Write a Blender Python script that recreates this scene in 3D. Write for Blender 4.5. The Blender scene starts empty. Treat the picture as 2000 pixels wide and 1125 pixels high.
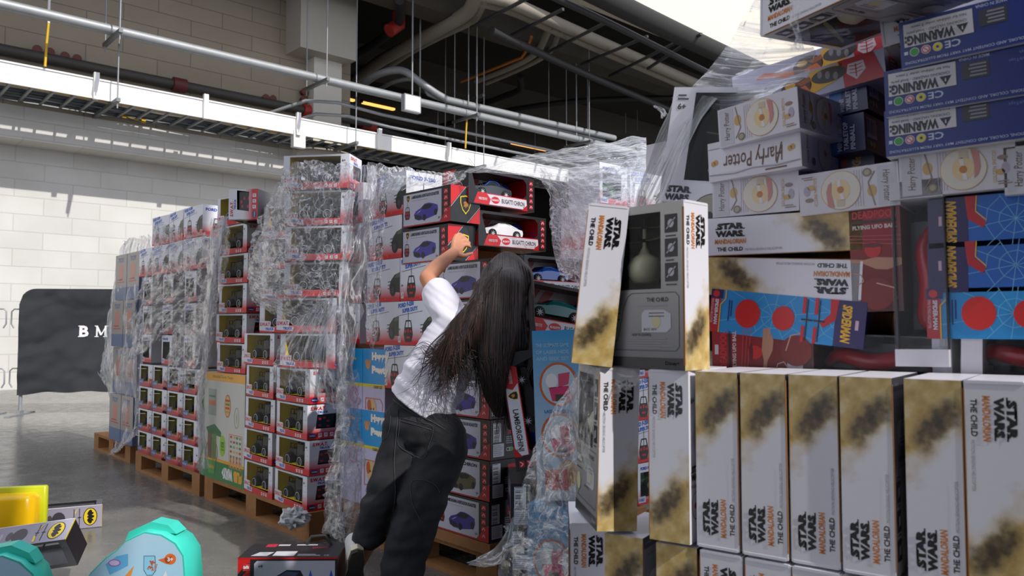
import bpy, math, random
from mathutils import Vector, Matrix, noise
from mathutils.geometry import tessellate_polygon
SC = bpy.context.scene
COL = SC.collection
R = math.radians
random.seed(7)
# ------------------------------------------------------------------ camera
CAMH = 1.05; FPX = 1543.0; PITCH = R(2.9)
cam_d = bpy.data.cameras.new('camera'); cam = bpy.data.objects.new('camera', cam_d); COL.objects.link(cam)
cam.location = (0, 0, CAMH); cam.rotation_euler = (R(90) + PITCH, 0, 0)
cam_d.sensor_width = 36.0; cam_d.lens = 36.0 * FPX / 2000.0
cam_d.clip_start = 0.02; cam_d.clip_end = 200
cam_d.dof.use_dof = True; cam_d.dof.focus_distance = 3.1; cam_d.dof.aperture_fstop = 7.0
SC.camera = cam
# ------------------------------------------------------------------ sky and sun
AX = Vector((-.672, .741, 0)).normalized()      # along the pallet row, away from the camera
BX = Vector((.741, .672, 0)).normalized()       # along the hall wall
CX = Vector((-.796, .605, 0)).normalized()      # along the front of the right-hand stack
world = bpy.data.worlds.new('sky'); SC.world = world; world.use_nodes = True
nt = world.node_tree; bg = nt.nodes['Background']
bg.inputs[0].default_value = (.83, .87, 1.0, 1); bg.inputs[1].default_value = 1.25
sun_d = bpy.data.lights.new('sun', 'SUN'); sun = bpy.data.objects.new('sun', sun_d); COL.objects.link(sun)
sun_d.energy = 3.4; sun_d.angle = R(.6); sun_d.color = (1.0, .97, .93)
SUN_EL = 38.5
SUNH = Vector((-.75, .66, 0)).normalized()
sdir = Vector((SUNH.x * math.cos(R(SUN_EL)), SUNH.y * math.cos(R(SUN_EL)), -math.sin(R(SUN_EL))))
sun.rotation_euler = sdir.to_track_quat('-Z', 'Y').to_euler()
SC.view_settings.view_transform = 'Standard'; SC.view_settings.look = 'None'
SC.view_settings.gamma = 1.0; SC.view_settings.use_curve_mapping = False
SC.view_settings.exposure = 0.2
SC.cycles.max_bounces = 8; SC.cycles.transparent_max_bounces = 24
SC.cycles.caustics_reflective = False; SC.cycles.caustics_refractive = False

# ------------------------------------------------------------------ geometry helpers
def ray(px, py):
    x = (px - 1000) / FPX; y = -(py - 562.5) / FPX
    return Vector((x, math.cos(PITCH) - y * math.sin(PITCH), math.sin(PITCH) + y * math.cos(PITCH)))
def at(px, py, Y):
    r = ray(px, py); return r * (Y / r.y) + Vector((0, 0, CAMH))
def floor_at(px, py, z=0.0):
    r = ray(px, py); return r * ((z - CAMH) / r.z) + Vector((0, 0, CAMH))

class Plane:
    """vertical plane: origin, direction d (to the viewer's left), n = inward normal"""
    def __init__(s, o, d):
        s.o = Vector((o[0], o[1], 0)); s.d = d; s.r = -d; s.n = Vector((d.y, -d.x, 0))
        s.ang = math.atan2(s.r.y, s.r.x)
    def hit(s, px, py, off=0.0):
        rr = ray(px, py); o = s.o + s.n * off
        t = s.n.dot(o) / s.n.dot(rr); p = rr * t + Vector((0, 0, CAMH))
        return (p - s.o).dot(s.d), p.z
    def pt(s, u, z, off=0.0):
        return s.o + s.d * u + s.n * off + Vector((0, 0, z))
PS = Plane((-1.01, 3.95), AX)       # front of the far row of pallets
PB = Plane((-.088, 3.20), AX)       # front of the middle stack
PBs = Plane((-.088, 3.20), -BX)     # side of the middle stack (d to viewer's left = -b)
PSs = Plane((-1.01, 3.95), -BX)
PC = Plane((.732, 1.13), CX)        # front of the right-hand stack

# ------------------------------------------------------------------ materials
MATS = {}
def lin(v):
    v = v / 255.0
    return v / 12.92 if v <= .04045 else ((v + .055) / 1.055) ** 2.4
def M(rgb, rough=.45, metal=0.0, spec=.5, var=.05, scale=18.0, coat=0.0, name=None, bump=0.0, bscale=60.0):
    key = (tuple(rgb), rough, metal, spec, var, scale, coat, name, bump)
    if key in MATS: return MATS[key]
    m = bpy.data.materials.new(name or 'mat_%d_%d_%d' % tuple(rgb)); m.use_nodes = True
    t = m.node_tree; b = t.nodes['Principled BSDF']
    c = [lin(v) for v in rgb]
    tc = t.nodes.new('ShaderNodeTexCoord'); nz = t.nodes.new('ShaderNodeTexNoise'); nz.inputs['Scale'].default_value = scale
    nz.inputs['Detail'].default_value = 3
    t.links.new(tc.outputs['Object'], nz.inputs['Vector'])
    mx = t.nodes.new('ShaderNodeMix'); mx.data_type = 'RGBA'
    mx.inputs[6].default_value = (*[v * (1 - var) for v in c], 1); mx.inputs[7].default_value = (*[min(1, v * (1 + var)) for v in c], 1)
    t.links.new(nz.outputs[0], mx.inputs[0]); t.links.new(mx.outputs[2], b.inputs['Base Color'])
    b.inputs['Roughness'].default_value = rough; b.inputs['Metallic'].default_value = metal
    b.inputs['Specular IOR Level'].default_value = spec; b.inputs['Coat Weight'].default_value = coat
    b.inputs['Coat Roughness'].default_value = .15
    if bump > 0:
        n2 = t.nodes.new('ShaderNodeTexNoise'); n2.inputs['Scale'].default_value = bscale; n2.inputs['Detail'].default_value = 4
        t.links.new(tc.outputs['Object'], n2.inputs['Vector'])
        bp = t.nodes.new('ShaderNodeBump'); bp.inputs['Strength'].default_value = bump; bp.inputs['Distance'].default_value = .01
        t.links.new(n2.outputs[0], bp.inputs['Height']); t.links.new(bp.outputs[0], b.inputs['Normal'])
    MATS[key] = m; return m
def ink(r, g, b, rough=.32): return M((r, g, b), rough=rough, spec=.5, var=.03)
WHITE = ink(225, 224, 232); BLACK = ink(22, 21, 24); RED = ink(196, 22, 30); NAVY = ink(26, 34, 104); BLUE = ink(28, 70, 170)
GOLD = ink(196, 132, 48); YEL = ink(235, 205, 20); GREY = ink(150, 150, 158); DGREY = ink(62, 62, 66); LGREY = ink(190, 190, 198)
CARD = M((150, 104, 62), rough=.8, var=.12, scale=30, name='brown_cardboard')
def emit(rgb, s, name):
    if name in MATS: return MATS[name]
    m = bpy.data.materials.new(name); m.use_nodes = True; b = m.node_tree.nodes['Principled BSDF']
    c = (*[lin(v) for v in rgb], 1)
    b.inputs['Base Color'].default_value = c; b.inputs['Emission Color'].default_value = c; b.inputs['Emission Strength'].default_value = s
    MATS[name] = m; return m
def nodes(name):
    m = bpy.data.materials.new(name); m.use_nodes = True; t = m.node_tree
    return m, t, t.nodes['Principled BSDF']
def nd(t, kind, **kw):
    n = t.nodes.new(kind)
    for k, v in kw.items():
        if k[0] == '_': setattr(n, k[1:], v)
        else: n.inputs[k.replace('__', ' ')].default_value = v
    return n
def ramp(t, src, pts):
    r = t.nodes.new('ShaderNodeValToRGB'); e = r.color_ramp.elements
    while len(e) < len(pts): e.new(.5)
    for i, (p, c) in enumerate(pts):
        e[i].position = p; e[i].color = c if len(c) == 4 else (*c, 1)
    t.links.new(src, r.inputs[0]); return r.outputs[0]
def clear_plastic(name, base=.03, rough=.10, bump=.15, bscale=9.0):
    """clear window film: mostly see-through, glossy, slightly warped"""
    m, t, b = nodes(name); t.nodes.remove(b); out = t.nodes['Material Output']
    tr = nd(t, 'ShaderNodeBsdfTransparent', Color=(.94, .95, .95, 1)); gl = nd(t, 'ShaderNodeBsdfGlossy', Roughness=rough)
    df = nd(t, 'ShaderNodeBsdfDiffuse', Color=(.8, .82, .84, 1)); tc = nd(t, 'ShaderNodeTexCoord')
    nz = nd(t, 'ShaderNodeTexNoise', Scale=bscale, Detail=3.0); t.links.new(tc.outputs['Object'], nz.inputs['Vector'])
    bp = nd(t, 'ShaderNodeBump', Strength=bump, Distance=.03); t.links.new(nz.outputs[0], bp.inputs['Height']); t.links.new(bp.outputs[0], gl.inputs['Normal'])
    lw = nd(t, 'ShaderNodeLayerWeight', Blend=.25); t.links.new(bp.outputs[0], lw.inputs['Normal'])
    ad = nd(t, 'ShaderNodeMath', _operation='MULTIPLY_ADD'); ad.inputs[1].default_value = .14; ad.inputs[2].default_value = base * .4
    t.links.new(lw.outputs['Fresnel'], ad.inputs[0])
    m1 = nd(t, 'ShaderNodeMixShader', Fac=.004 + base * .2); t.links.new(tr.outputs[0], m1.inputs[1]); t.links.new(df.outputs[0], m1.inputs[2])
    m2 = nd(t, 'ShaderNodeMixShader'); t.links.new(ad.outputs[0], m2.inputs[0]); t.links.new(m1.outputs[0], m2.inputs[1]); t.links.new(gl.outputs[0], m2.inputs[2])
    t.links.new(m2.outputs[0], out.inputs[0]); return m
PANE = clear_plastic('clear_window_plastic')

# ------------------------------------------------------------------ mesh builder
TXT = {}
def text2d(s, bold=0.0):
    k = (s, bold)
    if k in TXT: return TXT[k]
    cu = bpy.data.curves.new('t', 'FONT'); cu.body = s; cu.size = 1.0; cu.offset = bold; cu.resolution_u = 2; cu.fill_mode = 'FRONT' if hasattr(cu, 'fill_mode') else cu.fill_mode
    ob = bpy.data.objects.new('t', cu); COL.objects.link(ob); bpy.context.view_layer.update()
    me = bpy.data.meshes.new_from_object(ob.evaluated_get(bpy.context.evaluated_depsgraph_get()))
    vs = [(v.co.x, v.co.y) for v in me.vertices]; fs = [tuple(p.vertices) for p in me.polygons]
    bpy.data.objects.remove(ob); bpy.data.curves.remove(cu); bpy.data.meshes.remove(me)
    if vs:
        x0 = min(v[0] for v in vs); x1 = max(v[0] for v in vs); y0 = min(v[1] for v in vs); y1 = max(v[1] for v in vs)
    else: x0 = x1 = y0 = y1 = 0
    w = max(1e-4, x1 - x0); h = max(1e-4, y1 - y0)
    vs = [((x - x0) / w, (y - y0) / h) for x, y in vs]          # unit box
    TXT[k] = (vs, fs, w / h); return TXT[k]

class MB:
    def __init__(s): s.V = []; s.F = []; s.I = []; s.S = []; s.mats = []; s.T = Matrix.Identity(4)
    def mi(s, m):
        if m not in s.mats: s.mats.append(m)
        return s.mats.index(m)
    def add(s, vs, fs, m, smooth=False):
        n = len(s.V); s.V += [tuple(s.T @ Vector(v)) for v in vs]; i = s.mi(m)
        for f in fs: s.F.append(tuple(k + n for k in f)); s.I.append(i); s.S.append(smooth)
    def box(s, lo, hi, m, faces='xXyYzZ', mm=None):
        x0, y0, z0 = lo; x1, y1, z1 = hi; vs = [(x, y, z) for x in (x0, x1) for y in (y0, y1) for z in (z0, z1)]
        Fd = {'x': (0, 1, 3, 2), 'X': (4, 6, 7, 5), 'y': (0, 4, 5, 1), 'Y': (2, 3, 7, 6), 'z': (0, 2, 6, 4), 'Z': (1, 5, 7, 3)}
        for k in faces: s.add(vs, [Fd[k]], (mm or {}).get(k, m))
    def bbox(s, c, sz, m, bev=.0, **k):
        lo = [c[i] - sz[i] / 2 for i in range(3)]; hi = [c[i] + sz[i] / 2 for i in range(3)]
        s.box(lo, hi, m, **k)
    def rbox(s, lo, hi, m, r):
        """box with rounded vertical edges and a chamfer top and bottom"""
        x0, y0, z0 = lo; x1, y1, z1 = hi; ring = []
        for cx, cy, a0 in ((x1 - r, y1 - r, 0), (x0 + r, y1 - r, 90), (x0 + r, y0 + r, 180), (x1 - r, y0 + r, 270)):
            for k in range(5): a = R(a0 + k * 22.5); ring.append((cx, cy, math.cos(a), math.sin(a)))
        n = len(ring); vs = []
        for z, q in ((z0, r * .6), (z0 + r * .4, r), (z1 - r * .4, r), (z1, r * .6)):
            for cx, cy, ca, sa in ring: vs.append((cx + ca * q, cy + sa * q, z))
        fs = [(k * n + i, k * n + (i + 1) % n, (k + 1) * n + (i + 1) % n, (k + 1) * n + i) for k in range(3) for i in range(n)]
        s.add(vs, fs, m, True); s.add(vs[:n], [tuple(range(n))[::-1]], m); s.add(vs[3 * n:], [tuple(range(n))], m)
    def cyl(s, p0, p1, r, m, seg=12, r1=None, cap=True, mcap=None):
        p0 = Vector(p0); p1 = Vector(p1); r1 = r if r1 is None else r1; d = (p1 - p0).normalized()
        u = d.orthogonal().normalized(); v = d.cross(u); vs = []
        for p, q in ((p0, r), (p1, r1)):
            for k in range(seg): a = 2 * math.pi * k / seg; vs.append(p + u * math.cos(a) * q + v * math.sin(a) * q)
        s.add(vs, [(k, (k + 1) % seg, (k + 1) % seg + seg, k + seg) for k in range(seg)], m, True)
        if cap: s.add(vs, [tuple(range(seg))[::-1], tuple(range(seg, 2 * seg))], mcap or m)
    def tube(s, pts, r, m, seg=8, closed_ends=True):
        pts = [Vector(p) for p in pts]; vs = []; n = len(pts); rr = r if isinstance(r, (list, tuple)) else [r] * n
        u = None
        for i, p in enumerate(pts):
            d = (pts[min(i + 1, n - 1)] - pts[max(i - 1, 0)]).normalized()
            u = (d.orthogonal() if u is None else (u - d * u.dot(d))).normalized(); v = d.cross(u)
            for k in range(seg): a = 2 * math.pi * k / seg; vs.append(p + (u * math.cos(a) + v * math.sin(a)) * rr[i])
        fs = [(i * seg + k, i * seg + (k + 1) % seg, (i + 1) * seg + (k + 1) % seg, (i + 1) * seg + k) for i in range(n - 1) for k in range(seg)]
        s.add(vs, fs, m, True)
        if closed_ends: s.add(vs, [tuple(range(seg))[::-1], tuple(range((n - 1) * seg, n * seg))], m)
    def lathe(s, prof, m, seg=24, c=(0, 0, 0), axis='z'):
        vs = []; n = len(prof)
        for r, z in prof:
            for k in range(seg):
                a = 2 * math.pi * k / seg; x, y = r * math.cos(a), r * math.sin(a)
                p = (x, y, z) if axis == 'z' else ((x, z, y) if axis == 'y' else (z, x, y)); vs.append((p[0] + c[0], p[1] + c[1], p[2] + c[2]))
        s.add(vs, [(i * seg + k, i * seg + (k + 1) % seg, (i + 1) * seg + (k + 1) % seg, (i + 1) * seg + k) for i in range(n - 1) for k in range(seg)], m, True)
    def build(s, name, parent=None, loc=None, rot=None, mw=None):
        me = bpy.data.meshes.new(name); me.from_pydata(s.V, [], s.F)
        for m in s.mats: me.materials.append(m)
        me.polygons.foreach_set('material_index', s.I); me.polygons.foreach_set('use_smooth', s.S); me.update()
        o = bpy.data.objects.new(name, me); COL.objects.link(o)
        if parent: o.parent = parent
        if loc is not None: o.location = loc
        if rot is not None: o.rotation_euler = rot
        if mw is not None: o.matrix_world = mw
        return o

class Art:
    """flat printing on one face of a carton; f maps (x right, y up, layer) to 3D"""
    def __init__(s, mb, f): s.mb = mb; s.f = f; s.A = Matrix.Identity(3)
    def rot(s, deg, cx=0, cy=0):
        a = R(deg); c, q = math.cos(a), math.sin(a)
        s.A = Matrix(((c, -q, cx), (q, c, cy), (0, 0, 1))); return s
    def reset(s): s.A = Matrix.Identity(3); return s
    def p(s, x, y, l):
        v = s.A @ Vector((x, y, 1)); return s.f(v.x, v.y, l)
    def poly(s, pts, m, l=1):
        vs = [s.p(x, y, l) for x, y in pts]
        if len(pts) <= 4: s.mb.add(vs, [tuple(range(len(pts)))], m)
        else: s.mb.add(vs, [tuple(t) for t in tessellate_polygon([[Vector((x, y, 0)) for x, y in pts]])], m)
    def rect(s, x0, y0, x1, y1, m, l=1): s.poly([(x0, y0), (x1, y0), (x1, y1), (x0, y1)], m, l)
    def ell(s, cx, cy, rx, ry, m, l=1, n=20):
        s.mb.add([s.p(cx + rx * math.cos(2 * math.pi * k / n), cy + ry * math.sin(2 * math.pi * k / n), l) for k in range(n)], [tuple(range(n))], m)
    def ring(s, cx, cy, rx, ry, w, m, l=1, n=20):
        vs = []
        for q in (0, w):
            for k in range(n): vs.append(s.p(cx + (rx - q) * math.cos(2 * math.pi * k / n), cy + (ry - q) * math.sin(2 * math.pi * k / n), l))
        s.mb.add(vs, [(k, (k + 1) % n, (k + 1) % n + n, k + n) for k in range(n)], m)
    def line(s, pts, w, m, l=1):
        for (x0, y0), (x1, y1) in zip(pts, pts[1:]):
            dx, dy = x1 - x0, y1 - y0; q = math.hypot(dx, dy) or 1; nx, ny = -dy / q * w / 2, dx / q * w / 2
            s.poly([(x0 + nx, y0 + ny), (x0 - nx, y0 - ny), (x1 - nx, y1 - ny), (x1 + nx, y1 + ny)], m, l)
    def text(s, t, x, y, h, m, w=None, l=2, bold=.02, al='l', slant=0.0):
        vs, fs, asp = text2d(t, bold); W = w if w else h * asp
        ox = x if al == 'l' else (x - W / 2 if al == 'c' else x - W)
        s.mb.add([s.p(ox + vx * W + vy * h * slant, y + vy * h, l) for vx, vy in vs], fs, m)
    def fine(s, x0, y0, x1, y1, n, m, l=1, seed=1):
        """small print: ragged lines"""
        rd = random.Random(seed); hh = (y1 - y0) / n
        for i in range(n): s.rect(x0, y1 - hh * (i + .75), x0 + (x1 - x0) * rd.uniform(.7, 1), y1 - hh * (i + .3), m, l)
E5 = .00035
def f_front(y=0.0): return lambda x, z, l: (x, y - E5 * l, z)
def f_right(X, D): return lambda u, z, l: (X + E5 * l, u, z)            # u from 0 (front edge) to D
def f_left(X, D): return lambda u, z, l: (X - E5 * l, D - u, z)         # u from 0 (back edge) to D
def f_top(Z): return lambda x, y, l: (x, y, Z + E5 * l)
def f_bot(Z): return lambda x, y, l: (x, y, Z - E5 * l)
def holed(mb, f, outer, holes, m, l=0):
    polys = [[Vector((x, y, 0)) for x, y in outer]] + [[Vector((x, y, 0)) for x, y in h] for h in holes]
    flat = [p for q in polys for p in q]
    mb.add([f(p.x, p.y, l) for p in flat], [tuple(t) for t in tessellate_polygon(polys)], m)
def rc(x0, y0, x1, y1): return [(x0, y0), (x1, y0), (x1, y1), (x0, y1)]

def tag(o, label, cat, group=None, kind=None):
    if label: o['label'] = label
    if cat: o['category'] = cat
    if group: o['group'] = group
    if kind: o['kind'] = kind
    return o
def struct(mb, name, **k):
    o = mb.build(name, **k); o['kind'] = 'structure'; return o
USED = set()
KIDS = {}
def dup(root):
    """first use returns the prototype itself; afterwards copies with parts and sub-parts"""
    if root.name not in USED:
        USED.add(root.name); return root
    if root.name not in KIDS: KIDS[root.name] = [(ch, list(ch.children)) for ch in root.children]
    r = root.copy(); COL.objects.link(r)
    for k in ('group',):
        if k in r: del r[k]
    for ch, gs in KIDS[root.name]:
        c = ch.copy(); COL.objects.link(c); c.parent = r
        for g in gs:
            d = g.copy(); COL.objects.link(d); d.parent = c
    return r
def place(root, pl, s, z, label, cat='toy box', group=None, off=0.0, yaw=0.0, roll=0.0, pitch=0.0, pre=0.0):
    """s, z = centre of the front face on plane pl"""
    o = dup(root); o.location = pl.pt(s, z, off)
    o.rotation_mode = 'XYZ'
    Mx = Matrix.Rotation(pl.ang + R(yaw), 4, 'Z') @ Matrix.Rotation(R(roll), 4, 'Y') @ Matrix.Rotation(R(pitch), 4, 'X') @ Matrix.Rotation(R(pre), 4, 'Z')
    o.rotation_euler = Mx.to_euler(); tag(o, label, cat, group); return o
def place_px(root, pl, px, py, label, off=0.0, **k):
    s, z = pl.hit(px, py, off); return place(root, pl, s, z, label, off=off, **k)
ORD = ['lowest', 'second', 'third', 'fourth', 'fifth', 'sixth', 'seventh', 'eighth', 'ninth', 'tenth', 'eleventh', 'twelfth']
def from_bottom(k): return 'lowest' if k == 0 else ORD[k] + ' from bottom'
# ================================================================== the hall
HT = Matrix((( BX.x, AX.x, 0, 0), (BX.y, AX.y, 0, 0), (0, 0, 1, 0), (0, 0, 0, 1)))   # hall axes: x along the wall, y towards it
WALL_A = 15.65          # distance of the lower wall along AX
def hb(px, a):          # coordinate along the wall of the point seen at px on the plane y = a
    r = ray(px, 640); return a * r.dot(BX) / r.dot(AX)
def hz(px, py, a):
    r = ray(px, py); return CAMH + r.z * a / r.dot(AX)
def block_mat(name, rgb, mortar, rough=.85, sx=.9, sz=.3):
    m, t, b = nodes(name); tc = nd(t, 'ShaderNodeTexCoord'); mp = nd(t, 'ShaderNodeMapping')
    mp.inputs['Rotation'].default_value = (R(-90), 0, 0)
    t.links.new(tc.outputs['Object'], mp.inputs['Vector'])
    br = nd(t, 'ShaderNodeTexBrick', Scale=1.0); br.inputs['Mortar Size'].default_value = .012; br.inputs['Brick Width'].default_value = sx; br.inputs['Row Height'].default_value = sz
    br.inputs['Mortar Smooth'].default_value = .6; br.offset = .5
    c = [lin(v) for v in rgb]; k = [lin(v) for v in mortar]
    br.inputs['Color1'].default_value = (*c, 1); br.inputs['Color2'].default_value = (*[v * .93 for v in c], 1); br.inputs['Mortar'].default_value = (*k, 1)
    t.links.new(mp.outputs[0], br.inputs['Vector']); nz = nd(t, 'ShaderNodeTexNoise', Scale=1.3, Detail=6.0); t.links.new(tc.outputs['Object'], nz.inputs['Vector'])
    mx = nd(t, 'ShaderNodeMix', _data_type='RGBA', _blend_type='MULTIPLY'); mx.inputs[0].default_value = 1
    t.links.new(br.outputs['Color'], mx.inputs[6]); t.links.new(ramp(t, nz.outputs[0], [(.3, (.88, .88, .87)), (.7, (1, 1, 1))]), mx.inputs[7])
    t.links.new(mx.outputs[2], b.inputs['Base Color']); b.inputs['Roughness'].default_value = rough
    bp = nd(t, 'ShaderNodeBump', Strength=.25, Distance=.01); t.links.new(br.outputs['Fac'], bp.inputs['Height']); bp.invert = True; t.links.new(bp.outputs[0], b.inputs['Normal'])
    return m
WALLM = block_mat('painted_white_block', (206, 203, 197), (187, 184, 177))
WALLU = block_mat('shaded_grey_block', (160, 148, 130), (124, 115, 101), sx=1.2)  # block wall above the tray, its colour darkened for the roof's shade
CONC = M((74, 68, 59), rough=.9, var=.18, scale=1.5, name='concrete', bump=.2, bscale=20)
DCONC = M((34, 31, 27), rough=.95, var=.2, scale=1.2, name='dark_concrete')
DARK = M((40, 38, 36), rough=.9, name='dark_paint')
GALV = M((150, 152, 153), rough=.52, metal=.45, var=.12, scale=9, name='galvanized_steel')
STEEL = M((108, 110, 110), rough=.5, metal=.5, var=.1, name='strut_steel')
LAG = M((150, 142, 128), rough=.7, var=.08, name='pipe_lagging')
WPAINT = M((232, 230, 226), rough=.45, name='white_painted_metal')
REDP = M((160, 42, 30), rough=.5, name='red_pipe_fitting')
MAROON = M((96, 40, 34), rough=.6, name='maroon_cap')
CABY = M((214, 170, 30), rough=.5, name='yellow_cable')
def floor_mat():
    m, t, b = nodes('polished_concrete'); tc = nd(t, 'ShaderNodeTexCoord')
    n1 = nd(t, 'ShaderNodeTexNoise', Scale=.7, Detail=8.0, Roughness=.6); n2 = nd(t, 'ShaderNodeTexNoise', Scale=7.0, Detail=8.0, Roughness=.7)
    for n in (n1, n2): t.links.new(tc.outputs['Object'], n.inputs['Vector'])
    mx = nd(t, 'ShaderNodeMix', _data_type='RGBA', _blend_type='MULTIPLY'); mx.inputs[0].default_value = 1
    t.links.new(ramp(t, n1.outputs[0], [(.35, (.125, .122, .112)), (.65, (.20, .195, .18))]), mx.inputs[6])
    t.links.new(ramp(t, n2.outputs[0], [(.3, (.75, .75, .75)), (.7, (1, 1, 1))]), mx.inputs[7])
    t.links.new(mx.outputs[2], b.inputs['Base Color'])
    t.links.new(ramp(t, n2.outputs[0], [(.3, (.16, .16, .16)), (.7, (.34, .34, .34))]), b.inputs['Roughness'])
    # saw-cut joints
    return m
mb = MB(); mb.box((-30, -14, -.2), (30, 45, 0), floor_mat()); struct(mb, 'floor')
# lower wall, upper wall standing proud, bond beam
mb = MB(); mb.T = Matrix.Identity(4)
tw0, tw1 = -22.0, hb(652, WALL_A)
hall = HT
mb.box((tw0, WALL_A, 0), (tw1, WALL_A + .4, 4.17), WALLM); struct(mb, 'wall_left', mw=hall)
mb = MB(); mb.box((tw0, WALL_A - .6, 4.17), (tw1, WALL_A + .4, 8.3), WALLU, mm={'z': WALLM}); o = struct(mb, 'wall_upper', mw=hall)
mb = MB(); mb.box((tw0, WALL_A - .62, 4.17), (tw1, WALL_A - .6, 4.72), WALLM); struct(mb, 'trim_1', mw=hall)
# column and boxed soffit at the end of the wall
mb = MB(); c0 = hb(600, 14.9); c1 = hb(655, 14.9)
mb.box((c0, 14.75, 4.6), (c1, 15.2, hz(620, 58, 14.75)), M((205, 200, 188), rough=.7, name='column_paint')); struct(mb, 'trim_2', mw=hall)
mb = MB(); mb.box((hb(570, 14.6), 14.4, hz(660, 110, 14.4)), (hb(690, 14.4), 16.4, 8.3), M((178, 172, 160), rough=.7, name='soffit_paint')); struct(mb, 'trim_3', mw=hall)
# ceiling slab with lit edge beam, downstand beams, deep dark space beyond
EDGE_A = 11.1; CH = 8.2
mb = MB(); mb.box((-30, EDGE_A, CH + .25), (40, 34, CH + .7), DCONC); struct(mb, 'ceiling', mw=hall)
mb = MB(); mb.box((-30, EDGE_A - .05, CH), (40, EDGE_A + .6, CH + 2.0), M((214, 205, 186), rough=.8, var=.08, name='edge_beam')); struct(mb, 'trim_4', mw=hall)
for k, a in enumerate((13.2, 17.6, 21.5, 26)):
    mb = MB(); mb.box((-10, a, CH - .45), (40, a + .6, CH + .25), CONC); struct(mb, 'trim_%d' % (5 + k), mw=hall)
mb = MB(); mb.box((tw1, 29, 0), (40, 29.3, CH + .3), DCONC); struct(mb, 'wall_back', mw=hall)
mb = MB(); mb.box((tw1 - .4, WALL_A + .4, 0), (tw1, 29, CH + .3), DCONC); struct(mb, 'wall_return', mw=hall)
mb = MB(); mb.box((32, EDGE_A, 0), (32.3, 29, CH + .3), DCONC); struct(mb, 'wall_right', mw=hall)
# unseen slabs added above the camera, shaped to keep sun off chosen places
def eqz(a, z): return a - (z) / math.tan(R(SUN_EL)) * SUNH.dot(AX)
CZ = 6.8; SH = CZ / math.tan(R(SUN_EL))
def slab(name, a0, a1, b0, b1):
    mb = MB(); mb.box((b0, a0 - SH * SUNH.dot(AX), CZ), (b1, a1 - SH * SUNH.dot(AX), CZ + .25), DCONC)
    mb.V = [(x - SH * SUNH.dot(BX), y, z) for x, y, z in mb.V]; return struct(mb, name, mw=hall)
slab('sun_blocker', 4.95, 9.5, -14, 1.72)
slab('sun_blocker_near', -1.5, 3.95, 1.72, 9)
slab('sun_blocker_side', -1.5, 4.95, -9, .80)
mb = MB(); mb.box((-3.5, -3.6, 0), (7, -3.3, 4.2), DCONC); struct(mb, 'sky_blocker')  # added out of view to cut sky light on the right-hand stack

# ---------------------------------------------------------------- services under the ceiling
def hobj(mb, name, label, cat, group=None, parent=None):
    o = mb.build(name, mw=hall)
    if parent is None: tag(o, label, cat, group)
    return o
# cable tray: white near rail, rungs, back rail, yellow cables
tr = MB(); TA0 = 13.96; TA1 = 14.98; TZ = 4.78
t0, t1 = -16.0, hb(945, TA0)+.0
tr.box((t0, TA0, TZ), (t1+9, TA0 + .03, TZ + .33), WPAINT); tr.box((t0, TA0 - .02, TZ + .31), (t1+9, TA0 + .06, TZ + .335), WPAINT)
tro = hobj(tr, 'cable_tray', 'long white ladder cable tray hung along the block wall', 'cable tray')
def kid(mb, name, par):
    o = mb.build(name, parent=par); return o
k1 = MB(); k1.box((t0, TA1, TZ), (t1 + 9, TA1 + .03, TZ + .08), GALV); kid(k1, 'back_rail', tro)
k2 = MB()
x = t0
while x < t1 + 8.5:
    k2.box((x, TA0 + .03, TZ), (x + .04, TA1, TZ + .035), GALV); x += .3
o = kid(k2, 'rungs', tro)
k3 = MB()
for i in range(9):
    a = (TA0 + .10 + i * .09) if i < 3 else TA0 + .40 + i * .07; k3.tube([(t0 + j * .9, a + random.uniform(-.03, .03), TZ + .06 + random.uniform(0, .03)) for j in range(int((t1 + 9 - t0) / .9))], .026, CABY if i in (0, 1, 2) else M((70, 76, 84), rough=.5, name='grey_cable'), seg=6)
kid(k3, 'cables', tro)
for px in (175, 393, 577, 738, 875):
    k4 = MB(); t = hb(px, TA0 - .03); k4.box((t - .04, TA0 - .07, TZ - .02), (t + .04, TA0, TZ + .42), WPAINT); kid(k4, 'splice_plate', tro)
# strut hangers with threaded rods
def hanger(px_a, a0, a1, z, name, label, rods=2, dz=.06, rodtop=CH + .2, rr=.012):
    mb = MB(); t = hb(px_a, (a0 + a1) / 2); mb.box((t - .03, a0, z - dz), (t + .03, a1, z), STEEL)
    o = hobj(mb, name, label, 'pipe hanger')
    for q in range(rods):
        rb = MB(); a = a0 + .06 + (a1 - a0 - .12) * q; rb.cyl((t, a, z - .16), (t, a, rodtop), rr, GALV, seg=6); kid(rb, 'threaded_rod', o)
    return o
for px, nm in ((193, 'leftmost'), (655, 'second'), (905, 'third'), ):
    hanger(px, TA0 - .35, TA1 + .2, TZ - .01, 'strut_hanger', nm + ' grey strut hanger carrying the white cable tray', rods=2)
# long conduit pipe
PA = 13.4
pz = hz(300, 78, PA)
pb = MB(); pb.cyl((-16, PA, pz), (hb(1500, PA), PA, pz), .085, GALV, seg=20)
hobj(pb, 'steel_pipe', 'thick galvanized pipe running the length of the hall above the tray', 'pipe')
for px in (205, 612, 908, 1130):
    hanger(px, PA - .45, PA + .45, pz - .095, 'pipe_bracket', {205: 'first', 612: 'second', 908: 'third', 1130: 'fourth'}[px] + ' strut bracket from the left under the thick galvanized pipe', rods=2)
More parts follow.
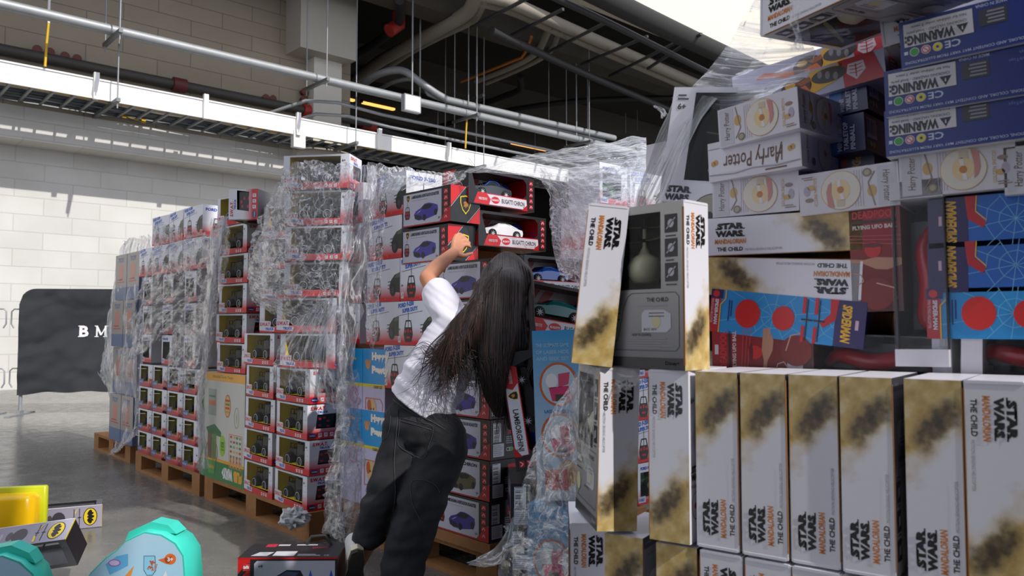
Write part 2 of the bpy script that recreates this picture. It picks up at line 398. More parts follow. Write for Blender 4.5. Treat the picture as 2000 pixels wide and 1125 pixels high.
# second and third thinner pipes, right part
for dz, da, x0, nm in ((-.32, .35, 620, 'thin grey conduit just below the thick pipe'), (-.5, .5, 640, 'lowest thin grey conduit behind the white box')):
    pb = MB(); z = pz + dz; p0 = hb(x0, PA + da)
    pts = [(p0 - .9, PA + da + 1.0, z - .3), (p0 - .2, PA + da + .2, z + .02), (p0 + .4, PA + da, z + .05), (p0 + 1.4, PA + da, z), (hb(1400, PA + da), PA + da, z)]
    pb.tube(pts, .035, GALV, seg=8); hobj(pb, 'conduit', nm, 'conduit')
# dark sprinkler main against the upper wall with caps
pb = MB(); SA = WALL_A - .72; sz = hz(300, 156, SA)
pb.cyl((-16, SA, sz), (hb(720, SA), SA, sz), .09, M((66, 62, 58), rough=.6, name='dark_pipe'), seg=14)
spr = hobj(pb, 'sprinkler_main', 'dark sprinkler main pipe along the upper block wall', 'pipe')
for px, py, r, mt, nm in ((340, 170, .13, MAROON, 'coupling'), (596, 216, .13, REDP, 'red_valve')):
    q = MB(); t = hb(px, SA); q.cyl((t - .12, SA, sz), (t + (.12 if r > .1 and px < 500 else .5), SA, sz), r, mt, seg=12); kid(q, nm, spr)
for i, (px, py) in enumerate(((53, 97), (78, 102), (108, 110), (132, 115), (507, 192), (521, 194), (583, 180), (583, 195))):
    q = MB(); a = WALL_A - .6; t = hb(px, a); z = hz(px, py, a); q.cyl((t, a - .12, z), (t, a, z), .055, MAROON, seg=10)
    q.cyl((t, a - .14, z), (t, a - .12, z), .075, MAROON, seg=10)
    hobj(q, 'sprinkler_plug', ORD[i].replace('lowest', 'first') + ' small maroon round plug from the left on the upper wall', 'plug', 'maroon caps on the upper wall')
# service pipes under the dark ceiling (white lagging)
def hp(px, py, z):      # point on horizontal plane z in hall coords
    w = floor_at(px, py, z); return Vector((w.dot(BX), w.dot(AX), z))
def hpa(px, py, a):
    r = ray(px, py); t = a / r.dot(AX); w = r * t
    if w.z + CAMH > 7.7: t = (7.7 - CAMH) / r.z; w = r * t      # keep it under the slab
    return Vector((w.dot(BX), w.dot(AX), w.z + CAMH))
def smooth_path(pts, n=6):
    P = [pts[0]] + list(pts) + [pts[-1]]; out = []
    for i in range(1, len(P) - 2):
        for k in range(n):
            t = k / n; p0, p1, p2, p3 = P[i - 1], P[i], P[i + 1], P[i + 2]
            out.append(.5 * ((2 * p1) + (p2 - p0) * t + (2 * p0 - 5 * p1 + 4 * p2 - p3) * t * t + (3 * p1 - p0 - 3 * p2 + p3) * t ** 3))
    out.append(pts[-1]); return out
def pipe_run(name, label, pts, r, m, cat='pipe'):
    q = MB(); q.tube(smooth_path([Vector(p) for p in pts], 5), r, m, seg=12); return hobj(q, name, label, cat)
pipe_run('lagged_pipe', 'white lagged pipe running right across the dark ceiling, upper of the pair', [hpa(935, -12, 17.5), hpa(1000, 6, 17.5), hpa(1100, 50, 17.5), hpa(1340, 155, 17.5), hpa(1500, 222, 17.5)], .13, LAG)
pipe_run('lagged_pipe', 'white lagged pipe running right across the dark ceiling, lower of the pair', [hpa(930, 2, 17.5), hpa(1000, 22, 17.7), hpa(1090, 62, 17.7), hpa(1340, 170, 17.7), hpa(1500, 240, 17.7)], .1, LAG)
pipe_run('bent_pipe', 'pale bent pipe rising from lower left to the ceiling corner, front one', [hpa(690, 158, 21), hpa(745, 118, 20), hpa(830, 72, 18.5), hpa(905, 30, 17.5), hpa(925, 5, 17.5), hpa(935, -20, 17.5)], .15, LAG)
pipe_run('bent_pipe', 'pale bent pipe rising to the ceiling corner, thinner one behind', [hpa(700, 170, 22), hpa(790, 108, 20), hpa(850, 75, 19), hpa(918, 42, 17.9), hpa(938, 18, 17.8), hpa(948, -10, 17.8)], .09, LAG)
pipe_run('drop_pipe', 'pale elbow pipe dropping from the lagged pair, left of two', [hpa(1075, 52, 17.3), hpa(1068, 65, 17.3), hpa(1048, 102, 17.3), hpa(1000, 130, 18.5), hpa(930, 158, 21)], .085, LAG)
pipe_run('drop_pipe', 'pale elbow pipe dropping from the lagged pair, right of two', [hpa(1096, 58, 17.3), hpa(1088, 72, 17.3), hpa(1070, 104, 17.3), hpa(1020, 132, 18.5), hpa(950, 162, 21)], .07, LAG)
pipe_run('conduit_bend', 'thick conduit curving down over the wall end, outer one', [hpa(700, 172, 15.5), hpa(740, 145, 14.5), hpa(785, 138, 13.9), hpa(820, 160, 13.6), hpa(865, 190, 13.5), hpa(915, 205, 13.5), hpa(1200, 270, 13.5)], .08, GALV)
pipe_run('conduit_bend', 'thick conduit curving down over the wall end, inner one', [hpa(740, 175, 15.5), hpa(770, 160, 14.5), hpa(805, 155, 13.9), hpa(830, 172, 13.7), hpa(880, 200, 13.6), hpa(1180, 275, 13.6)], .045, GALV)
pipe_run('orange_pipe', 'thin orange pipe dropping beside the pale elbow pipes', [hpa(1038, 72, 19), hpa(1022, 108, 19), hpa(1000, 120, 19.5), hpa(900, 160, 22)], .035, M((200, 120, 50), rough=.6, name='orange_pipe'))
pipe_run('tray_underpipe', 'pale pipe below the cable tray bending at the wall end', [hpa(575, 300, 14.6), hpa(620, 296, 14.6), hpa(672, 304, 14.6), hpa(690, 312, 14.9), hpa(680, 330, 15.6)], .09, LAG)
DKP = M((34, 32, 32), rough=.6, name='black_pipe')
pipe_run('black_pipe', 'black drain pipe hanging in the dark bay, U shaped', [hpa(1015, 150, 22), hpa(1015, 175, 22), hpa(980, 190, 22), hpa(940, 205, 22)], .09, DKP)
pipe_run('black_pipe', 'long black pipe crossing the bay behind the round lamp', [hpa(800, 270, 24), hpa(900, 235, 24), hpa(1100, 200, 24), hpa(1350, 190, 24)], .08, DKP)
pipe_run('black_pipe', 'black pipe running diagonally behind the boxed soffit with red elbow', [hpa(690, 110, 20), hpa(740, 80, 20), hpa(778, 45, 20), hpa(780, 0, 20)], .1, DKP)
q = MB(); p = hpa(779, 48, 19.9); q.tube([p + Vector((0, 0, .25)), p, p + Vector((-.25, 0, -.2))], .15, REDP, seg=10); hobj(q, 'red_elbow', 'red elbow fitting on the black pipe near the soffit', 'pipe fitting')
q = MB(); p = hpa(708, 240, 16.6); q.cyl(p, p + Vector((.35, 0, -.05)), .13, REDP, seg=10); q.cyl(p + Vector((.3, 0, -.04)), p + Vector((1.6, 0, -.2)), .09, DKP, seg=10); hobj(q, 'red_coupling', 'red coupling on the dark pipe behind the cable tray', 'pipe fitting')
pipe_run('dark_duct', 'wide dark round duct close under the slab beside the lit edge beam', [hp(1130, -30, 7.5), hp(1260, 35, 7.5), hp(1420, 110, 7.5), hp(1620, 200, 7.5)], .22, DARK, cat='duct')
pipe_run('dark_pipe', 'dark pipe between the lagged pipes and the wide duct', [hp(1050, -20, 7.3), hp(1200, 50, 7.3), hp(1400, 150, 7.3), hp(1560, 225, 7.3)], .07, DKP)
pipe_run('dark_pipe', 'dark pipe under the deep concrete beam, behind the lagged pipes', [hp(960, 60, 7.2), hp(1100, 125, 7.2), hp(1260, 195, 7.2), hp(1420, 260, 7.2)], .09, DKP)
# slender hanging rods through the bay
for i, (px, y0, y1, a) in enumerate(((820, 0, 200, 13.9), (915, 0, 205, 13.4), (930, 0, 315, 15), (1072, 0, 245, 14.2), (1126, 60, 270, 13.5), (1148, 60, 275, 14), (1222, 0, 260, 18), (1045, 120, 300, 19), (855, 0, 270, 19), (1245, 60, 255, 17), (805, 0, 185, 13.2), (632, 0, 130, 14.9))):
    q = MB(); p0 = hpa(px, y1, a); q.cyl(p0, (p0.x, p0.y, CH + .2), .012 if i % 2 else .018, GALV, seg=6)
    hobj(q, 'hanging_rod', ORD[i].replace('lowest', 'first') + (' vertical steel rod hanging in the dark bay, front group' if a < 15.5 else ' vertical steel rod hanging in the dark bay, deeper group'), 'rod', 'hanging rods')
# diagonal dark struts along the ceiling
for i, (x0, y0, x1, y1, a) in enumerate(((945, 40, 1010, 8, 17.6), (1015, 60, 1075, 32, 17.6), (1095, 88, 1165, 55, 17.6), (1160, 112, 1240, 85, 17.6), (1215, 135, 1300, 95, 17.6), (1290, 120, 1345, 80, 16), (840, 215, 920, 200, 13.4))):
    q = MB(); A = hp(x0 - 25, y0 + 14, 7.5 if i < 6 else 6.2); B = hp(x1 + 25, y1 - 14, 7.5 if i < 6 else 6.2); q.tube([A, B], .04, M((60, 60, 60), rough=.6, metal=.3, name='dark_strut'), seg=4)
    hobj(q, 'cross_strut', ORD[i].replace('lowest', 'first') + ' dark cross strut from the left under the ceiling pipes', 'strut', 'ceiling struts')
# round high-bay lamp
q = MB(); c = hpa(1073, 255, 14.2); q.lathe([(.02, .18), (.12, .17), (.14, .08), (.24, .03), (.245, 0)], M((70, 68, 66), rough=.5, name='lamp_housing'), c=c)
lamp = hobj(q, 'pendant_lamp', 'round lit pendant lamp hanging in the dark bay', 'lamp')
q = MB(); q.lathe([(.0, -.012), (.15, -.012), (.205, 0), (.21, .02)], emit((255, 238, 200), 3.2, 'lamp_glow'), c=c); kid(q, 'diffuser', lamp)
# white sign box on the pipe
q = MB(); c = hpa(803, 203, 13.1); w, h = .20, .17; q.box((c.x - w, c.y - .06, c.z - h), (c.x + w, c.y + .06, c.z + h), GREY); q.box((c.x - w + .02, c.y - .065, c.z - h + .02), (c.x + w - .02, c.y - .05, c.z + h - .02), M((215, 215, 212), name='box_face'))
hobj(q, 'junction_box', 'square white junction box hanging from the thick pipe', 'junction box')
q = MB(); c = hpa(583, 272, 14.0); q.box((c.x - .13, c.y - .06, c.z - .17), (c.x + .12, c.y + .06, c.z + .15), M((205, 204, 200), name='sensor_case')); hobj(q, 'sensor_box', 'small white box hung under the cable tray near the wall end', 'sensor box')
q = MB(); c = hpa(384, 432, WALL_A - .05); q.box((c.x - .13, c.y - .05, c.z - .2), (c.x + .13, c.y + .05, c.z + .2), M((205, 203, 186), name='wall_plate')); q.cyl((c.x, c.y - .08, c.z), (c.x, c.y - .05, c.z), .06, WHITE); hobj(q, 'wall_box', 'small cream box mounted on the white block wall', 'wall box')
# yellow cord and yellow cable clip
q = MB(); p = hpa(95, 45, 13.9); q.cyl((p.x, p.y, p.z), (p.x, p.y, CH), .02, WPAINT, seg=6); q.tube([p, p + Vector((-.02, 0, -.35)), hpa(88, 130, 13.9)], .02, CABY, seg=6); hobj(q, 'hanging_cable', 'yellow cable dropping from a white rod onto the tray', 'cord')
q = MB(); p = hpa(912, 228, 13.5); q.tube([p, p + Vector((-.02, 0, -.3)), hpa(909, 290, 13.5)], .02, CABY, seg=6); hobj(q, 'hanging_cable', 'yellow cable dropping behind the tray near its right end', 'cord')
q = MB(); p = hpa(262, 230, 14.9); q.box((p.x - .2, p.y, p.z - .03), (p.x - .13, p.y + .03, p.z + .06), CABY); q.box((p.x + .13, p.y, p.z - .06), (p.x + .2, p.y + .03, p.z + .03), CABY); q.tube([(p.x - .16, p.y, p.z), (p.x + .16, p.y, p.z - .05)], .008, CABY, seg=5); hobj(q, 'cable_clip', 'yellow cable clip strapped beneath the tray', 'clip')
# linear lamps deep in the bay
for (x0, y0, x1, y1, nm) in ((673, 189, 699, 195, 'short amber strip light deep in the bay'), (712, 198, 776, 213, 'long amber strip light beside the white junction box'), (1000, 277, 1070, 294, 'amber strip light right of the round lamp')):
    q = MB(); A = hpa(x0, y0, 20); B = hpa(x1, y1, 20); q.box((A.x, 20, B.z), (B.x, 20.12, B.z + .1), DARK)
    q.box((A.x + .03, 19.98, B.z - .02), (B.x - .03, 20.1, B.z + .035), emit((255, 178, 90), 1.6, 'amber_tube'), faces='xXyz'); hobj(q, 'strip_light', nm, 'lamp')
# ================================================================== toy cartons (prototypes; origin = centre of the front face)
def smoke_mat():
    m, t, b = nodes('smoke_print'); tc = nd(t, 'ShaderNodeTexCoord'); sp = nd(t, 'ShaderNodeSeparateXYZ'); t.links.new(tc.outputs['Object'], sp.inputs[0])
    n1 = nd(t, 'ShaderNodeTexNoise', Scale=14.0, Detail=4.0); n2 = nd(t, 'ShaderNodeTexNoise', Scale=26.0, Detail=3.0); n3 = nd(t, 'ShaderNodeTexNoise', Scale=70.0, Detail=4.0)
    for n in (n1, n2, n3): t.links.new(tc.outputs['Object'], n.inputs['Vector'])
    def mth(op, a, b_, c=None):
        q = nd(t, 'ShaderNodeMath', _operation=op)
        for i, v in enumerate((a, b_, c)):
            if v is None: continue
            if isinstance(v, (int, float)): q.inputs[i].default_value = v
            else: t.links.new(v, q.inputs[i])
        return q.outputs[0]
    z = sp.outputs['Z']; x = sp.outputs['X']
    zz = mth('MULTIPLY_ADD', n1.outputs[0], .20, z); zz = mth('ADD', zz, -.10)
    zz = mth('MULTIPLY_ADD', x, -.45, zz)
    mask = ramp(t, mth('MULTIPLY_ADD', zz, -8.0, .12), [(.20, (0, 0, 0)), (.62, (1, 1, 1))])        # 1 towards the foot of the panel
    och = ramp(t, n2.outputs[0], [(.32, (.40, .26, .08)), (.5, (.58, .42, .16)), (.68, (.76, .66, .44))])
    m1 = nd(t, 'ShaderNodeMix', _data_type='RGBA'); m1.inputs[6].default_value = (.74, .73, .79, 1)
    t.links.new(mask, m1.inputs[0]); t.links.new(och, m1.inputs[7])
    # a darker drift in the middle of the smoke, slanting across the panel
    u = mth('ADD', mth('MULTIPLY', x, 16.0), mth('MULTIPLY', mth('ADD', z, .088), 12.0)); v = mth('ADD', mth('MULTIPLY', x, -26.0), mth('MULTIPLY', mth('ADD', z, .082), 22.0))
    u = mth('ADD', u, mth('MULTIPLY', mth('ADD', n1.outputs[0], -.5), 2.0)); v = mth('ADD', v, mth('MULTIPLY', mth('ADD', n2.outputs[0], -.5), 1.4))
    d = mth('SQRT', mth('ADD', mth('MULTIPLY', u, u), mth('MULTIPLY', v, v)), 0)
    d = mth('ADD', d, mth('MULTIPLY', mth('ADD', n3.outputs[0], -.5), .6))
    dk = ramp(t, d, [(.15, (.96, .96, .96)), (.45, (.85, .85, .85)), (1.0, (0, 0, 0))])
    m2 = nd(t, 'ShaderNodeMix', _data_type='RGBA'); t.links.new(dk, m2.inputs[0]); t.links.new(m1.outputs[2], m2.inputs[6]); t.links.new(ramp(t, n3.outputs[0], [(.4, (.03, .022, .015)), (.7, (.14, .10, .06))]), m2.inputs[7])
    t.links.new(m2.outputs[2], b.inputs['Base Color']); b.inputs['Roughness'].default_value = .33; return m
SMOKE = smoke_mat()
def fade(name, c0, c1, z0, z1, axis='Z', rough=.35, nscale=30.0, namp=.0):
    """print that blends from c0 (at z0) to c1 (at z1) across the carton"""
    m, t, b = nodes(name); tc = nd(t, 'ShaderNodeTexCoord'); sp = nd(t, 'ShaderNodeSeparateXYZ'); t.links.new(tc.outputs['Object'], sp.inputs[0])
    mr = nd(t, 'ShaderNodeMapRange'); mr.inputs[1].default_value = z0; mr.inputs[2].default_value = z1; t.links.new(sp.outputs[axis], mr.inputs[0])
    mx = nd(t, 'ShaderNodeMix', _data_type='RGBA'); mx.inputs[6].default_value = (*[lin(v) for v in c0], 1); mx.inputs[7].default_value = (*[lin(v) for v in c1], 1)
    t.links.new(mr.outputs[0], mx.inputs[0]); t.links.new(mx.outputs[2], b.inputs['Base Color']); b.inputs['Roughness'].default_value = rough; return m
RWFADE = fade('red_white_print', (196, 24, 30), (214, 214, 220), -.06, .0)
FORDF = fade('red_foot_print', (206, 20, 26), (224, 224, 230), -.085, -.02)
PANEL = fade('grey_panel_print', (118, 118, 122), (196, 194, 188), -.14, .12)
ORANGE = fade('orange_title_print', (214, 130, 50), (120, 66, 36), -.02, .06, axis='X')
def controller(a, cx, cy, w, l=2, body=None, btn=None):
    body = body or BLACK; btn = btn or RED; h = w * 1.15
    a.line([(cx, cy + h * .3), (cx, cy + h * 1.15)], w * .05, BLACK, l)
    a.line([(cx - w * .38, cy + h * .28), (cx - w * .26, cy + h * .68), (cx + w * .26, cy + h * .68), (cx + w * .38, cy + h * .28)], w * .09, body, l)
    a.poly([(cx - w * .5, cy - h * .1), (cx - w * .42, cy + h * .32), (cx + w * .42, cy + h * .32), (cx + w * .5, cy - h * .1), (cx + w * .34, cy - h * .5), (cx - w * .34, cy - h * .5)], body, l)
    for q in (-1, 1): a.rect(cx + q * w * .30 - w * .1, cy + h * .02, cx + q * w * .30 + w * .1, cy + h * .16, btn, l + 1)
    a.ell(cx, cy + h * .12, w * .1, h * .12, btn, l + 1, 10); a.rect(cx - w * .2, cy - h * .3, cx + w * .2, cy - h * .18, btn, l + 1)
def icons(a, x, y, n, s, dx, dy, m, l=2, inner=None):
    for i in range(n):
        X, Y = x + dx * i, y + dy * i; a.rect(X - s / 2, Y - s / 2, X + s / 2, Y + s / 2, m, l)
        if inner: a.line([(X - s * .28, Y - s * .2), (X + s * .1, Y + s * .25), (X + s * .28, Y - s * .15)], s * .14, inner, l + 1)
def car_art(a, cx, cy, w, body, l=2, glass=None, dark=None):
    dark = dark or BLACK; h = w * .42
    P = lambda pts: [(cx + x * w, cy + y * h) for x, y in pts]
    a.poly(P([(-.5, -.1), (-.46, -.38), (-.3, -.5), (.0, -.48), (.44, -.3), (.5, .0), (.48, .28), (.3, .42), (.12, .5), (-.05, .48), (-.22, .25), (-.42, .1)]), body, l)
    a.poly(P([(-.2, .22), (-.06, .42), (.12, .44), (.28, .36), (.18, .18), (-.02, .12)]), dark, l + 1)
    a.poly(P([(-.48, -.12), (-.44, -.36), (-.3, -.46), (-.16, -.4), (-.22, -.2)]), dark, l + 1)
    a.ell(cx - .06 * w, cy - .36 * h, w * .075, h * .2, dark, l + 2, 14); a.ell(cx + .4 * w, cy - .12 * h, w * .06, h * .2, dark, l + 2, 14)
    a.line(P([(-.3, .02), (-.2, .1), (-.36, -.06)]), w * .012, LGREY, l + 3)
def barcode(a, x0, y0, x1, y1, l=2, horiz=True, seed=3):
    a.rect(x0, y0, x1, y1, ink(205, 205, 210), l); rd = random.Random(seed); n = 14
    for i in range(n):
        if rd.random() < .75:
            if horiz: q = x0 + (x1 - x0) * (i + .5) / n; w = (x1 - x0) / n * rd.uniform(.2, .6); a.rect(q - w / 2, y0 + (y1 - y0) * .2, q + w / 2, y1 - (y1 - y0) * .08, BLACK, l + 1)
            else: q = y0 + (y1 - y0) * (i + .5) / n; w = (y1 - y0) / n * rd.uniform(.2, .6); a.rect(x0 + (x1 - x0) * .08, q - w / 2, x1 - (x1 - x0) * .3, q + w / 2, BLACK, l + 1)
def shield(a, cx, cy, s, l=2):
    P = lambda k: [(cx + x * s * k, cy + y * s * k) for x, y in [(-.5, .55), (0, .66), (.5, .55), (.5, .1), (.3, -.4), (0, -.7), (-.3, -.4), (-.5, .1)]]
    a.poly(P(1), YEL, l); a.poly(P(.86), BLACK, l + 1)
    a.poly([(cx + x * s, cy + y * s) for x, y in [(-.22, .12), (-.1, .22), (.05, .2), (.22, .05), (.24, -.2), (.12, -.08), (.0, -.3), (-.08, -.12), (-.2, -.22), (-.14, 0)]], GOLD, l + 2)
def star_logo(a, x, y, w, h, m=None, l=2):
    """two-line title with the long bars of the first and last letters; (x, y) = lower left"""
    m = m or BLACK
    a.text('STAR', x + w * .06, y + h * .54, h * .44, m, w=w * .9, l=l, bold=.07); a.text('WARS', x, y + h * .02, h * .44, m, w=w * .92, l=l, bold=.07)
    a.rect(x, y + h * .54, x + w * .2, y + h * .61, m, l); a.rect(x + w * .8, y + h * .54, x + w * .99, y + h * .60, m, l)
    a.rect(x + w * .8, y + h * .02, x + w * .99, y + h * .09, m, l); a.rect(x + w * .28, y + h * .9, x + w * .55, y + h * .98, m, l)

# ---- tall flying-toy carton with the movie-series title --------------------------------
SWT, SWH, SWD = .078, .31, .205
def sw_spine(a):
    a.reset().rot(-90, 0, .155 - .022)
    star_logo(a, 0, -.002, .064, .030)
    a.text('MANDALORIAN', -.001, -.016, .0105, ORANGE, w=.066, bold=.035); a.text('THE CHILD', .004, -.031, .0085, BLACK, w=.055, bold=.03)
    a.text('MOTION SENSING HELICOPTER', .064, -.0315, .0048, GREY, w=.075, bold=.0); a.reset()
def sw_box(window=True, name='flying_toy_box'):
    mb = MB(); x = SWT / 2; z = SWH / 2
    body = fade('white_card', (208, 207, 214), (226, 225, 232), -.2, .2)
    mb.box((-x, 0, -z), (x, SWD, z), M((222, 221, 229), rough=.35, name='white_card_plain'), faces='XYzZ')
    holed(mb, f_front(), rc(-x, -z, x, z), [], SMOKE); sw_spine(Art(mb, f_front()))
    # brown raw edge of the board and corner tabs
    mb.box((-x - .0008, -.0006, -z + .01), (-x + .0006, .003, z - .012), CARD); mb.box((-x + .003, -.0008, z - .0035), (x - .003, .02, z + .0012), M((222, 221, 229), rough=.35, name='white_card_plain'))
    a = Art(mb, f_right(x, SWD)); a.text('6+', .010, z - .06, .012, DGREY, bold=.04); star_logo(a, .008, -.045, .05, .028, l=2)
    a.ring(.034, -.09, .024, .026, .0016, DGREY, 2); a.ell(.034, -.09, .012, .006, RED, 2); a.text('MANDALORIAN', .008, -.058, .007, ORANGE, w=.05, bold=0)
    f = f_left(-x, SWD)
    if window:
        hx0, hx1, hz0, hz1 = .012, SWD - .052, -.005, z - .016
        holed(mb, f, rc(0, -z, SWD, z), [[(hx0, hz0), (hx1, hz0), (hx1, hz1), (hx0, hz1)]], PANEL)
        DK = M((70, 70, 66), rough=.6, name='inner_tray')
        mb.box((-x + .002, .004, hz0), (x - .003, SWD - .004, hz1 + .004), DK, faces='XyYzZ')
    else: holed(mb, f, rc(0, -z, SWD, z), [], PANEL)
    a = Art(mb, f)
    for i in range(3):
        Z = z - .04 - i * .045; a.rect(SWD - .042, Z - .017, SWD - .014, Z + .017, ink(36, 36, 40), 2); a.ell(SWD - .028, Z, .007, .008, LGREY, 3, 10); a.line([(SWD - .038, Z - .01), (SWD - .018, Z + .01)], .002, LGREY, 3); a.fine(SWD - .04, Z - .026, SWD - .016, Z - .020, 1, DGREY, 2, i)
    P = [(.075, -.018), (.085, -.012), (SWD - .02, -.012), (SWD - .012, -.02), (SWD - .012, -.112), (SWD - .02, -.12), (.02, -.12), (.05, -.10), (.06, -.06), (.062, -.045)]
    a.line(P + [P[0]], .0012, DGREY, 2); a.text('THE CHILD', SWD - .035, -.029, .008, DGREY, w=.05, al='r', bold=.03); a.fine(.10, -.038, SWD - .03, -.033, 1, GREY, 2, 5)
    a.poly([(.115, -.044), (SWD - .045, -.044), (SWD - .03, -.052), (SWD - .03, -.078), (SWD - .04, -.086), (.108, -.086), (.108, -.052)], LGREY, 2); a.ell(.142, -.066, .010, .012, ink(196, 190, 150), 3)
    a.line([(.125, -.050), (.16, -.050)], .0015, BLACK, 3); a.line([(.125, -.056), (.16, -.056)], .0015, BLACK, 3); a.text('BACK VIEW', .113, -.083, .005, DGREY, w=.03)
    a.text('HOW TO CONTROL', .085, -.093, .005, DGREY, w=.045); a.fine(.07, -.118, SWD - .022, -.095, 5, ink(140, 140, 144), 2, 9)
    a.ell(.03, -.09, .018, .018, ink(196, 190, 150), 2); a.line([(.01, -.05), (.055, -.05)], .002, BLACK, 2); a.line([(.01, -.062), (.055, -.062)], .002, BLACK, 2)
    star_logo(a, .005, -.034, .04, .02); a.rect(0, -z, SWD, -z + .022, ink(46, 46, 50), 2); a.text('Disney+', SWD - .012, -z + .007, .009, LGREY, al='r')
    o = mb.build(name)
    if window:
        p = MB(); p.add([(-x - .0012, .012 + .04, hz0 - .003), (-x - .0012, SWD - .008, hz0 - .003), (-x - .0012, SWD - .008, hz1 + .003), (-x - .0012, .052, hz1 + .003)], [(0, 1, 2, 3)], PANE); p.build('window_pane', parent=o)
        t = MB(); cy = SWD * .58; EGG = M((196, 192, 160), rough=.3, name='pale_plastic')
        t.lathe([(.001, .012), (.022, .014), (.032, .028), (.034, .045), (.026, .062), (.012, .07), (.004, .085), (.004, .12)], EGG, c=(0, cy, -.004), seg=18); t.cyl((0, cy, .08), (0, cy, .135), .0025, BLACK, seg=6)
        to = t.build('flying_toy', parent=o)
        for k, zz in enumerate((.092, .118)):
            r_ = MB(); r_.T = Matrix.Translation((0, cy, zz)) @ Matrix.Rotation(R(70 + 50 * k), 4, 'Z') @ Matrix.Rotation(R(6), 4, 'X')
            for q in (1, -1): r_.poly = None; r_.add([(q * .004, -.004, 0), (q * .03, -.007, .001), (q * .07, -.004, .003), (q * .07, .003, .002), (q * .004, .004, 0)], [(0, 1, 2, 3, 4)], M((214, 208, 150), rough=.4, name='blade_plastic'))
            r_.bbox((0, 0, 0), (.012, .012, .006), BLACK); r_.build('rotor', parent=to)
    return o
def big_box():
    W, H, D = .20, .33, .12; x, z = W / 2, H / 2; mb = MB(); holed(mb, f_front(), rc(-x, -z, x, z), [[(-x + .052, -z + .125), (x - .01, -z + .125), (x - .01, z - .012), (-x + .052, z - .012)]], M((222, 221, 229), rough=.35, name='white_card_plain'))
    mb.box((-x, 0, -z), (x, D, z), M((222, 221, 229), rough=.35, name='white_card_plain'), faces='xXYzZ'); mb.box((-x + .05, .004, -z + .12), (x - .006, D - .006, z - .008), M((70, 70, 66), rough=.6, name='inner_tray'), faces='xXYzZ')
    a = Art(mb, f_front()); star_logo(a, -x + .012, -z + .078, .062, .034); a.text('MANDALORIAN', -x + .010, -z + .066, .009, ORANGE, w=.064, bold=0); a.ring(-x + .030, -z + .034, .022, .024, .0014, DGREY, 2); a.fine(-x + .018, -z + .022, -x + .044, -z + .032, 2, RED, 2)
    a.ell(.028, -z + .048, .052, .052, ink(60, 58, 52), 2, 28); a.ell(.028, -z + .048, .050, .050, ink(150, 146, 126), 3, 28); a.ell(.02, -z + .04, .012, .02, BLACK, 4); a.ell(x - .02, -z + .10, .03, .018, ink(206, 176, 120), 1)
    a.text('6+', -x + .014, z - .05, .014, DGREY, bold=.04); a.fine(-x + .012, z - .03, -x + .038, z - .014, 2, DGREY, 2)
    o = mb.build('flying_toy_box'); p = MB(); p.add([(-x + .05, -.001, -z + .12), (x - .006, -.001, -z + .12), (x - .006, -.001, z - .008), (-x + .05, -.001, z - .008)], [(0, 1, 2, 3)], PANE); p.build('window_pane', parent=o)
    t = MB(); t.lathe([(.001, -.04), (.03, -.035), (.045, -.01), (.04, .02), (.02, .045), (.004, .05), (.004, .1)], M((196, 192, 160), rough=.3, name='pale_plastic'), c=(.03, .06, .0), seg=18); to = t.build('flying_toy', parent=o)
    for k in (0, 1):
        r_ = MB(); r_.T = Matrix.Translation((.03, .06, .07 + .03 * k)) @ Matrix.Rotation(R(30 + 50 * k), 4, 'Z')
        for q in (1, -1): r_.add([(q * .004, -.006, 0), (q * .03, -.010, .001), (q * .06, -.006, .003), (q * .06, .004, .002), (q * .004, .005, 0)], [(0, 1, 2, 3, 4)], M((150, 170, 110), rough=.4, name='green_blade'))
        r_.build('rotor', parent=to)
    return o
BIG = big_box()
SWW = sw_box(True); SWC = sw_box(False)

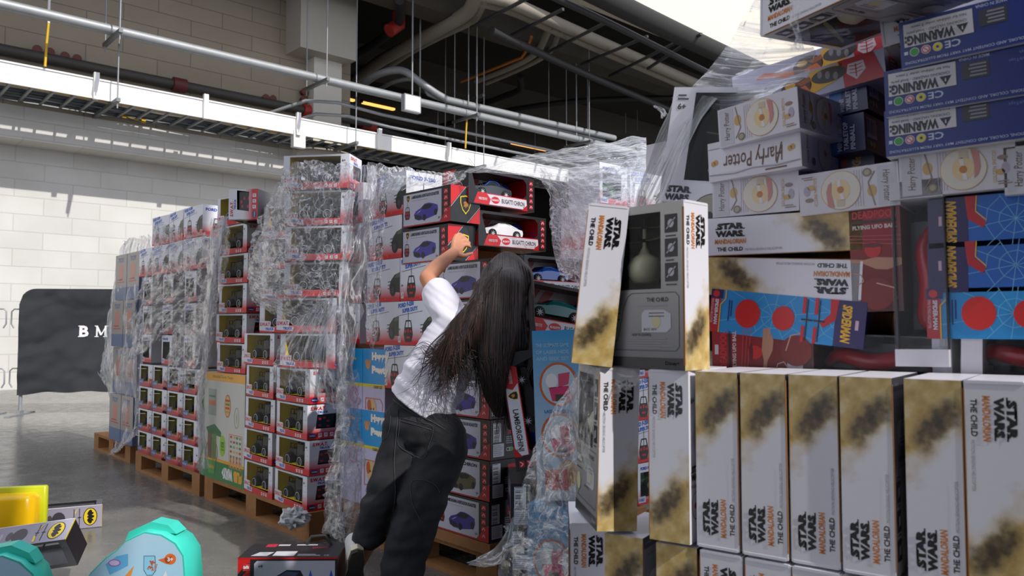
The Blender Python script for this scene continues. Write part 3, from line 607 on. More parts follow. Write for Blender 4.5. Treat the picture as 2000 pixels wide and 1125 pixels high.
# ---- wizard-series ball box -------------------------------------------------------------
def hp_box():
    W, H, D = .178, .080, .178; x, z = W / 2, H / 2; mb = MB(); WH = M((208, 205, 212), rough=.36, name='ivory_card')
    mb.box((-x, 0, -z), (x, D, z), WH); BR = ink(140, 118, 108); TN = ink(196, 160, 96)
    for f in (f_front(), f_right(x, D)):
        a = Art(mb, f); 
        if f is not None and mb is not None: ox = 0 if f(0, 0, 0)[0] == 0 else x
        a.rot(0, ox, 0)
        a.rect(-x + .004, -z + .003, -x + .036, z - .003, LGREY, 1)
        A0 = a.A.copy(); a.rot(90, ox - x + .023, -.028); a.text('Harry Potter', 0, -.007, .016, ink(96, 66, 50), w=.058, bold=.0, slant=.1); a.A = A0
        a.line([(-x + .04, -z + .012), (-x + .052, -.008), (-x + .048, .01), (-x + .042, z - .004)], .0022, BR, 2); a.ell(-x + .046, .008, .008, .011, TN, 1)
        a.ell(-x + .053, -z + .013, .008, .008, ink(128, 120, 104), 2); a.ell(-x + .053, -z + .013, .005, .005, ink(170, 160, 140), 3)
        for q in range(4): a.line([(-x + .062 + q * .0045, -z + .006), (-x + .062 + q * .0045, z - .006)], .0012, ink(168, 162, 176), 1)
        a.ell(.012, 0, .036, z - .003, TN, 2, 26); a.ell(.012, 0, .0348, z - .0042, ink(216, 208, 198), 3, 26); a.ell(.012, 0, .017, .020, ink(222, 196, 150), 4)
        a.ell(.012, -.001, .006, .0065, ink(190, 120, 50), 5); a.poly([(.008, .006), (.014, .006), (.012, .02), (.006, .018)], ink(220, 216, 220), 5); a.poly([(.01, -.007), (.016, -.006), (.018, -.019), (.012, -.02)], ink(220, 216, 220), 5)
        a.poly([(.024, z - .008), (.036, z - .012), (.038, .0), (.034, -.012), (.028, -.018), (.029, .004)], ink(196, 130, 124), 5); a.rect(.006, .018, .020, .030, ink(200, 186, 160), 5)
        A0 = a.A.copy(); a.rot(90, ox + .058, -.03); a.text('GOLDEN SNITCH', 0, -.003, .006, TN, w=.055, bold=0); a.A = A0
        a.ell(.07, .012, .008, .004, BR, 2); a.ell(.074, -.006, .006, .010, ink(170, 160, 180), 2); a.ell(.066, -.012, .007, .005, TN, 2); a.fine(.062, -z + .006, .084, -z + .014, 2, BR, 2)
    a = Art(mb, f_top(z)); a.rot(0, 0, D / 2); a.text('Harry Potter', 0, -.01, .025, BR, w=.12, al='c', bold=0)
    # lower long face title (seen on boxes lying upside down)
    return mb.build('wizard_ball_box')
def hp_title():
    W, H, D = .200, .082, .178; x, z = W / 2, H / 2; mb = MB(); WH = M((208, 205, 212), rough=.36, name='ivory_card'); BR = ink(96, 62, 44); TN = ink(196, 150, 80)
    mb.box((-x, 0, -z), (x, D, z), WH); a = Art(mb, f_front()); a.rot(180)
    a.rect(-x + .002, -.026, x - .002, .026, ink(214, 212, 220), 1); a.text('Harry Potter', 0, -.018, .040, BR, w=.128, al='c', bold=.012, slant=.05)
    a.line([(-.024, .0), (-.02, .024)], .003, BR, 3); a.line([(-.062, -.014), (-.05, .026)], .003, BR, 3)
    for q in (-.084, -.078, .082, .088): a.ell(q, -.002 + (q * 17 % .01), .005, .006, TN, 3, 10)
    a.line([(-x + .002, .027), (-.05, .03), (0, .026), (.04, .031), (x - .002, .027)], .002, ink(150, 140, 160), 3); a.line([(-x + .002, -.027), (x - .002, -.027)], .0015, ink(150, 140, 160), 3)
    a.fine(.0, -.037, .07, -.031, 1, ink(150, 145, 155), 3); a.fine(-.07, .032, -.01, .038, 1, BR, 3)
    a = Art(mb, f_right(x, D)); a.ell(.11, 0, .034, z - .004, TN, 2, 24); a.ell(.11, 0, .033, z - .005, ink(212, 200, 186), 3, 24); a.ell(.11, 0, .007, .007, ink(190, 120, 50), 4)
    A0 = a.A.copy(); a.rot(90, .03, -.03); a.text('Harry Potter', 0, -.006, .013, BR, w=.056, bold=0); a.A = A0; a.ell(.055, -.024, .008, .008, ink(120, 110, 90), 2)
    return mb.build('wizard_ball_box')
def hp_side():
    W, H, D = .165, .080, .178; x, z = W / 2, H / 2; mb = MB(); WH = M((208, 205, 212), rough=.36, name='ivory_card'); mb.box((-x, 0, -z), (x, D, z), WH)
    return mb
HP = hp_box(); HPT = hp_title()
def hp_corner():
    """same box, seen on its corner: small print on the right side"""
    o = hp_box(); me = o.data.copy(); o.data = me
    return o
# ---- blue carton with the warning panel ---------------------------------------------------
def warn_box():
    W, H, D = .30, .083, .24; x, z = W / 2, H / 2; mb = MB(); BL = M((30, 62, 152), rough=.3, name='blue_card'); mb.box((-x, 0, -z), (x, D, z), BL, mm={'z': M((200, 204, 206), rough=.35, name='white_underside')})
    a = Art(mb, f_front()); a.rot(180); G = ink(206, 204, 212); WT = ink(198, 204, 224)
    a.rect(.030, -.013, x - .006, .030, BLACK, 1); a.rect(.031, -.012, x - .007, .029, G, 2)
    a.text('WARNING:', .056, .010, .015, BLACK, w=.070, l=3, bold=.04); a.poly([(.034, .009), (.052, .009), (.043, .026)], BLACK, 3); a.text('!', .042, .012, .009, G, w=.002, l=4, bold=.05)
    a.text('CHOKING HAZARD - Small parts', .036, .000, .0062, DGREY, w=.09, l=3, bold=.01); a.text('Not for children under 3 years.', .036, -.009, .0062, DGREY, w=.085, l=3, bold=.01)
    # marks row (toward the bottom of the panel once turned)
    cy = .0355
    mk = Art(mb, f_front()); mk.rot(180)
    for q, c in ((.126, ink(40, 150, 50)), (.108, ink(206, 60, 70)), (.090, ink(214, 200, 40))): mk.ell(q, cy, .0065, .0065, G, 2, 16); mk.ell(q, cy, .0055, .0055, c, 3, 16)
    mk.ell(.108, cy, .0040, .0040, G, 4, 12); mk.ell(.090, cy, .0022, .0022, BL, 4, 8); mk.line([(.104, cy + .004), (.112, cy - .004)], .0014, ink(206, 60, 70), 5)
    mk.text('CE', .060, cy - .005, .010, WT, w=.020, l=3, bold=.0); mk.rect(.136, cy - .004, .142, cy + .004, WT, 3)
    mk.rect(-.012, -.008, .026, .022, ink(56, 56, 66), 2); mk.fine(-.008, -.006, .022, .020, 4, ink(140, 140, 150), 3, 4)
    mk.text('MADE IN CHINA', .028, -.034, .006, WT, w=.040, al='r', l=3, bold=.01)
    mk.text('www.WorldTechToys.com', -.055, -.02, .007, ink(120, 140, 200), w=.08, al='c', l=3, bold=0)
    b2 = Art(mb, f_front()); b2.rot(180); b2.text('SPECIFICATIONS, COLORS, AND CONTENT MAY VARY FROM ILLUSTRATIONS', -.12, -.0395, .0042, WT, w=.255, l=3, bold=.01)
    return mb
def warn_flip():
    # printed upside down: the panel sits in the upper part of the face, marks below it
    W, H, D = .30, .083, .24; x, z = W / 2, H / 2; mb = MB(); BL = M((12, 40, 122), rough=.3, name='blue_card'); mb.box((-x, 0, -z), (x, D, z), BL, mm={'z': M((200, 204, 206), rough=.35, name='white_underside')})
    G = ink(206, 204, 212); WT = ink(190, 198, 224); a = Art(mb, f_front()); a.rot(180)
    # rotated frame: x' = -x, y' = -z ; panel spans z from -.008 to +.034  -> y' from -.034 to .008
    a.rect(x - .006 - .108, -.036, x - .006, .007, BLACK, 1); a.rect(x - .007 - .106, -.035, x - .007, .006, G, 2)
    X0 = x - .110
    a.text('WARNING:', X0 + .024, -.014, .018, BLACK, w=.078, l=3, bold=.05) ; a.poly([(X0 + .004, -.013), (X0 + .022, -.013), (X0 + .013, .003)], BLACK, 3); a.rect(X0 + .012, -.009, X0 + .014, -.003, G, 4)
    a.text('CHOKING HAZARD - Small parts', X0 + .006, -.022, .0062, DGREY, w=.092, l=3, bold=.01); a.text('Not for children under 3 years.', X0 + .006, -.0315, .0062, DGREY, w=.085, l=3, bold=.01)
    cy = .0165
    for q, c in ((x - .022, ink(40, 150, 50)), (x - .040, ink(206, 60, 70)), (x - .058, ink(214, 200, 40))): a.ell(q, cy, .0078, .0078, G, 2, 16); a.ell(q, cy, .0066, .0066, c, 3, 16)
    a.ell(x - .040, cy, .0048, .0048, G, 4, 12); a.line([(x - .044, cy + .004), (x - .036, cy - .004)], .0016, ink(206, 60, 70), 5); a.ell(x - .058, cy, .0026, .0026, BL, 4, 8)
    a.text('CE', x - .093, cy - .006, .0125, WT, w=.024, l=3, bold=.02); a.rect(x - .012, cy - .003, x - .006, cy + .003, WT, 3)
    a.text('SPECIFICATIONS, COLORS, AND CONTENT MAY VARY FROM ILLUSTRATIONS', -.09, .031, .0055, WT, w=x - .006 + .09, l=3, bold=.01)
    a.rect(-.012, -.028, .028, .0, ink(52, 52, 62), 2); a.fine(-.008, -.026, .024, -.002, 4, ink(140, 140, 150), 3, 4)
    a.text('MADE IN CHINA', .032, -.038, .0055, WT, w=.045, al='r', l=3, bold=.01); a.text('WorldTechToys', -.04, -.022, .007, ink(120, 140, 210), w=.05, al='r', l=3, bold=0); a.text('WorldTechToys', -.055, -.033, .007, ink(120, 140, 210), w=.05, al='r', l=3, bold=0)
    return mb.build('blue_toy_box')
WARN = warn_flip()
# ---- bright blue web-pattern carton -------------------------------------------------------
SKY = ink(36, 140, 206); SKY2 = ink(28, 96, 186); PURP = ink(40, 30, 88)
def web_lines(a, cx, cy, r, x0, x1, y0, y1, m, l):
    for k in range(10):
        t = R(36 * k + 10); px, py = cx + r * math.cos(t), cy + r * math.sin(t)
        # clip to the face
        s = 1.0
        for lim, c0, d in ((x1, cx, px - cx), (x0, cx, px - cx), (y1, cy, py - cy), (y0, cy, py - cy)):
            if d and (lim - c0) / d > 0: s = min(s, (lim - c0) / d)
        a.line([(cx, cy), (cx + (px - cx) * s, cy + (py - cy) * s)], .0009, m, l)
    for q in (.025, .045):
        pts = [(cx + q * math.cos(R(36 * k + 10)), cy + q * math.sin(R(36 * k + 10))) for k in range(11)]
        for A, B in zip(pts, pts[1:]):
            if all(x0 < p[0] < x1 and y0 < p[1] < y1 for p in (A, B)): a.line([A, B], .0009, m, l)
def spi_box(kind=0):
    W, H, D = .305, .088, .22; x, z = W / 2, H / 2; mb = MB(); mb.box((-x, 0, -z), (x, D, z), PURP); a = Art(mb, f_front()); WL = ink(120, 190, 226); YL = ink(230, 176, 40)
    a.rect(-x, -z, x, z, SKY if kind else SKY2, 1)
    web_lines(a, -.02, .0, .3, -x, x, -z, z, WL, 2); web_lines(a, .11, .01, .2, .03, x, -z, z, WL, 2) 
    if kind == 0:       # title end at left: purple, red hook band, rotors
        a.rect(-x, -z, -x + .062, z, PURP, 3); A0 = a.A.copy(); a.rot(90, -x + .036, -.036); a.text('SPIDERMAN', 0, -.009, .018, YL, w=.072, l=4, bold=.04, slant=.12); a.A = A0
        a.rect(-x + .017, -.005, -x + .022, .012, ink(208, 170, 190), 4)
        a.poly([(-x + .058, z), (-x + .074, z), (-x + .072, .016), (-x + .09, -.004), (-x + .084, -.012), (-x + .062, .004)], ink(186, 24, 34), 4); a.line([(-x + .076, z), (-x + .074, .017), (-x + .09, .0)], .002, YL, 5)
        for q in (.0, .022):
            a.line([(q, z - .004), (q, -z + .004)], .0022, BLACK, 4); a.line([(q + .010, z), (q + .013, .012)], .006, ink(200, 26, 36), 5); a.line([(q + .013, -.012), (q + .014, -z)], .006, ink(200, 26, 36), 5); a.line([(q - .006, 0), (q + .02, 0)], .003, BLACK, 5)
        a.ell(.085, .0, .028, .028, ink(206, 34, 30), 4, 26); a.text('FLYING TOY', .12, -.02, .006, NAVY, w=.03, l=4)
    else:               # info end at left: red tab, plain red ball
        a.rect(-x, -z, -x + .022, z, ink(178, 22, 34), 3); a.rect(-x, z - .018, -x + .026, z, PURP, 4); a.ell(-x + .011, z - .009, .007, .007, ink(206, 34, 30), 5); a.line([(-x + .022, -z), (-x + .022, .014), (-x + .032, .026), (-x + .032, z)], .0024, YL, 5)
        A0 = a.A.copy(); a.rot(-90, -x + .011, .024); a.text('SPIDER-MAN', 0, -.001, .0075, ink(214, 214, 224), w=.052, l=5, bold=.04); a.text('MINI FLYING HELICOPTER', 0, -.009, .005, ink(214, 190, 200), w=.05, l=5, bold=0); a.A = A0
        A0 = a.A.copy(); a.rot(-90, -x + .044, .024); a.fine(0, -.006, .045, .004, 2, NAVY, 3); a.A = A0
        a.ell(-x + .080, 0, .026, .029, ink(206, 34, 30), 4, 26); a.ell(.0, -.002, .022, .024, ink(200, 30, 30), 4, 22)
        for q in (.045, .068): a.line([(q, z - .004), (q, -z + .004)], .0022, BLACK, 4); a.line([(q - .006, z), (q - .006, .012)], .006, ink(200, 26, 36), 5); a.line([(q - .006, -.012), (q - .006, -z)], .006, ink(200, 26, 36), 5); a.line([(q - .01, 0), (q + .012, 0)], .003, BLACK, 5)
        a.rect(x - .055, -z, x, z, PURP, 3); A0 = a.A.copy(); a.rot(-90, x - .034, .036); a.text('SPIDERMAN', 0, -.009, .018, YL, w=.070, l=4, bold=.04, slant=.12); a.A = A0
        a.poly([(x - .05, z), (x - .066, z), (x - .064, .016), (x - .082, -.004), (x - .076, -.012), (x - .054, .004)], ink(186, 24, 34), 4); a.rect(x - .018, -.01, x - .012, .008, ink(208, 170, 190), 4)
    return mb.build('blue_web_box')
SPA = spi_box(0); SPB = spi_box(1)
# ---- dark red flying-ball box --------------------------------------------------------------
def ufo_box():
    W, H, D = .088, .205, .15; x, z = W / 2, H / 2; mb = MB(); DR = fade('dark_red_print', (70, 20, 18), (150, 24, 30), -.10, .06); mb.box((-x, 0, -z), (x, D, z), DR); a = Art(mb, f_front())
    a.rect(-.010, z - .014, .010, z - .006, ink(206, 190, 196), 2); a.text('DEADPOOL', 0, z - .032, .015, ink(206, 40, 44), w=.076, al='c', bold=.03); a.rect(-.038, z - .041, .038, z - .035, ink(60, 14, 16), 1)
    a.text('FLYING UFO BALL', 0, z - .052, .008, ink(210, 196, 190), w=.076, al='c', bold=.04)
    a.ell(-.004, .012, .014, .015, ink(190, 30, 30), 2); a.ell(-.004, .020, .017, .004, ink(96, 18, 20), 3); a.ell(0, -.07, .03, .03, ink(120, 30, 24), 2)
    a.poly([(-x, -.004), (-.02, -.006), (.0, -.002), (x, -.006), (x, -.018), (.02, -.026), (.0, -.024), (-.02, -.014), (-x, -.010)], ink(178, 130, 104), 2)
    for q in range(3): a.line([(-x, .04 - q * .006), (x, .035 - q * .008)], .0012, ink(200, 80, 80), 2)
    a.line([(-.04, -.03), (-.026, -.034), (-.022, -.046), (-.034, -.054)], .002, ink(190, 150, 140), 3); a.line([(.0, -.05), (.03, -.06), (.034, -.08)], .002, ink(200, 160, 150), 3)
    return mb.build('red_ball_box')
UFO = ufo_box()
# ---- window carton with white end caps -----------------------------------------------------
def endcap_box():
    W, H, D = .085, .33, .16; x, z = W / 2, H / 2; mb = MB(); WC = M((200, 198, 208), rough=.4, name='white_end_cap'); DK = M((44, 42, 50), rough=.5, name='dark_liner')
    mb.box((-x, 0, z - .032), (x, D, z), WC); mb.box((-x, 0, -z), (x, D, -z + .03), WC); mb.box((-x, .012, -z + .03), (-x + .003, D, z - .032), DK); mb.box((x - .003, .012, -z + .03), (x, D, z - .032), DK); mb.box((-x, D - .003, -z + .03), (x, D, z - .032), DK)
    o = mb.build('window_toy_box'); p = MB(); p.add([(-x, 0, -z + .03), (x, 0, -z + .03), (x, 0, z - .032), (-x, 0, z - .032)], [(0, 1, 2, 3)], PANE); p.add([(-x, 0, -z + .03), (-x, .012, -z + .03), (-x, .012, z - .032), (-x, 0, z - .032)], [(0, 1, 2, 3)], PANE); p.build('window_pane', parent=o)
    t = MB(); t.tube(smooth_path([Vector((.02, .08, .10)), Vector((.0, .06, .05)), Vector((.01, .05, -.02)), Vector((.0, .06, -.08)), Vector((.02, .07, -.11))], 5), [.006 + .012 * math.sin(i / 20 * math.pi) for i in range(21)], M((170, 24, 40), rough=.3, name='red_toy_plastic'), seg=10)
    t.bbox((.0, .09, .0), (.05, .02, .2), M((80, 80, 90), rough=.4, name='toy_grey')); t.build('red_toy', parent=o); return o
ENDC = endcap_box()
# ---- robot-series carton and pinball carton -------------------------------------------------
def robot_box():
    W, H, D = .36, .082, .24; x, z = W / 2, H / 2; mb = MB(); mb.box((-x, 0, -z), (x, D, z), M((168, 168, 190), rough=.35, name='lilac_card'), mm={'X': ink(150, 150, 164)})
    a = Art(mb, f_front()); OR = ink(198, 96, 30); YL = ink(214, 160, 20)
    A0 = a.A.copy(); a.rot(180, 0, 0); a.text('TRANSFORMERS', .065, .024, .014, RED, w=.105, bold=.06); a.A = A0
    a.poly([(-.12, .010), (-.10, .018), (-.06, .004), (-.03, .0), (-.03, -.016), (-.05, -.018), (-.09, -.002), (-.118, .004)], OR, 2)
    a.ell(.0, -.002, .034, .032, ink(70, 40, 24), 2); a.ell(-.012, .010, .012, .009, YL, 3); a.poly([(-.01, -.01), (.02, .0), (.03, -.02), (.0, -.03)], OR, 3); a.poly([(.0, .012), (.03, .022), (.034, .008), (.012, .0)], ink(150, 80, 24), 3)
    a.poly([(.03, .034), (.10, .034), (.085, -.012), (.03, -.034)], YL, 2); a.ell(.07, .010, .036, .022, ink(50, 46, 48), 3); 
    for q in (.052, .068, .084): a.ell(q, .010 - (q - .068) * .5, .005, .012, ink(120, 116, 120), 4, 10)
    a.poly([(.09, z), (.16, z), (x, -z), (.10, -z), (.098, .0)], ink(176, 24, 36), 2)
    a.poly([(.110, .024), (.140, .024), (.144, -.002), (.125, -.026), (.106, -.002)], ink(206, 190, 196), 3)
    for y in (.014, .004, -.006): a.line([(.112, y + .003), (.124, y), (.138, y + .003)], .0022, ink(176, 24, 36), 4)
    a.line([(.125, .02), (.125, -.018)], .002, ink(176, 24, 36), 4)
    b2 = Art(mb, f_right(x, D)); b2.rect(.02, -.03, .07, .03, ink(176, 24, 36), 1); b2.fine(.03, -.02, .06, .02, 4, ink(200, 200, 206), 2)
    mb.V = [(vx, vy, vz * .70) for vx, vy, vz in mb.V]; return mb.build('robot_toy_box')
def pin_box():
    W, H, D = .30, .076, .24; x, z = W / 2, H / 2; mb = MB(); mb.box((-x, 0, -z), (x, D, z), M((24, 30, 92), rough=.3, name='navy_card')); a = Art(mb, f_front())
    a.rect(-x, -z, x - .060, z, ink(200, 196, 206), 1); a.rect(x - .075, -z, x - .05, z, ink(30, 96, 160), 2)
    A0 = a.A.copy(); a.rot(90, x - .04, -.033)
    for i, s_ in enumerate(('MINI', 'TABLETOP', 'PINBALL')): a.text(s_, 0, .0 - i * .0135 + .006, .0095, ink(190, 190, 214), w=(.026, .058, .05)[i], l=3, bold=.03)
    a.A = A0
    a.poly([(.0, .022), (.034, .034), (.046, .0), (.058, -.012), (.040, -.034), (.012, -.02), (-.008, .004)], ink(40, 60, 130), 2); a.poly([(.006, .02), (.03, .028), (.04, .0), (.014, -.01)], ink(60, 110, 190), 3); a.ell(.03, -.018, .008, .006, RED, 3); a.ell(.02, .01, .008, .006, YEL, 4, 8)
    b2 = Art(mb, f_right(x, D)); barcode(b2, .01, -.01, .06, .03, 2); 
    for q, c in ((.016, ink(40, 150, 50)), (.03, ink(206, 190, 196)), (.044, ink(200, 180, 40))): b2.ell(q, -.022, .006, .006, c, 2, 12)
    return mb.build('pinball_box')
ROB = robot_box(); PIN = pin_box()
# ---- open-front truck box -------------------------------------------------------------------
def truck(par, sc=1.0, col=(30, 30, 34), cab=(96, 92, 80), y=.085, wheel=None, x0=-.01):
    t = MB(); B_ = M(col, rough=.4, name='truck_black'); C_ = M(cab, rough=.5, name='truck_cab_%d' % cab[0]); t.T = Matrix.Translation((x0, y, 0)) @ Matrix.Scale(sc, 4)
    t.box((-.10, -.035, -.03), (.10, .035, -.008), B_); t.box((-.105, -.038, -.012), (-.02, .038, .022), C_); t.box((.055, -.038, -.012), (.108, .038, .02), C_)
    # cab with sloped screen
    vs = [(-.03, -.036, -.01), (.06, -.036, -.01), (.045, -.032, .05), (-.012, -.032, .05)]; vs += [(x, -y_, z) for x, y_, z in vs]
    t.add(vs, [(0, 1, 2, 3), (7, 6, 5, 4), (0, 4, 5, 1), (1, 5, 6, 2), (2, 6, 7, 3), (3, 7, 4, 0)], C_)
    t.add([(-.018, -.0375, .012), (.012, -.0375, .012), (.012, -.034, .042), (-.006, -.034, .042)], [(0, 1, 2, 3)], BLACK); t.add([(.018, -.0375, .012), (.048, -.0375, .012), (.04, -.034, .042), (.018, -.034, .042)], [(0, 1, 2, 3)], BLACK)
    for q in (-.09, -.05): t.tube([(q, -.036, .02), (q, -.036, .05), (q + .03, -.036, .05)], .003, B_, seg=5)
    t.tube([(-.11, -.04, -.014), (-.125, 0, -.014), (-.11, .04, -.014)], .005, B_, seg=5); t.tube([(.11, -.04, -.014), (.125, 0, -.014), (.11, .04, -.014)], .005, B_, seg=5)
    for q in (-.04, 0, .03): t.cyl((q, -.02, .055), (q, .02, .055), .005, B_, seg=6)
    o = t.build('toy_truck', parent=par); TY = M((20, 20, 22), rough=.7, bump=.6, bscale=300, name='tyre_rubber')
    for wx in (-.068, .068):
        for wy in (-.048, .048):
            w = MB(); w.T = Matrix.Translation((x0, y, 0)) @ Matrix.Scale(sc, 4); r = .036
            w.lathe([(.004, -.016), (.022, -.016), (.024, -.02), (r - .003, -.02), (r, -.012), (r, .012), (r - .003, .02), (.024, .02), (.004, .016)], TY, seg=18, c=(wx, wy, -.032), axis='y')
            sg = -1 if wy < 0 else 1
            w.lathe([(.0215, sg * .0205), (.0245, sg * .0205)], wheel or ink(206, 206, 210), seg=18, c=(wx, wy, -.032), axis='y'); w.lathe([(.001, sg * .018), (.014, sg * .017)], ink(60, 60, 64) if not wheel else wheel, seg=12, c=(wx, wy, -.032), axis='y')
            w.build('wheel', parent=o)
    return o
SWATW, SWATH, SWATD = .352, .172, .17
def swat_box():
    W, H, D = SWATW, SWATH, SWATD; x, z = W / 2, H / 2; mb = MB(); GR = M((176, 176, 180), rough=.3, name='silver_card'); YLW = M((246, 212, 8), rough=.5, name='yellow_liner')
    hole = [(-x + .034, -z + .036), (x - .050, -z + .030), (x - .046, z - .010), (-x + .034, z - .008)]
    holed(mb, f_front(), rc(-x, -z, x, z), [hole], RWFADE)
    mb.box((-x, 0, -z), (x, D, z), GR, faces='xYZz', mm={'z': ink(90, 90, 94), 'Z': GR})
    # liner
    mb.box((-x + .03, .003, -z + .037), (x - .04, D - .008, z - .006), YLW, faces='xXzZY', mm={'Y': M((40, 60, 44), rough=.6, name='green_backdrop'), 'Z': YLW, 'X': DGREY})
    a = Art(mb, f_front(0)); a.rect(-x, -z, x, -z + .026, ink(196, 22, 28), 1); a.poly([(-x - .001, -z + .012), (-x + .10, -z + .006), (-x + .105, -z + .028), (-x + .075, -z + .030), (-x + .078, -z + .062), (-x - .001, -z + .066)], ink(206, 206, 212), 3)
    a.text('S.W.A.T.', -x + .003, -z + .036, .020, RED, w=.070, l=4, bold=.05, slant=.1); a.text('TRUCK', -x + .040, -z + .012, .015, BLUE, w=.058, l=4, bold=.05)
    icons(a, x - .125, -z + .014, 3, .016, .026, 0, ink(214, 210, 214), 3, RED); a.text('6+', x - .040, z - .040, .014, DGREY, bold=.03)
    for q in (-.02, .01, .04): a.line([(x - .030, q + .0), (x - .012, q)], .002, GREY, 2)
    f = f_right(x, D); holed(mb, f, rc(0, -z, D, z), [[(.045, -z + .052), (D - .016, -z + .052), (D - .006, z - .048), (.055, z - .050)]], RWFADE)
    b2 = Art(mb, f); b2.rect(0, -z, D, -z + .034, ink(196, 22, 28), 1); b2.ell(.028, -z + .019, .022, .012, NAVY, 2); b2.text('WORLD', .012, -z + .015, .007, WHITE, w=.032, l=3); icons(b2, .07, -z + .020, 3, .020, .032, 0, ink(214, 210, 214), 2, RED)
    b2.text('S.W.A.T.', .016, z - .028, .018, RED, w=.085, l=2, bold=.05, slant=.1); b2.text('TRUCK', .055, z - .044, .012, BLUE, w=.06, l=2, bold=.05)
    o = mb.build('toy_truck_box'); p = MB(); zz = -z + .03
    p.add([(-x + .03, -.001, zz), (x - .045, -.001, zz), (x - .045, -.001, z - .006), (-x + .03, -.001, z - .006)], [(0, 1, 2, 3)], PANE); p.build('window_pane', parent=o)
    c = MB(); aa = Art(c, f_right(x - .014, D)); c.box((x - .03, .05, -z + .055), (x - .014, D - .014, z - .052), BLACK)
    for (u, v) in ((.075, .012), (.075, -.02), (.12, .0), (.12, -.026), (.10, .018)): aa.rect(u - .008, v - .005, u + .008, v + .005, RED, 1)
    c.build('remote_control', parent=o)
    truck(o, sc=.93, y=.075, x0=-.012, cab=(54, 52, 48), col=(18, 18, 20)); o.children[-1].location = (0, 0, .014)
    return o
SWAT = swat_box()
# ---- pickup art box --------------------------------------------------------------------------
def ford_face(a, W, H, ox=0.0):
    x, z = W / 2, H / 2; A0 = a.A.copy(); a.rot(6, ox - x + .012, z - .052); B_ = ink(34, 96, 190)
    a.text('FORD F-250', 0, .020, .022, B_, w=.125, bold=.06); a.text('SUPER DUTY', .030, -.006, .020, B_, w=.125, bold=.06); a.line([(.0, -.014), (.19, -.014)], .002, BLACK, 2); a.A = A0
    controller(a, ox - .052, -.045, .072); GN = ink(38, 48, 34)
    a.poly([(ox + .055, -.03), (ox + .07, .0), (ox + .10, .025), (ox + x, .035), (ox + x, -.06), (ox + .075, -.055)], GN, 2); a.ell(ox + .085, -.045, .026, .032, BLACK, 3, 14); a.ell(ox + .085, -.045, .012, .016, ink(60, 60, 64), 4, 10); a.poly([(ox + .10, .01), (ox + .115, .028), (ox + x, .032), (ox + x, .012)], ink(90, 100, 80), 3)
    for q in (-.02, -.004, .012): a.line([(ox + .044, q - .02), (ox + .07, q - .018)], .004, BLACK, 3)
    a.text('6+', ox - x + .010, -.035, .013, DGREY, bold=.03); a.rect(ox - x + .008, -z + .012, ox - x + .030, -z + .042, ink(210, 200, 204), 2); a.line([(ox - x + .012, -z + .018), (ox - x + .026, -z + .034)], .003, RED, 3)
    a.poly([(ox + .01, -z + .022), (ox + .03, -z + .014), (ox + .02, -z + .006)], ink(240, 60, 50), 2)
def ford_box():
    W, H, D = .285, .203, .21; x, z = W / 2, H / 2; mb = MB(); mb.box((-x, 0, -z), (x, D, z), FORDF, mm={'Z': WHITE, 'z': ink(180, 30, 34)})
    ford_face(Art(mb, f_front()), W, H); a = Art(mb, f_right(x, D)); a.rect(.0, -z, D, -z + .03, RED, 1); a.text('FORD F-250', .02, z - .04, .02, BLUE, w=.15, bold=.05); controller(a, .1, -.04, .07)
    return mb.build('pickup_toy_box')
FORD = ford_box()
def fordwin_box():
    W, H, D = .20, .2, .2; x, z = W / 2, H / 2; mb = MB(); GR = M((182, 182, 186), rough=.3, name='silver_card_light')
    holed(mb, f_front(), rc(-x, -z, x, z), [rc(-x + .02, -z + .035, x - .045, z - .045)], FORDF); mb.box((-x, 0, -z), (x, D, z), GR, faces='xXYZz'); mb.box((-x + .012, .003, -z + .03), (x - .03, D - .01, z - .04), DGREY, faces='xXzZY')
    a = Art(mb, f_front()); a.text('FORD F-250', -x + .02, z - .034, .016, BLUE, w=.10, bold=.06); a.text('6+', x - .035, .0, .014, DGREY, bold=.03); a.rect(-x, -z, x, -z + .022, ink(190, 22, 28), 1); a.rect(-x + .005, -z + .010, -x + .06, -z + .04, ink(196, 200, 214), 2); a.text('FORD', -x + .01, -z + .016, .014, BLUE, w=.04, l=3, bold=.04)
    o = mb.build('pickup_window_box'); p = MB(); p.add([(-x + .018, -.001, -z + .03), (x - .04, -.001, -z + .03), (x - .04, -.001, z - .04), (-x + .018, -.001, z - .04)], [(0, 1, 2, 3)], PANE); p.build('window_pane', parent=o)
    truck(o, sc=.68, col=(30, 70, 30), cab=(60, 130, 50), y=.08, wheel=M((60, 170, 50), rough=.4, name='green_rim'), x0=-.015); return o
FORDW = fordwin_box()
# ---- sports-car boxes ------------------------------------------------------------------------
def end_face(mb, f, D, H, emblem):
    z = H / 2; a = Art(mb, f); CB = M((30, 32, 34), rough=.35, name='carbon_print'); a.rect(0, -z, D, z, CB, 1)
    for k in range(-6, 16): a.line([(max(0, k * .014), z if k >= 0 else z + k * .014), (min(D, k * .014 + H), max(-z, z - (D - k * .014)) if k * .014 + H > D else -z)], .0014, ink(58, 62, 64), 2)
    a.poly([(0, z), (.085, z), (.0, -.01)], ink(206, 26, 32), 3); a.poly([(D, -z), (D, -z + .07), (D - .07, -z)], ink(206, 26, 32), 3); a.line([(.088, z), (.0, -.016)], .002, LGREY, 4); a.line([(D - .075, -z), (D, -z + .075)], .002, LGREY, 4)
    if emblem == 'shield': shield(a, D * .5, -.0, .062, 5)
    else: a.ell(D * .5, 0, .048, .026, LGREY, 5); a.ell(D * .5, 0, .045, .023, ink(176, 22, 40), 6); a.text('BUGATTI', D * .5, -.006, .012, LGREY, w=.07, al='c', l=7, bold=.03)
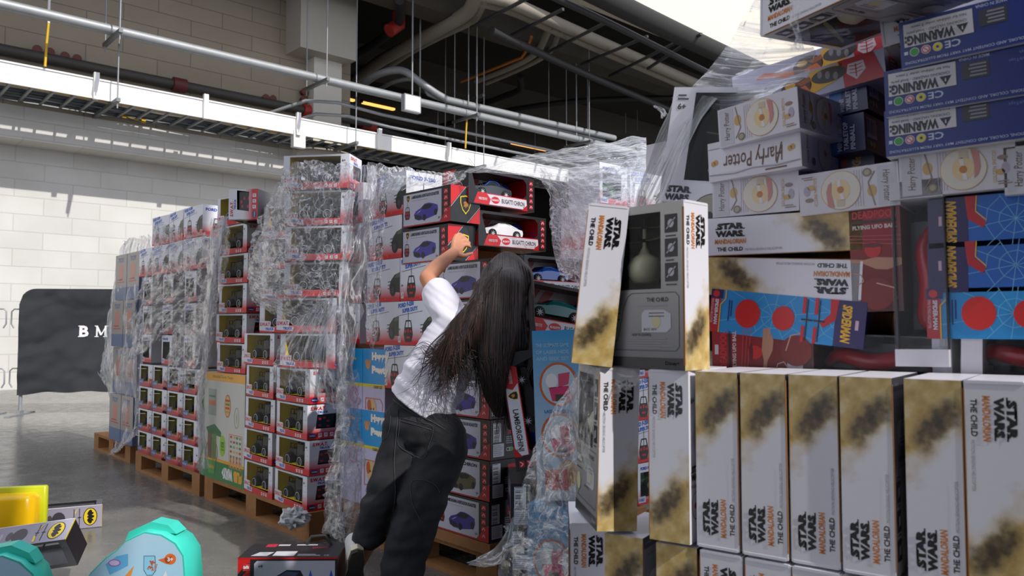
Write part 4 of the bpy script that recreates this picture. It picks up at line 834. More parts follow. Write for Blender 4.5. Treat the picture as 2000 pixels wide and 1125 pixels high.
def art_box(title, carcol, emblem, name='sports_car_box', W=.345):
    H, D = .160, .17; x, z = W / 2, H / 2; mb = MB(); BK = M((28, 27, 30), rough=.35, name='black_card'); mb.box((-x, 0, -z), (x, D, z), BK); a = Art(mb, f_front()); Lc = ink(186, 184, 198)
    a.poly([(-x + .004, -z + .006), (x - .075, -z + .006), (x - .062, -z + .020), (x - .062, z - .010), (-x + .004, z - .010)], Lc, 1); a.rect(-x, -z, x, -z + .005, ink(176, 22, 30), 2)
    a.poly([(x - .075, -z), (x, -z), (x, -.01), (x - .03, -z + .055)], ink(176, 22, 30), 1) ; A0 = a.A.copy(); a.text(title, -x + .065, z - .034, .015, BLACK, w=.20, bold=.05, slant=.12); a.fine(-x + .07, z - .046, -x + .22, z - .040, 1, GREY, 2)
    for i in range(5): yy = -z + .022 + i * .028; a.rect(x - .045, yy - .010, x - .018, yy + .011, ink(196, 26, 40), 3); a.line([(x - .040, yy - .005), (x - .030, yy + .006), (x - .022, yy - .004)], .003, ink(230, 190, 190), 4)
    if emblem == 'shield': shield(a, -x + .040, z - .030, .026, 2)
    controller(a, -x + .035, -.022, .042, body=ink(70, 20, 34)); car_art(a, .0, -.02, .175, carcol); a.text('6+', x - .085, -z + .018, .012, DGREY, bold=.03)
    end_face(mb, f_right(x, D), D, H, emblem); b2 = Art(mb, f_right(x, D)); return mb, W, H, D, BK
def art_box_b(*k, **kw):
    mb, W, H, D, BK = art_box(*k, **kw); return mb.build('sports_car_box')
def black_end(mb, W, H, D):
    x, z = W / 2, H / 2; a = Art(mb, f_right(x, D)); a.rect(0, -z, D, z, ink(24, 23, 27), 9); barcode(a, .012, -.01, .055, z - .012, 10, horiz=False); a.rect(.012, -z + .012, .07, -.016, ink(196, 196, 204), 10); a.fine(.016, -z + .016, .066, -.02, 6, GREY, 11)
    a.rect(.095, .02, .135, .06, ink(190, 30, 44), 10); a.text('6+', .102, .03, .018, WHITE, l=11, bold=.04); a.text('CE', .082, -.05, .016, LGREY, l=10)
    a.ell(.112, -.042, .009, .009, ink(60, 160, 60), 10); a.ell(.136, -.042, .009, .009, ink(200, 180, 60), 10); a.fine(.08, -.02, .15, .012, 4, GREY, 10)
LAMA = art_box_b('LAMBORGHINI AVENTADOR ROADSTER', ink(64, 52, 150), 'shield')
mbx, W_, H_, D_, _ = art_box('LAMBORGHINI AVENTADOR ROADSTER', ink(56, 44, 130), 'shield'); black_end(mbx, W_, H_, D_); LAMB = mbx.build('sports_car_box')
mbx, W_, H_, D_, _ = art_box('BUGATTI CHIRON', ink(86, 80, 56), 'oval'); black_end(mbx, W_, H_, D_); BUGB = mbx.build('sports_car_box')
def toy_car(par, colr, y=.07, accent=None, sc=1.0):
    t = MB(); C_ = M(colr, rough=.22, coat=.6, name='car_paint_%d_%d' % (colr[0], colr[2])); D_ = M((24, 26, 30), rough=.2, name='car_glass')
    prof = [(-.118, -.014), (-.122, .0), (-.115, .012), (-.07, .022), (-.045, .028), (-.02, .044), (.02, .048), (.055, .040), (.095, .028), (.118, .018), (.122, .0), (.118, -.014)]
    n = len(prof); vs = []
    for q, wy in ((0, -.045), (1, -.03), (2, .03), (3, .045)):
        for X, Z in prof: vs.append((X * sc, y + wy * sc, (Z if q in (1, 2) else min(Z, .014 + .35 * max(0, Z - .014))) * sc))
    fs = [(k * n + i, k * n + i + 1, (k + 1) * n + i + 1, (k + 1) * n + i) for k in range(3) for i in range(n - 1)] + [tuple(range(n)), tuple(range(3 * n, 4 * n))[::-1], ]
    t.add(vs, fs, C_, False); g = [(-.04, .024), (-.018, .040), (.02, .044), (.05, .036), (.03, .022)]
    t.add([(X * sc, y - .0345 * sc, Z * sc) for X, Z in g], [tuple(range(5))], D_)
    if accent: t.tube([(X * sc, y - .036 * sc, Z * sc) for X, Z in ((-.06, .016), (-.04, .026), (-.018, .044), (.02, .048), (.045, .04), (.04, .012), (.02, .0))], .0022, accent, seg=5)
    o = t.build('toy_car', parent=par)
    for wx in (-.075, .078):
        w = MB(); w.lathe([(.001, -.006), (.012, -.008), (.0215, -.009), (.0235, 0), (.0215, .009)], M((20, 20, 22), rough=.7, bump=.6, bscale=300, name='tyre_rubber'), seg=18, c=(wx * sc, y - .043 * sc, -.012), axis='y')
        for k in range(8): a_ = k * math.pi / 4; w.add([(wx * sc + .003 * math.cos(a_ + 1.57), y - .0522 * sc, -.012 + .003 * math.sin(a_ + 1.57)), (wx * sc + .016 * math.cos(a_), y - .0522 * sc, -.012 + .016 * math.sin(a_)), (wx * sc + .003 * math.cos(a_ - 1.57), y - .0522 * sc, -.012 + .003 * math.sin(a_ - 1.57))], [(0, 1, 2)], ink(200, 200, 204))
        w.build('wheel', parent=o)
    return o
def win_box(title, carcol, emblem, accent=None, L=.425, name='open_front_car_box', inner='stripes', H=.160):
    D = .17; x, z = L / 2, H / 2; mb = MB(); BK = M((28, 27, 30), rough=.35, name='black_card'); DR = ink(176, 24, 32)
    hole = [(-x + .05, -z + .05), (x - .085, -z + .05), (x - .055, -z + .075), (x - .055, z - .03), (x - .075, z - .012), (-x + .03, z - .012), (-x + .02, z - .02)]
    holed(mb, f_front(), rc(-x, -z, x, z), [hole], BK); mb.box((-x, 0, -z), (x, D, z), BK, faces='xYZz', mm={'Z': DR})
    mb.box((-x + .01, .003, -z + .045), (x - .05, D - .01, z - .010), ink(206, 202, 206), faces='xXzZY', mm={'x': BK, 'z': ink(140, 30, 34), 'Z': ink(70, 44, 36), 'X': DR})
    b_ = Art(mb, lambda X, Z, l: (X, D - .011 - E5 * l, Z))
    for X in (-.16, -.10): b_.poly([(X, -z + .05), (X + .035, -z + .05), (X + .10, z - .012), (X + .06, z - .012)], ink(196, 60, 66), 1)
    b_.poly([(.08, -z + .05), (x - .055, z - .02), (x - .052, -z + .05)], ink(190, 24, 30), 1)
    a = Art(mb, f_front()); a.poly([(-x + .03, -z + .004), (x - .05, -z + .004), (x - .055, -z + .056), (-x + .055, -z + .056)], ink(196, 26, 34), 2); a.poly([(-x + .125, -z + .006), (x - .052, -z + .006), (x - .056, -z + .052), (-x + .112, -z + .052), (-x + .135, -z + .03)], ink(206, 204, 212), 3)
    a.text('WORLD TECH TOYS', -x + .06, -z + .022, .012, ink(220, 200, 204), w=.052, l=4, bold=.04)
    if emblem == 'oval': a.ell(-x + .165, -z + .029, .026, .016, RED, 4); a.text('BUGATTI', -x + .165, -z + .024, .009, WHITE, w=.040, al='c', l=5, bold=.03)
    else: shield(a, -x + .155, -z + .029, .03, 4)
    a.text(title, -x + .205, -z + .019, .021, BLACK, w=min(.15, x * 2 - .27), l=4, bold=.02)
    a.text('6+', x - .078, -z + .012, .008, DGREY, l=4, bold=.03)
    for i in range(5): yy = -z + .022 + i * .028; a.rect(x - .036, yy - .010, x - .012, yy + .011, ink(150, 26, 40), 2); a.line([(x - .032, yy - .005), (x - .024, yy + .006), (x - .016, yy - .004)], .003, ink(230, 190, 190), 3)
    a.poly([(x - .09, -z), (x - .05, -z), (x - .05, -z + .03)], DR, 4)
    end_face(mb, f_right(x, D), D, H, emblem); end_face(mb, f_left(-x, D), D, H, emblem)
    o = mb.build(name); c = MB(); BP = M((24, 52, 170), rough=.3, name='blue_plastic')
    cx = x - .11; c.lathe([(.012, -.012), (.036, -.012), (.042, 0), (.036, .012), (.012, .012)], BP, seg=18, c=(cx, .10, .012), axis='y'); c.rbox((cx - .02, .085, -z + .05), (cx + .03, .115, .0), BP, .01); c.build('remote_control', parent=o)
    toy_car(o, carcol, y=.07, accent=accent, sc=.98 if L > .36 else .8); o.children[-1].location = (-.035, 0, -.004)
    if L <= .36: pass
    return o
BUGW = win_box('BUGATTI CHIRON', (44, 48, 56), 'oval', accent=M((40, 90, 190), rough=.3, name='blue_trim'))
BUGWW = win_box('BUGATTI CHIRON', (226, 226, 230), 'oval')
BUGBL = win_box('BUGATTI CHIRON', (26, 90, 190), 'oval')
LAMW = win_box('LAMBORGHINI', (26, 26, 30), 'shield')
TEAL = win_box('BUGATTI CHIRON', (16, 110, 108), 'oval', H=.19)
# ---- capsule-window small box -----------------------------------------------------------------
def cap_box():
    W, H, D = .29, .158, .2; x, z = W / 2, H / 2; mb = MB(); holed(mb, f_front(), rc(-x, -z, x, z), [rc(-x + .03, -z + .035, x - .10, z - .012)], RWFADE); mb.box((-x, 0, -z), (x, D, z), M((170, 170, 178), rough=.4, name='silver_card_b'), faces='xXYZz'); mb.box((-x + .02, .003, -z + .03), (x - .09, D - .01, z - .01), M((176, 164, 60), rough=.5, name='ochre_liner'), faces='xXzZY', mm={'Y': ink(150, 146, 130), 'X': ink(150, 146, 130)})
    a = Art(mb, f_front()); a.rect(-x, -z, x, -z + .016, ink(180, 26, 34), 1); a.poly([(-x, -z + .01), (-x + .09, -z + .02), (-x + .10, -z + .055), (-x, -z + .045)], ink(70, 90, 150), 2); a.text('RACER', -x + .01, -z + .022, .016, ink(190, 190, 210), w=.07, l=3, bold=.04)
    a.text('6+', x - .05, .02, .016, NAVY, bold=.05); a.rect(x - .08, -z, x, -.02, ink(186, 40, 50), 1); a.ell(x - .04, -z + .035, .02, .02, BLACK, 2); a.ell(x - .04, -z + .035, .010, .010, GOLD, 3)
    o = mb.build('small_car_box'); p = MB(); n = 8; vs = []
    for k in range(n + 1): t_ = k / n; X = -x + .028 + (W - .126) * t_; Y = -.002 - .030 * math.sin(math.pi * t_); vs += [(X, Y, -z + .033), (X, Y, z - .010)]
    p.add(vs, [(2 * k, 2 * k + 2, 2 * k + 3, 2 * k + 1) for k in range(n)], PANE, True); p.tube([v for v in vs[1::2]], .0025, ink(210, 210, 205), seg=5); p.build('window_pane', parent=o)
    toy_car(o, (60, 50, 46), y=.05, sc=.62); o.children[-1].location = (-.035, 0, -.02); return o
CAP = cap_box()
# ---- sandwich-shop play-set carton, puppy play-set carton, laser set -------------------------
def sub_box():
    W, H, D = .62, .64, .4; x, z = W / 2, H / 2; mb = MB(); WHC = M((196, 194, 184), rough=.4, name='cream_card'); GN = ink(40, 118, 58); YL = ink(222, 160, 40); mb.box((-x, 0, -z), (x, D, z), WHC, mm={'x': GN}); a = Art(mb, f_front())
    a.rect(-x, -z, x, -z + .11, GN, 1); a.rect(-x, -z + .11, x, -z + .128, YL, 2); a.rect(-x, z - .05, x, z, YL, 1); a.text('World Tech Toys', -x + .15, z - .036, .022, ink(120, 90, 30), w=.3, bold=0); a.rect(-x, -z + .13, -x + .02, z - .05, GN, 1)
    A0 = a.A.copy(); a.rot(180); a.text('SUB', -x + .02, z - .088, .066, YL, w=.12, l=3, bold=.10); a.text('WAY', -x + .15, z - .088, .066, ink(214, 214, 210), w=.14, l=3, bold=.10); a.poly([(-x + .28, z - .088), (-x + .31, z - .055), (-x + .28, z - .03)], ink(214, 214, 210), 3); a.text('53', -.028, .085, .035, GN, w=.045, l=4, bold=.05); a.text('PIECES', -.03, .125, .012, GN, w=.045, l=4); a.A = A0
    a.ell(.003, -.11, .042, .062, ink(150, 190, 50), 3)
    a.ell(.07, .13, .045, .068, ink(180, 110, 40), 2); a.ell(.07, .13, .038, .060, ink(206, 170, 110), 3)
    for i, c in enumerate(((170, 60, 40), (96, 130, 50), (196, 60, 40), (190, 150, 60))): a.rect(.04, .155 - i * .022, .10, .168 - i * .022, ink(*c), 4)
    a.ring(.20, .07, .035, .06, .005, ink(150, 150, 120), 2); a.ell(.20, .07, .012, .03, ink(176, 176, 150), 2)
    a.line([(.10, -.03), (.28, -.03), (.28, -.22), (.10, -.22), (.10, -.03)], .004, ink(200, 120, 60), 2)
    rd = random.Random(4)
    for r_ in range(6):
        for c_ in range(4): a.rect(.115 + c_ * .042, -.05 - r_ * .028, .140 + c_ * .042, -.037 - r_ * .028, ink(*rd.choice(((60, 130, 60), (190, 60, 50), (210, 170, 80), (120, 150, 110)))), 3)
    for c_ in range(4): a.rect(.115 + c_ * .042, -.215, .135 + c_ * .042, -.15, ink(206, 140, 100), 3)
    # kiosk picture
    a.rect(-.22, .06, -.10, .22, ink(150, 156, 146), 2); a.rect(-.21, .12, -.11, .15, ink(200, 110, 60), 3); a.rect(-.21, .17, -.11, .18, GN, 3); a.poly([(-.25, -.02), (-.12, .01), (-.02, -.03), (-.02, -.06), (-.22, -.05)], ink(40, 110, 60), 3); a.rect(-.22, -.2, -.16, -.05, ink(120, 84, 56), 4); a.rect(-.15, -.2, -.09, -.05, ink(110, 140, 50), 4); a.ring(-.155, -.16, .09, .08, .006, DGREY, 3)
    a.poly([(-.22, -.21), (-.09, -.21), (-.11, -.29), (-.20, -.29)], ink(70, 150, 60), 4); a.text('SUBWAY', -.2, -.26, .02, YL, w=.09, l=5, bold=.06)
    return mb.build('play_set_carton')
SUB = sub_box()
def pup_box():
    W, H, D = .40, .46, .3; x, z = W / 2, H / 2; mb = MB(); BL = ink(36, 150, 210); LV = ink(196, 190, 216); mb.box((-x, 0, -z), (x, D, z), LV); a = Art(mb, f_front()); a.rect(-x, .06, x, z, BL, 1); a.rect(-x, .045, x, .06, ink(220, 200, 60), 2); a.line([(-.0, -z), (-.0, z)], .002, ink(20, 100, 160), 3)
    a.ell(.05, .15, .020, .018, ink(210, 150, 90), 3)
    for q in (-.022, -.008, .008, .022): a.ell(.05 + q, .174 - abs(q) * .3, .006, .009, ink(210, 150, 90), 3, 10)
    a.text('Happy', .085, .165, .05, ink(246, 236, 220), w=.15, l=4, bold=.08); a.text('Pawty', .085, .10, .05, ink(246, 236, 220), w=.15, l=4, bold=.08); a.text('Happy Pets', -x + .02, .17, .02, ink(220, 190, 90), w=.12, l=3, bold=.05); a.fine(-x + .02, .14, -x + .14, .155, 1, ink(206, 96, 50), 3)
    a.text('CARRY SET', .10, .04, .014, ink(120, 70, 40), w=.08, l=4, bold=.03)
    a.line([(.03, -.01), (.16, -.01), (.18, -.03), (.18, -.13), (.03, -.13), (.03, -.01)], .006, ink(200, 120, 90), 3); a.ell(.09, -.06, .038, .05, ink(214, 176, 120), 4); a.ell(.065, -.045, .018, .03, ink(190, 96, 40), 5); a.ell(.083, -.06, .005, .006, BLACK, 6, 8); a.ell(.105, -.06, .005, .006, BLACK, 6, 8); a.poly([(.10, -.11), (.17, -.07), (.17, -.125), (.08, -.125)], ink(150, 120, 190), 5)
    a.text('COMES WITH', .04, -.165, .016, ink(50, 120, 180), w=.10, l=3, bold=.03); a.text('PLUSH DOG', .05, -.19, .016, ink(50, 120, 180), w=.09, l=3, bold=.03); a.ring(-.08, .0, .04, .04, .006, ink(220, 110, 170), 3)
    return mb.build('puppy_play_set_box')
PUP = pup_box()
def laser_box():
    W, H, D = .15, .50, .2; x, z = W / 2, H / 2; mb = MB(); BL = fade('sky_print', (176, 200, 220), (50, 150, 205), -.1, .25); mb.box((-x, 0, -z), (x, D, z), BL); a = Art(mb, f_front()); TX = ink(150, 196, 224)
    for i, s_ in enumerate(('THE ULTIMATE GAME', 'OF LASER HIDE', 'AND SEEK SET')): a.text(s_, -.015 + 0, .20 - i * .02, .011, TX, w=.10, al='c', bold=.03)
    for cy in (.09, -.06):
        a.ring(.0, cy, .058, .065, .007, ink(200, 100, 50), 2, 24); a.ell(0, cy, .051, .058, ink(186, 206, 220), 2, 22); a.ell(-.02, cy + .01, .018, .022, ink(230, 230, 234), 3); a.poly([(-.03, cy - .01), (.03, cy - .005), (.04, cy - .045), (-.02, cy - .05)], ink(206, 60, 110), 3); a.poly([(.0, cy + .03), (.035, cy + .035), (.03, cy), (.0, cy - .01)], ink(206, 80, 110), 3); a.rect(-.01, cy - .05, .02, cy - .03, ink(80, 70, 60), 4)
    a.text('LASER AROUND', 0, .005, .010, ink(60, 100, 160), w=.09, al='c'); a.ell(.02, -.17, .03, .04, ink(196, 150, 90), 2); a.rect(-.05, -.22, .02, -.16, ink(206, 60, 60), 3)
    return mb.build('laser_game_box')
LAS = laser_box()
PLAIN_ = MB(); PLAIN_.box((-.3, 0, -.3), (.3, .4, .3), CARD)
# ================================================================== stacking
def carton(name, label, pl, s0, s1, z0, z1, off, D, m=CARD, cat='carton', group=None):
    mb = MB(); w = s1 - s0; h = z1 - z0; mb.box((-w / 2, 0, -h / 2), (w / 2, D, h / 2), m); mb.box((-.025, -.001, -h / 2), (.025, D, h / 2 + .001), M((170, 132, 84), rough=.3, name='parcel_tape'), faces='yZ')
    o = mb.build(name); o.location = pl.pt((s0 + s1) / 2, (z0 + z1) / 2, off); o.rotation_euler = (0, 0, pl.ang); return tag(o, label, cat, group)
WOOD = M((150, 104, 60), rough=.75, var=.25, scale=8, bump=.4, bscale=40, name='pallet_wood')
def pallet(pl, s0, off, label, L=1.2, D=1.0, z=0.0):
    e = bpy.data.objects.new('wooden_pallet', None); COL.objects.link(e); e.location = pl.pt(s0 + L / 2, z, off); e.rotation_euler = (0, 0, pl.ang); tag(e, label, 'pallet')
    x = L / 2
    for i in range(7):
        m = MB(); y0 = i * (D - .1) / 6; m.box((-x, y0, .118), (x, y0 + .1, .14), WOOD); m.build('deck_board', parent=e)
    for i in range(3):
        m = MB(); y0 = i * (D - .1) / 2; m.box((-x, y0, 0), (x, y0 + .1, .02), WOOD); m.build('bottom_board', parent=e)
    for i in range(3):
        for j in range(3):
            m = MB(); X = -x + j * (L - .13) / 2; y0 = i * (D - .1) / 2; m.box((X, y0, .02), (X + .13, y0 + .1, .118), WOOD); m.build('block', parent=e)
    return e
pallet(PS, -.02, .0, 'nearest wooden pallet of the left row, under the truck boxes', L=1.34, D=1.0)
pallet(PS, 1.40, .0, 'middle wooden pallet of the left row, under the small car boxes', L=1.25, D=1.0)
pallet(PS, 2.98, .06, 'farthest wooden pallet of the left row, an orange-brown end peeping out', L=1.0, D=1.0)
pallet(PB, -.02, .02, 'wooden pallet under the sports car boxes beside the child', L=1.16, D=1.1)
COLS_ = [('nearest', .176, 0), ('second', .545, 0)]
G1 = 'truck boxes on the left row'
# ---- column nearest the corner: four square rows, then turned rows above
for k in range(4):
    place(SWAT, PS, .176 + (.006, -.008, .004, -.004)[k], .14 + SWATH / 2 + .177 * k, 'open-front truck box, %s in the lower corner column nearest the child' % from_bottom(k), group=G1, yaw=(0, 1, -1.5, 1)[k])
carton('brown_carton', 'brown carton hidden behind the corner truck boxes, lower', PS, 0.02, .72, .14, .86, .21, .66)
Z0 = .14 + .177 * 4
for k in range(6):
    zz = Z0 + SWATH / 2 + .181 * k; dx = (.02, .03, -.03, -.06, -.05, -.06)[k]
    o = place(SWAT, PS, .05 + dx, zz, 'truck box facing the camera behind wrap, %s of upper corner column' % from_bottom(k), group=G1, off=(.02, .02, .04, .03, .03, .02)[k], yaw=(20, 28, 34, 36, 38, 38)[k])
carton('brown_carton', 'brown carton hidden behind the corner truck boxes, upper', PS, 0.10, .72, .87, 1.82, .34, .5)
for k in range(9):
    s = .545 + (.0, .01, -.01, .0, .015, -.12, -.14, -.13, -.12)[k]; z = .14 + SWATH / 2 + .177 * k
    place(SWAT, PS, s + .02, z, 'open-front truck box, %s in the second column from the child' % from_bottom(k), group=G1, yaw=(0, 0, 1, -1, 2, 26, 28, 26, 24)[k], off=(0, 0, 0, 0, .0, .09, .09, .1, .1)[k])
place(SUB, PS, 1.06, .14 + .32, 'big cream and green sandwich-shop play-set carton standing upside down on the pallet', cat='carton')
for k in range(6):
    s = 1.00 + (.0, .01, -.005, .0, .01, .01)[k]; z = .14 + .645 + SWATH / 2 + .177 * k
    place(SWAT, PS, s, z, 'truck box with yellow liner, %s above the sandwich-shop carton' % from_bottom(k), group=G1, yaw=(4, 6, 3, 5, 4, 8)[k], off=.02)
carton('brown_carton', 'brown carton hidden behind the column over the play-set carton', PS, .8, 1.4, .80, 1.78, .24, .6)
place(SWAT, PS, .76, 1.655, 'truck box tipped on its end at the top edge beside the torn wrap', yaw=40, roll=-90, off=.06, pre=-90, group=None)
# ---- second pallet
n = 0
for c in range(4):
    for r in range(4):
        place(CAP, PS, 1.56 + .30 * c, .14 + .08 + .162 * r, 'small racing-car box, %s in column %s left of the play-set carton' % (from_bottom(r), ('one', 'two', 'three', 'four')[c]), group='small car boxes on the middle pallet')
for c in range(3):
    for r in range(3):
        place(FORDW, PS, 1.62 + .42 * c, .80 + .1 + .21 * r, 'green truck window box, %s in column %s on the middle pallet' % (from_bottom(r), ('one', 'two', 'three')[c]), group='green truck boxes on the middle pallet')
for c in range(4):
    for r in range(2):
        if c == 3 and r == 1: continue
        place(FORD, PS, 1.60 + .31 * c, 1.43 + .105 + .208 * r, 'white pickup truck box on the middle pallet, %s top row, column %s' % (('lower', 'upper')[r], ('one', 'two', 'three', 'four')[c]), group='pickup boxes on the middle pallet', yaw=(3, -2, 4, 0)[c])
carton('brown_carton', 'large brown carton inside the middle pallet load', PS, 1.46, 2.66, .14, 1.62, .26, .6)
# ---- farthest pallet
BLC = fade('blue_grey_print', (60, 96, 160), (176, 170, 166), .0, .3)
for r in range(4):
    for c in range(2):
        mb = MB(); w, h = .30, .37; mb.box((-w / 2, 0, -h / 2), (w / 2, .35, h / 2), ink(150, 143, 136), mm={'X': ink(92, 100, 130)}); a = Art(mb, f_front()); a.rect(-w / 2, -h / 2, w / 2, -h / 2 + .1, ink(86, 104, 140), 1); a.ell(0, .04, .06, .07, ink(190, 120, 100), 1); a.text('TOY', 0, .12, .04, ink(40, 80, 160), w=.15, al='c'); a.fine(-.1, -.05, .1, -.01, 2, ink(180, 60, 60), 1)
        o = mb.build('toy_carton'); o.location = PS.pt(3.02 + .31 * c, .14 + .19 + .378 * r, .04 + .02 * (r % 2)); o.rotation_euler = (0, 0, PS.ang); tag(o, 'blue-grey toy carton on the farthest pallet, %s, %s one' % (from_bottom(r), ('nearer', 'farther')[c]), 'toy box', 'cartons on the farthest pallet')
# ---- middle stack (beside the child)
carton('flat_brown_carton', 'flat brown carton with black line print on the pallet beside the child', PB, -.0, 1.18, .142, .187, .0, 1.0)
GB = 'sports car boxes on the middle stack'
for k in range(7):
    pr = (LAMB, BUGB, LAMB, LAMB, LAMB, BUGB, LAMB)[k]
    place(pr, PB, .175 + (.005, .0, -.004, .004, .0, .006, .0)[k], .19 + .08 + .164 * k, ('sports car box with a %s car, %s in the column behind the child' % (('purple', 'yellow-grey', 'purple', 'purple', 'purple', 'yellow-grey', 'purple')[k], from_bottom(k))), group=GB)
place_px(LAMA, PB, 829, 478, 'purple sports car box held by the child, lower of the pair at the corner', off=.01)
place_px(LAMA, PB, 832, 404, 'purple sports car box above the child\'s hand, upper of the pair at the corner', off=.0, yaw=2)
PW = Plane((-.215, 3.46), -BX)
for k, (pr, px, py, y_, txt) in enumerate(((BUGW, 982, 372, 3, 'grey car'), (BUGWW, 1003, 452, 0, 'white car'))):
    place_px(pr, PW, px, py, 'open-front sports car box with a %s, %s of the top pair beside the wrap' % (txt, ('upper', 'lower')[k]), yaw=y_)
zb = 1.40
for k, pr in enumerate((BUGBL, BUGW, BUGBL, LAMW, BUGW, BUGWW, LAMW)):
    place(pr, PBs, -.40, zb - .12 - .165 * (k), 'open-front sports car box low in the column behind the child, %s from the top' % ('first', 'second', 'third', 'fourth', 'fifth', 'sixth', 'seventh')[k], group='car boxes behind the child')
# pickup boxes left of the sports cars
GF = 'white pickup truck boxes on the middle stack'
for (px, py, nm) in ((742, 634, 'second row up, left'), (806, 636, 'second row up, right'), (744, 549, 'third row up, left'), (812, 550, 'third row up, right behind the child\'s arm'), (748, 466, 'fourth row up'), (756, 385, 'top row'), (779, 716, 'lowest row beside the puppy box')):
    s, z = PB.hit(px, py); row = round((z - 1.072) / .205); z = 1.072 + row * .205
    place(FORD, PB, s, z, 'white and red pickup truck box, %s' % nm, group=GF, off=.012)
for k, (px, py) in enumerate(((684, 634), (684, 549), (686, 465), (690, 385))):
    s, z = PB.hit(px, py); z = 1.072 + k * .205
    place(FORDW, PB, s + .04, z, 'wrapped green truck window box left of the pickup boxes, %s' % from_bottom(k), group='wrapped green truck boxes', off=.02)
place_px(PUP, PB, 708, 772, 'blue and lavender puppy play-set box left of the child', off=.012)
place(PUP, PB, .97, .19 + .23, 'lower puppy play-set box mostly behind crumpled wrap')
carton('brown_carton', 'large brown carton inside the middle stack', PB, .23, .78, .19, 1.36, .26, .5)
carton('brown_carton', 'smaller brown carton on top inside the middle stack', PB, .48, 1.15, 1.37, 1.70, .26, .22)
# things leaning beside the child
def free(root, loc, label, rz=0, ry=0, rx=0, **k):
    o = dup(root); o.location = loc; Mx = Matrix.Rotation(R(rz), 4, 'Z') @ Matrix.Rotation(R(ry), 4, 'Y') @ Matrix.Rotation(R(rx), 4, 'X'); o.rotation_euler = Mx.to_euler(); return tag(o, label, k.get('cat', 'toy box'), k.get('group'))
free(LAMW, at(1034, 800, 2.86), 'open sports car box with red lining standing on its end right of the child', rz=-12, ry=81)
free(TEAL, at(1110, 610, 3.02), 'window box with a teal car tilted beside the tall white box', rz=22, ry=9)
free(LAS, at(1093, 810, 2.35), 'pale blue laser game box standing behind torn wrap', rz=-14, ry=-2)
free(LAS, Vector((at(1078, 1090, 2.36).x, 2.36, .275)), 'second laser game box low behind the hanging wrap', rz=-18, ry=0)
for k in range(3):
    p = at(1040, 900, 2.92); free((LAMB, BUGB, LAMB)[k], Vector((p.x - .085, p.y + .17, .081 + .161 * k)), 'black-ended sports car box, %s under the upright open car box' % from_bottom(k), rz=-92 + 2 * k, group='car boxes under the upright box')
# back part of the middle stack, seen over and right of the child
GK = 'wrapped boxes at the back of the middle stack'
for i, s in enumerate((.77, 1.07, 1.37)):
    for k in range(9):
        z = .19 + .1 + .205 * k
        if (s > 1.3 and k < 4) or (s < 1.3 and k > 7): continue
        root = (FORD, FORDW, FORD)[(i + k) % 3]
        place(root, PBs, -s, z, '%s box, %s in back column %s under the sheet of wrap' % ('green truck' if root is FORDW else 'white pickup', from_bottom(k), ('one', 'two', 'three')[i]), group=GK, off=.03 * i)
# pallet of the stack at right (hidden foot)
pallet(PC, -.45, .0, 'wooden pallet under the right-hand stack', L=1.2, D=1.0)
# ================================================================== the right-hand stack
G2 = 'tall white flying-toy boxes in the right-hand stack'
row = 'bottom visible row', 'long middle row'
s, _ = PC.hit(1130, 1100); place(SWW, PC, s, .50, 'white flying-toy box at the lower left behind crumpled wrap', yaw=34, off=.04)
# hidden foot row
for i in range(7):
    place(SWC, PC, .70 - .092 * i, .14 + .155 + .0, 'white flying-toy box standing on the pallet, foot row, %s from the left' % ('first', 'second', 'third', 'fourth', 'fifth', 'sixth', 'seventh')[i], group=G2, roll=180)
for i, px in enumerate((1218, 1321, 1408, 1499, 1594, 1695, 1800, 1925)):
    s, _ = PC.hit(px, 1100); place(SWC, PC, s, .455 + .0 + .045, 'white flying-toy box in the lower row, %s from the left' % ('first', 'second', 'third', 'fourth', 'fifth', 'sixth', 'seventh', 'eighth')[i] , group=G2, roll=0 if i in (2, 3, 4, 6) else 180, yaw=(6, 4, 0, 0, 0, 0, 0, 0)[i])
for i, px in enumerate((1311, 1400, 1491, 1588, 1693, 1824, 1946)):
    s, _ = PC.hit(px, 900)
    place(SWC, PC, s, .817, 'white flying-toy box in the long row, %s from the left, %s' % (('first', 'second', 'third', 'fourth', 'fifth', 'sixth', 'seventh')[i], 'title at the top' if i in (0, 6) else 'smoke picture at the top'), group=G2, roll=0 if i in (0, 6) else 180, yaw=(3, 0, 0, .5, 0, -.5, 0)[i], off=(-.01, 0, .0, .004, .0, 0, 0)[i])
# left end, turned so that the window side shows
s, _ = PC.hit(1208, 880); place(SWW, PC, s, .817, 'white flying-toy box at the left end of the long row, window side showing', yaw=44, off=.0, roll=1.5)
s, z = PC.hit(1188, 556); place(SWC, PC, s, 1.133, 'tall white box leaning to the right on the left end of the stack', yaw=32, off=-.03, roll=6.5)
s, z = PC.hit(1352, 560); place(SWW, PC, s, 1.128, 'white flying-toy box showing its clear window beside the leaning box', yaw=80, off=.02, roll=0)
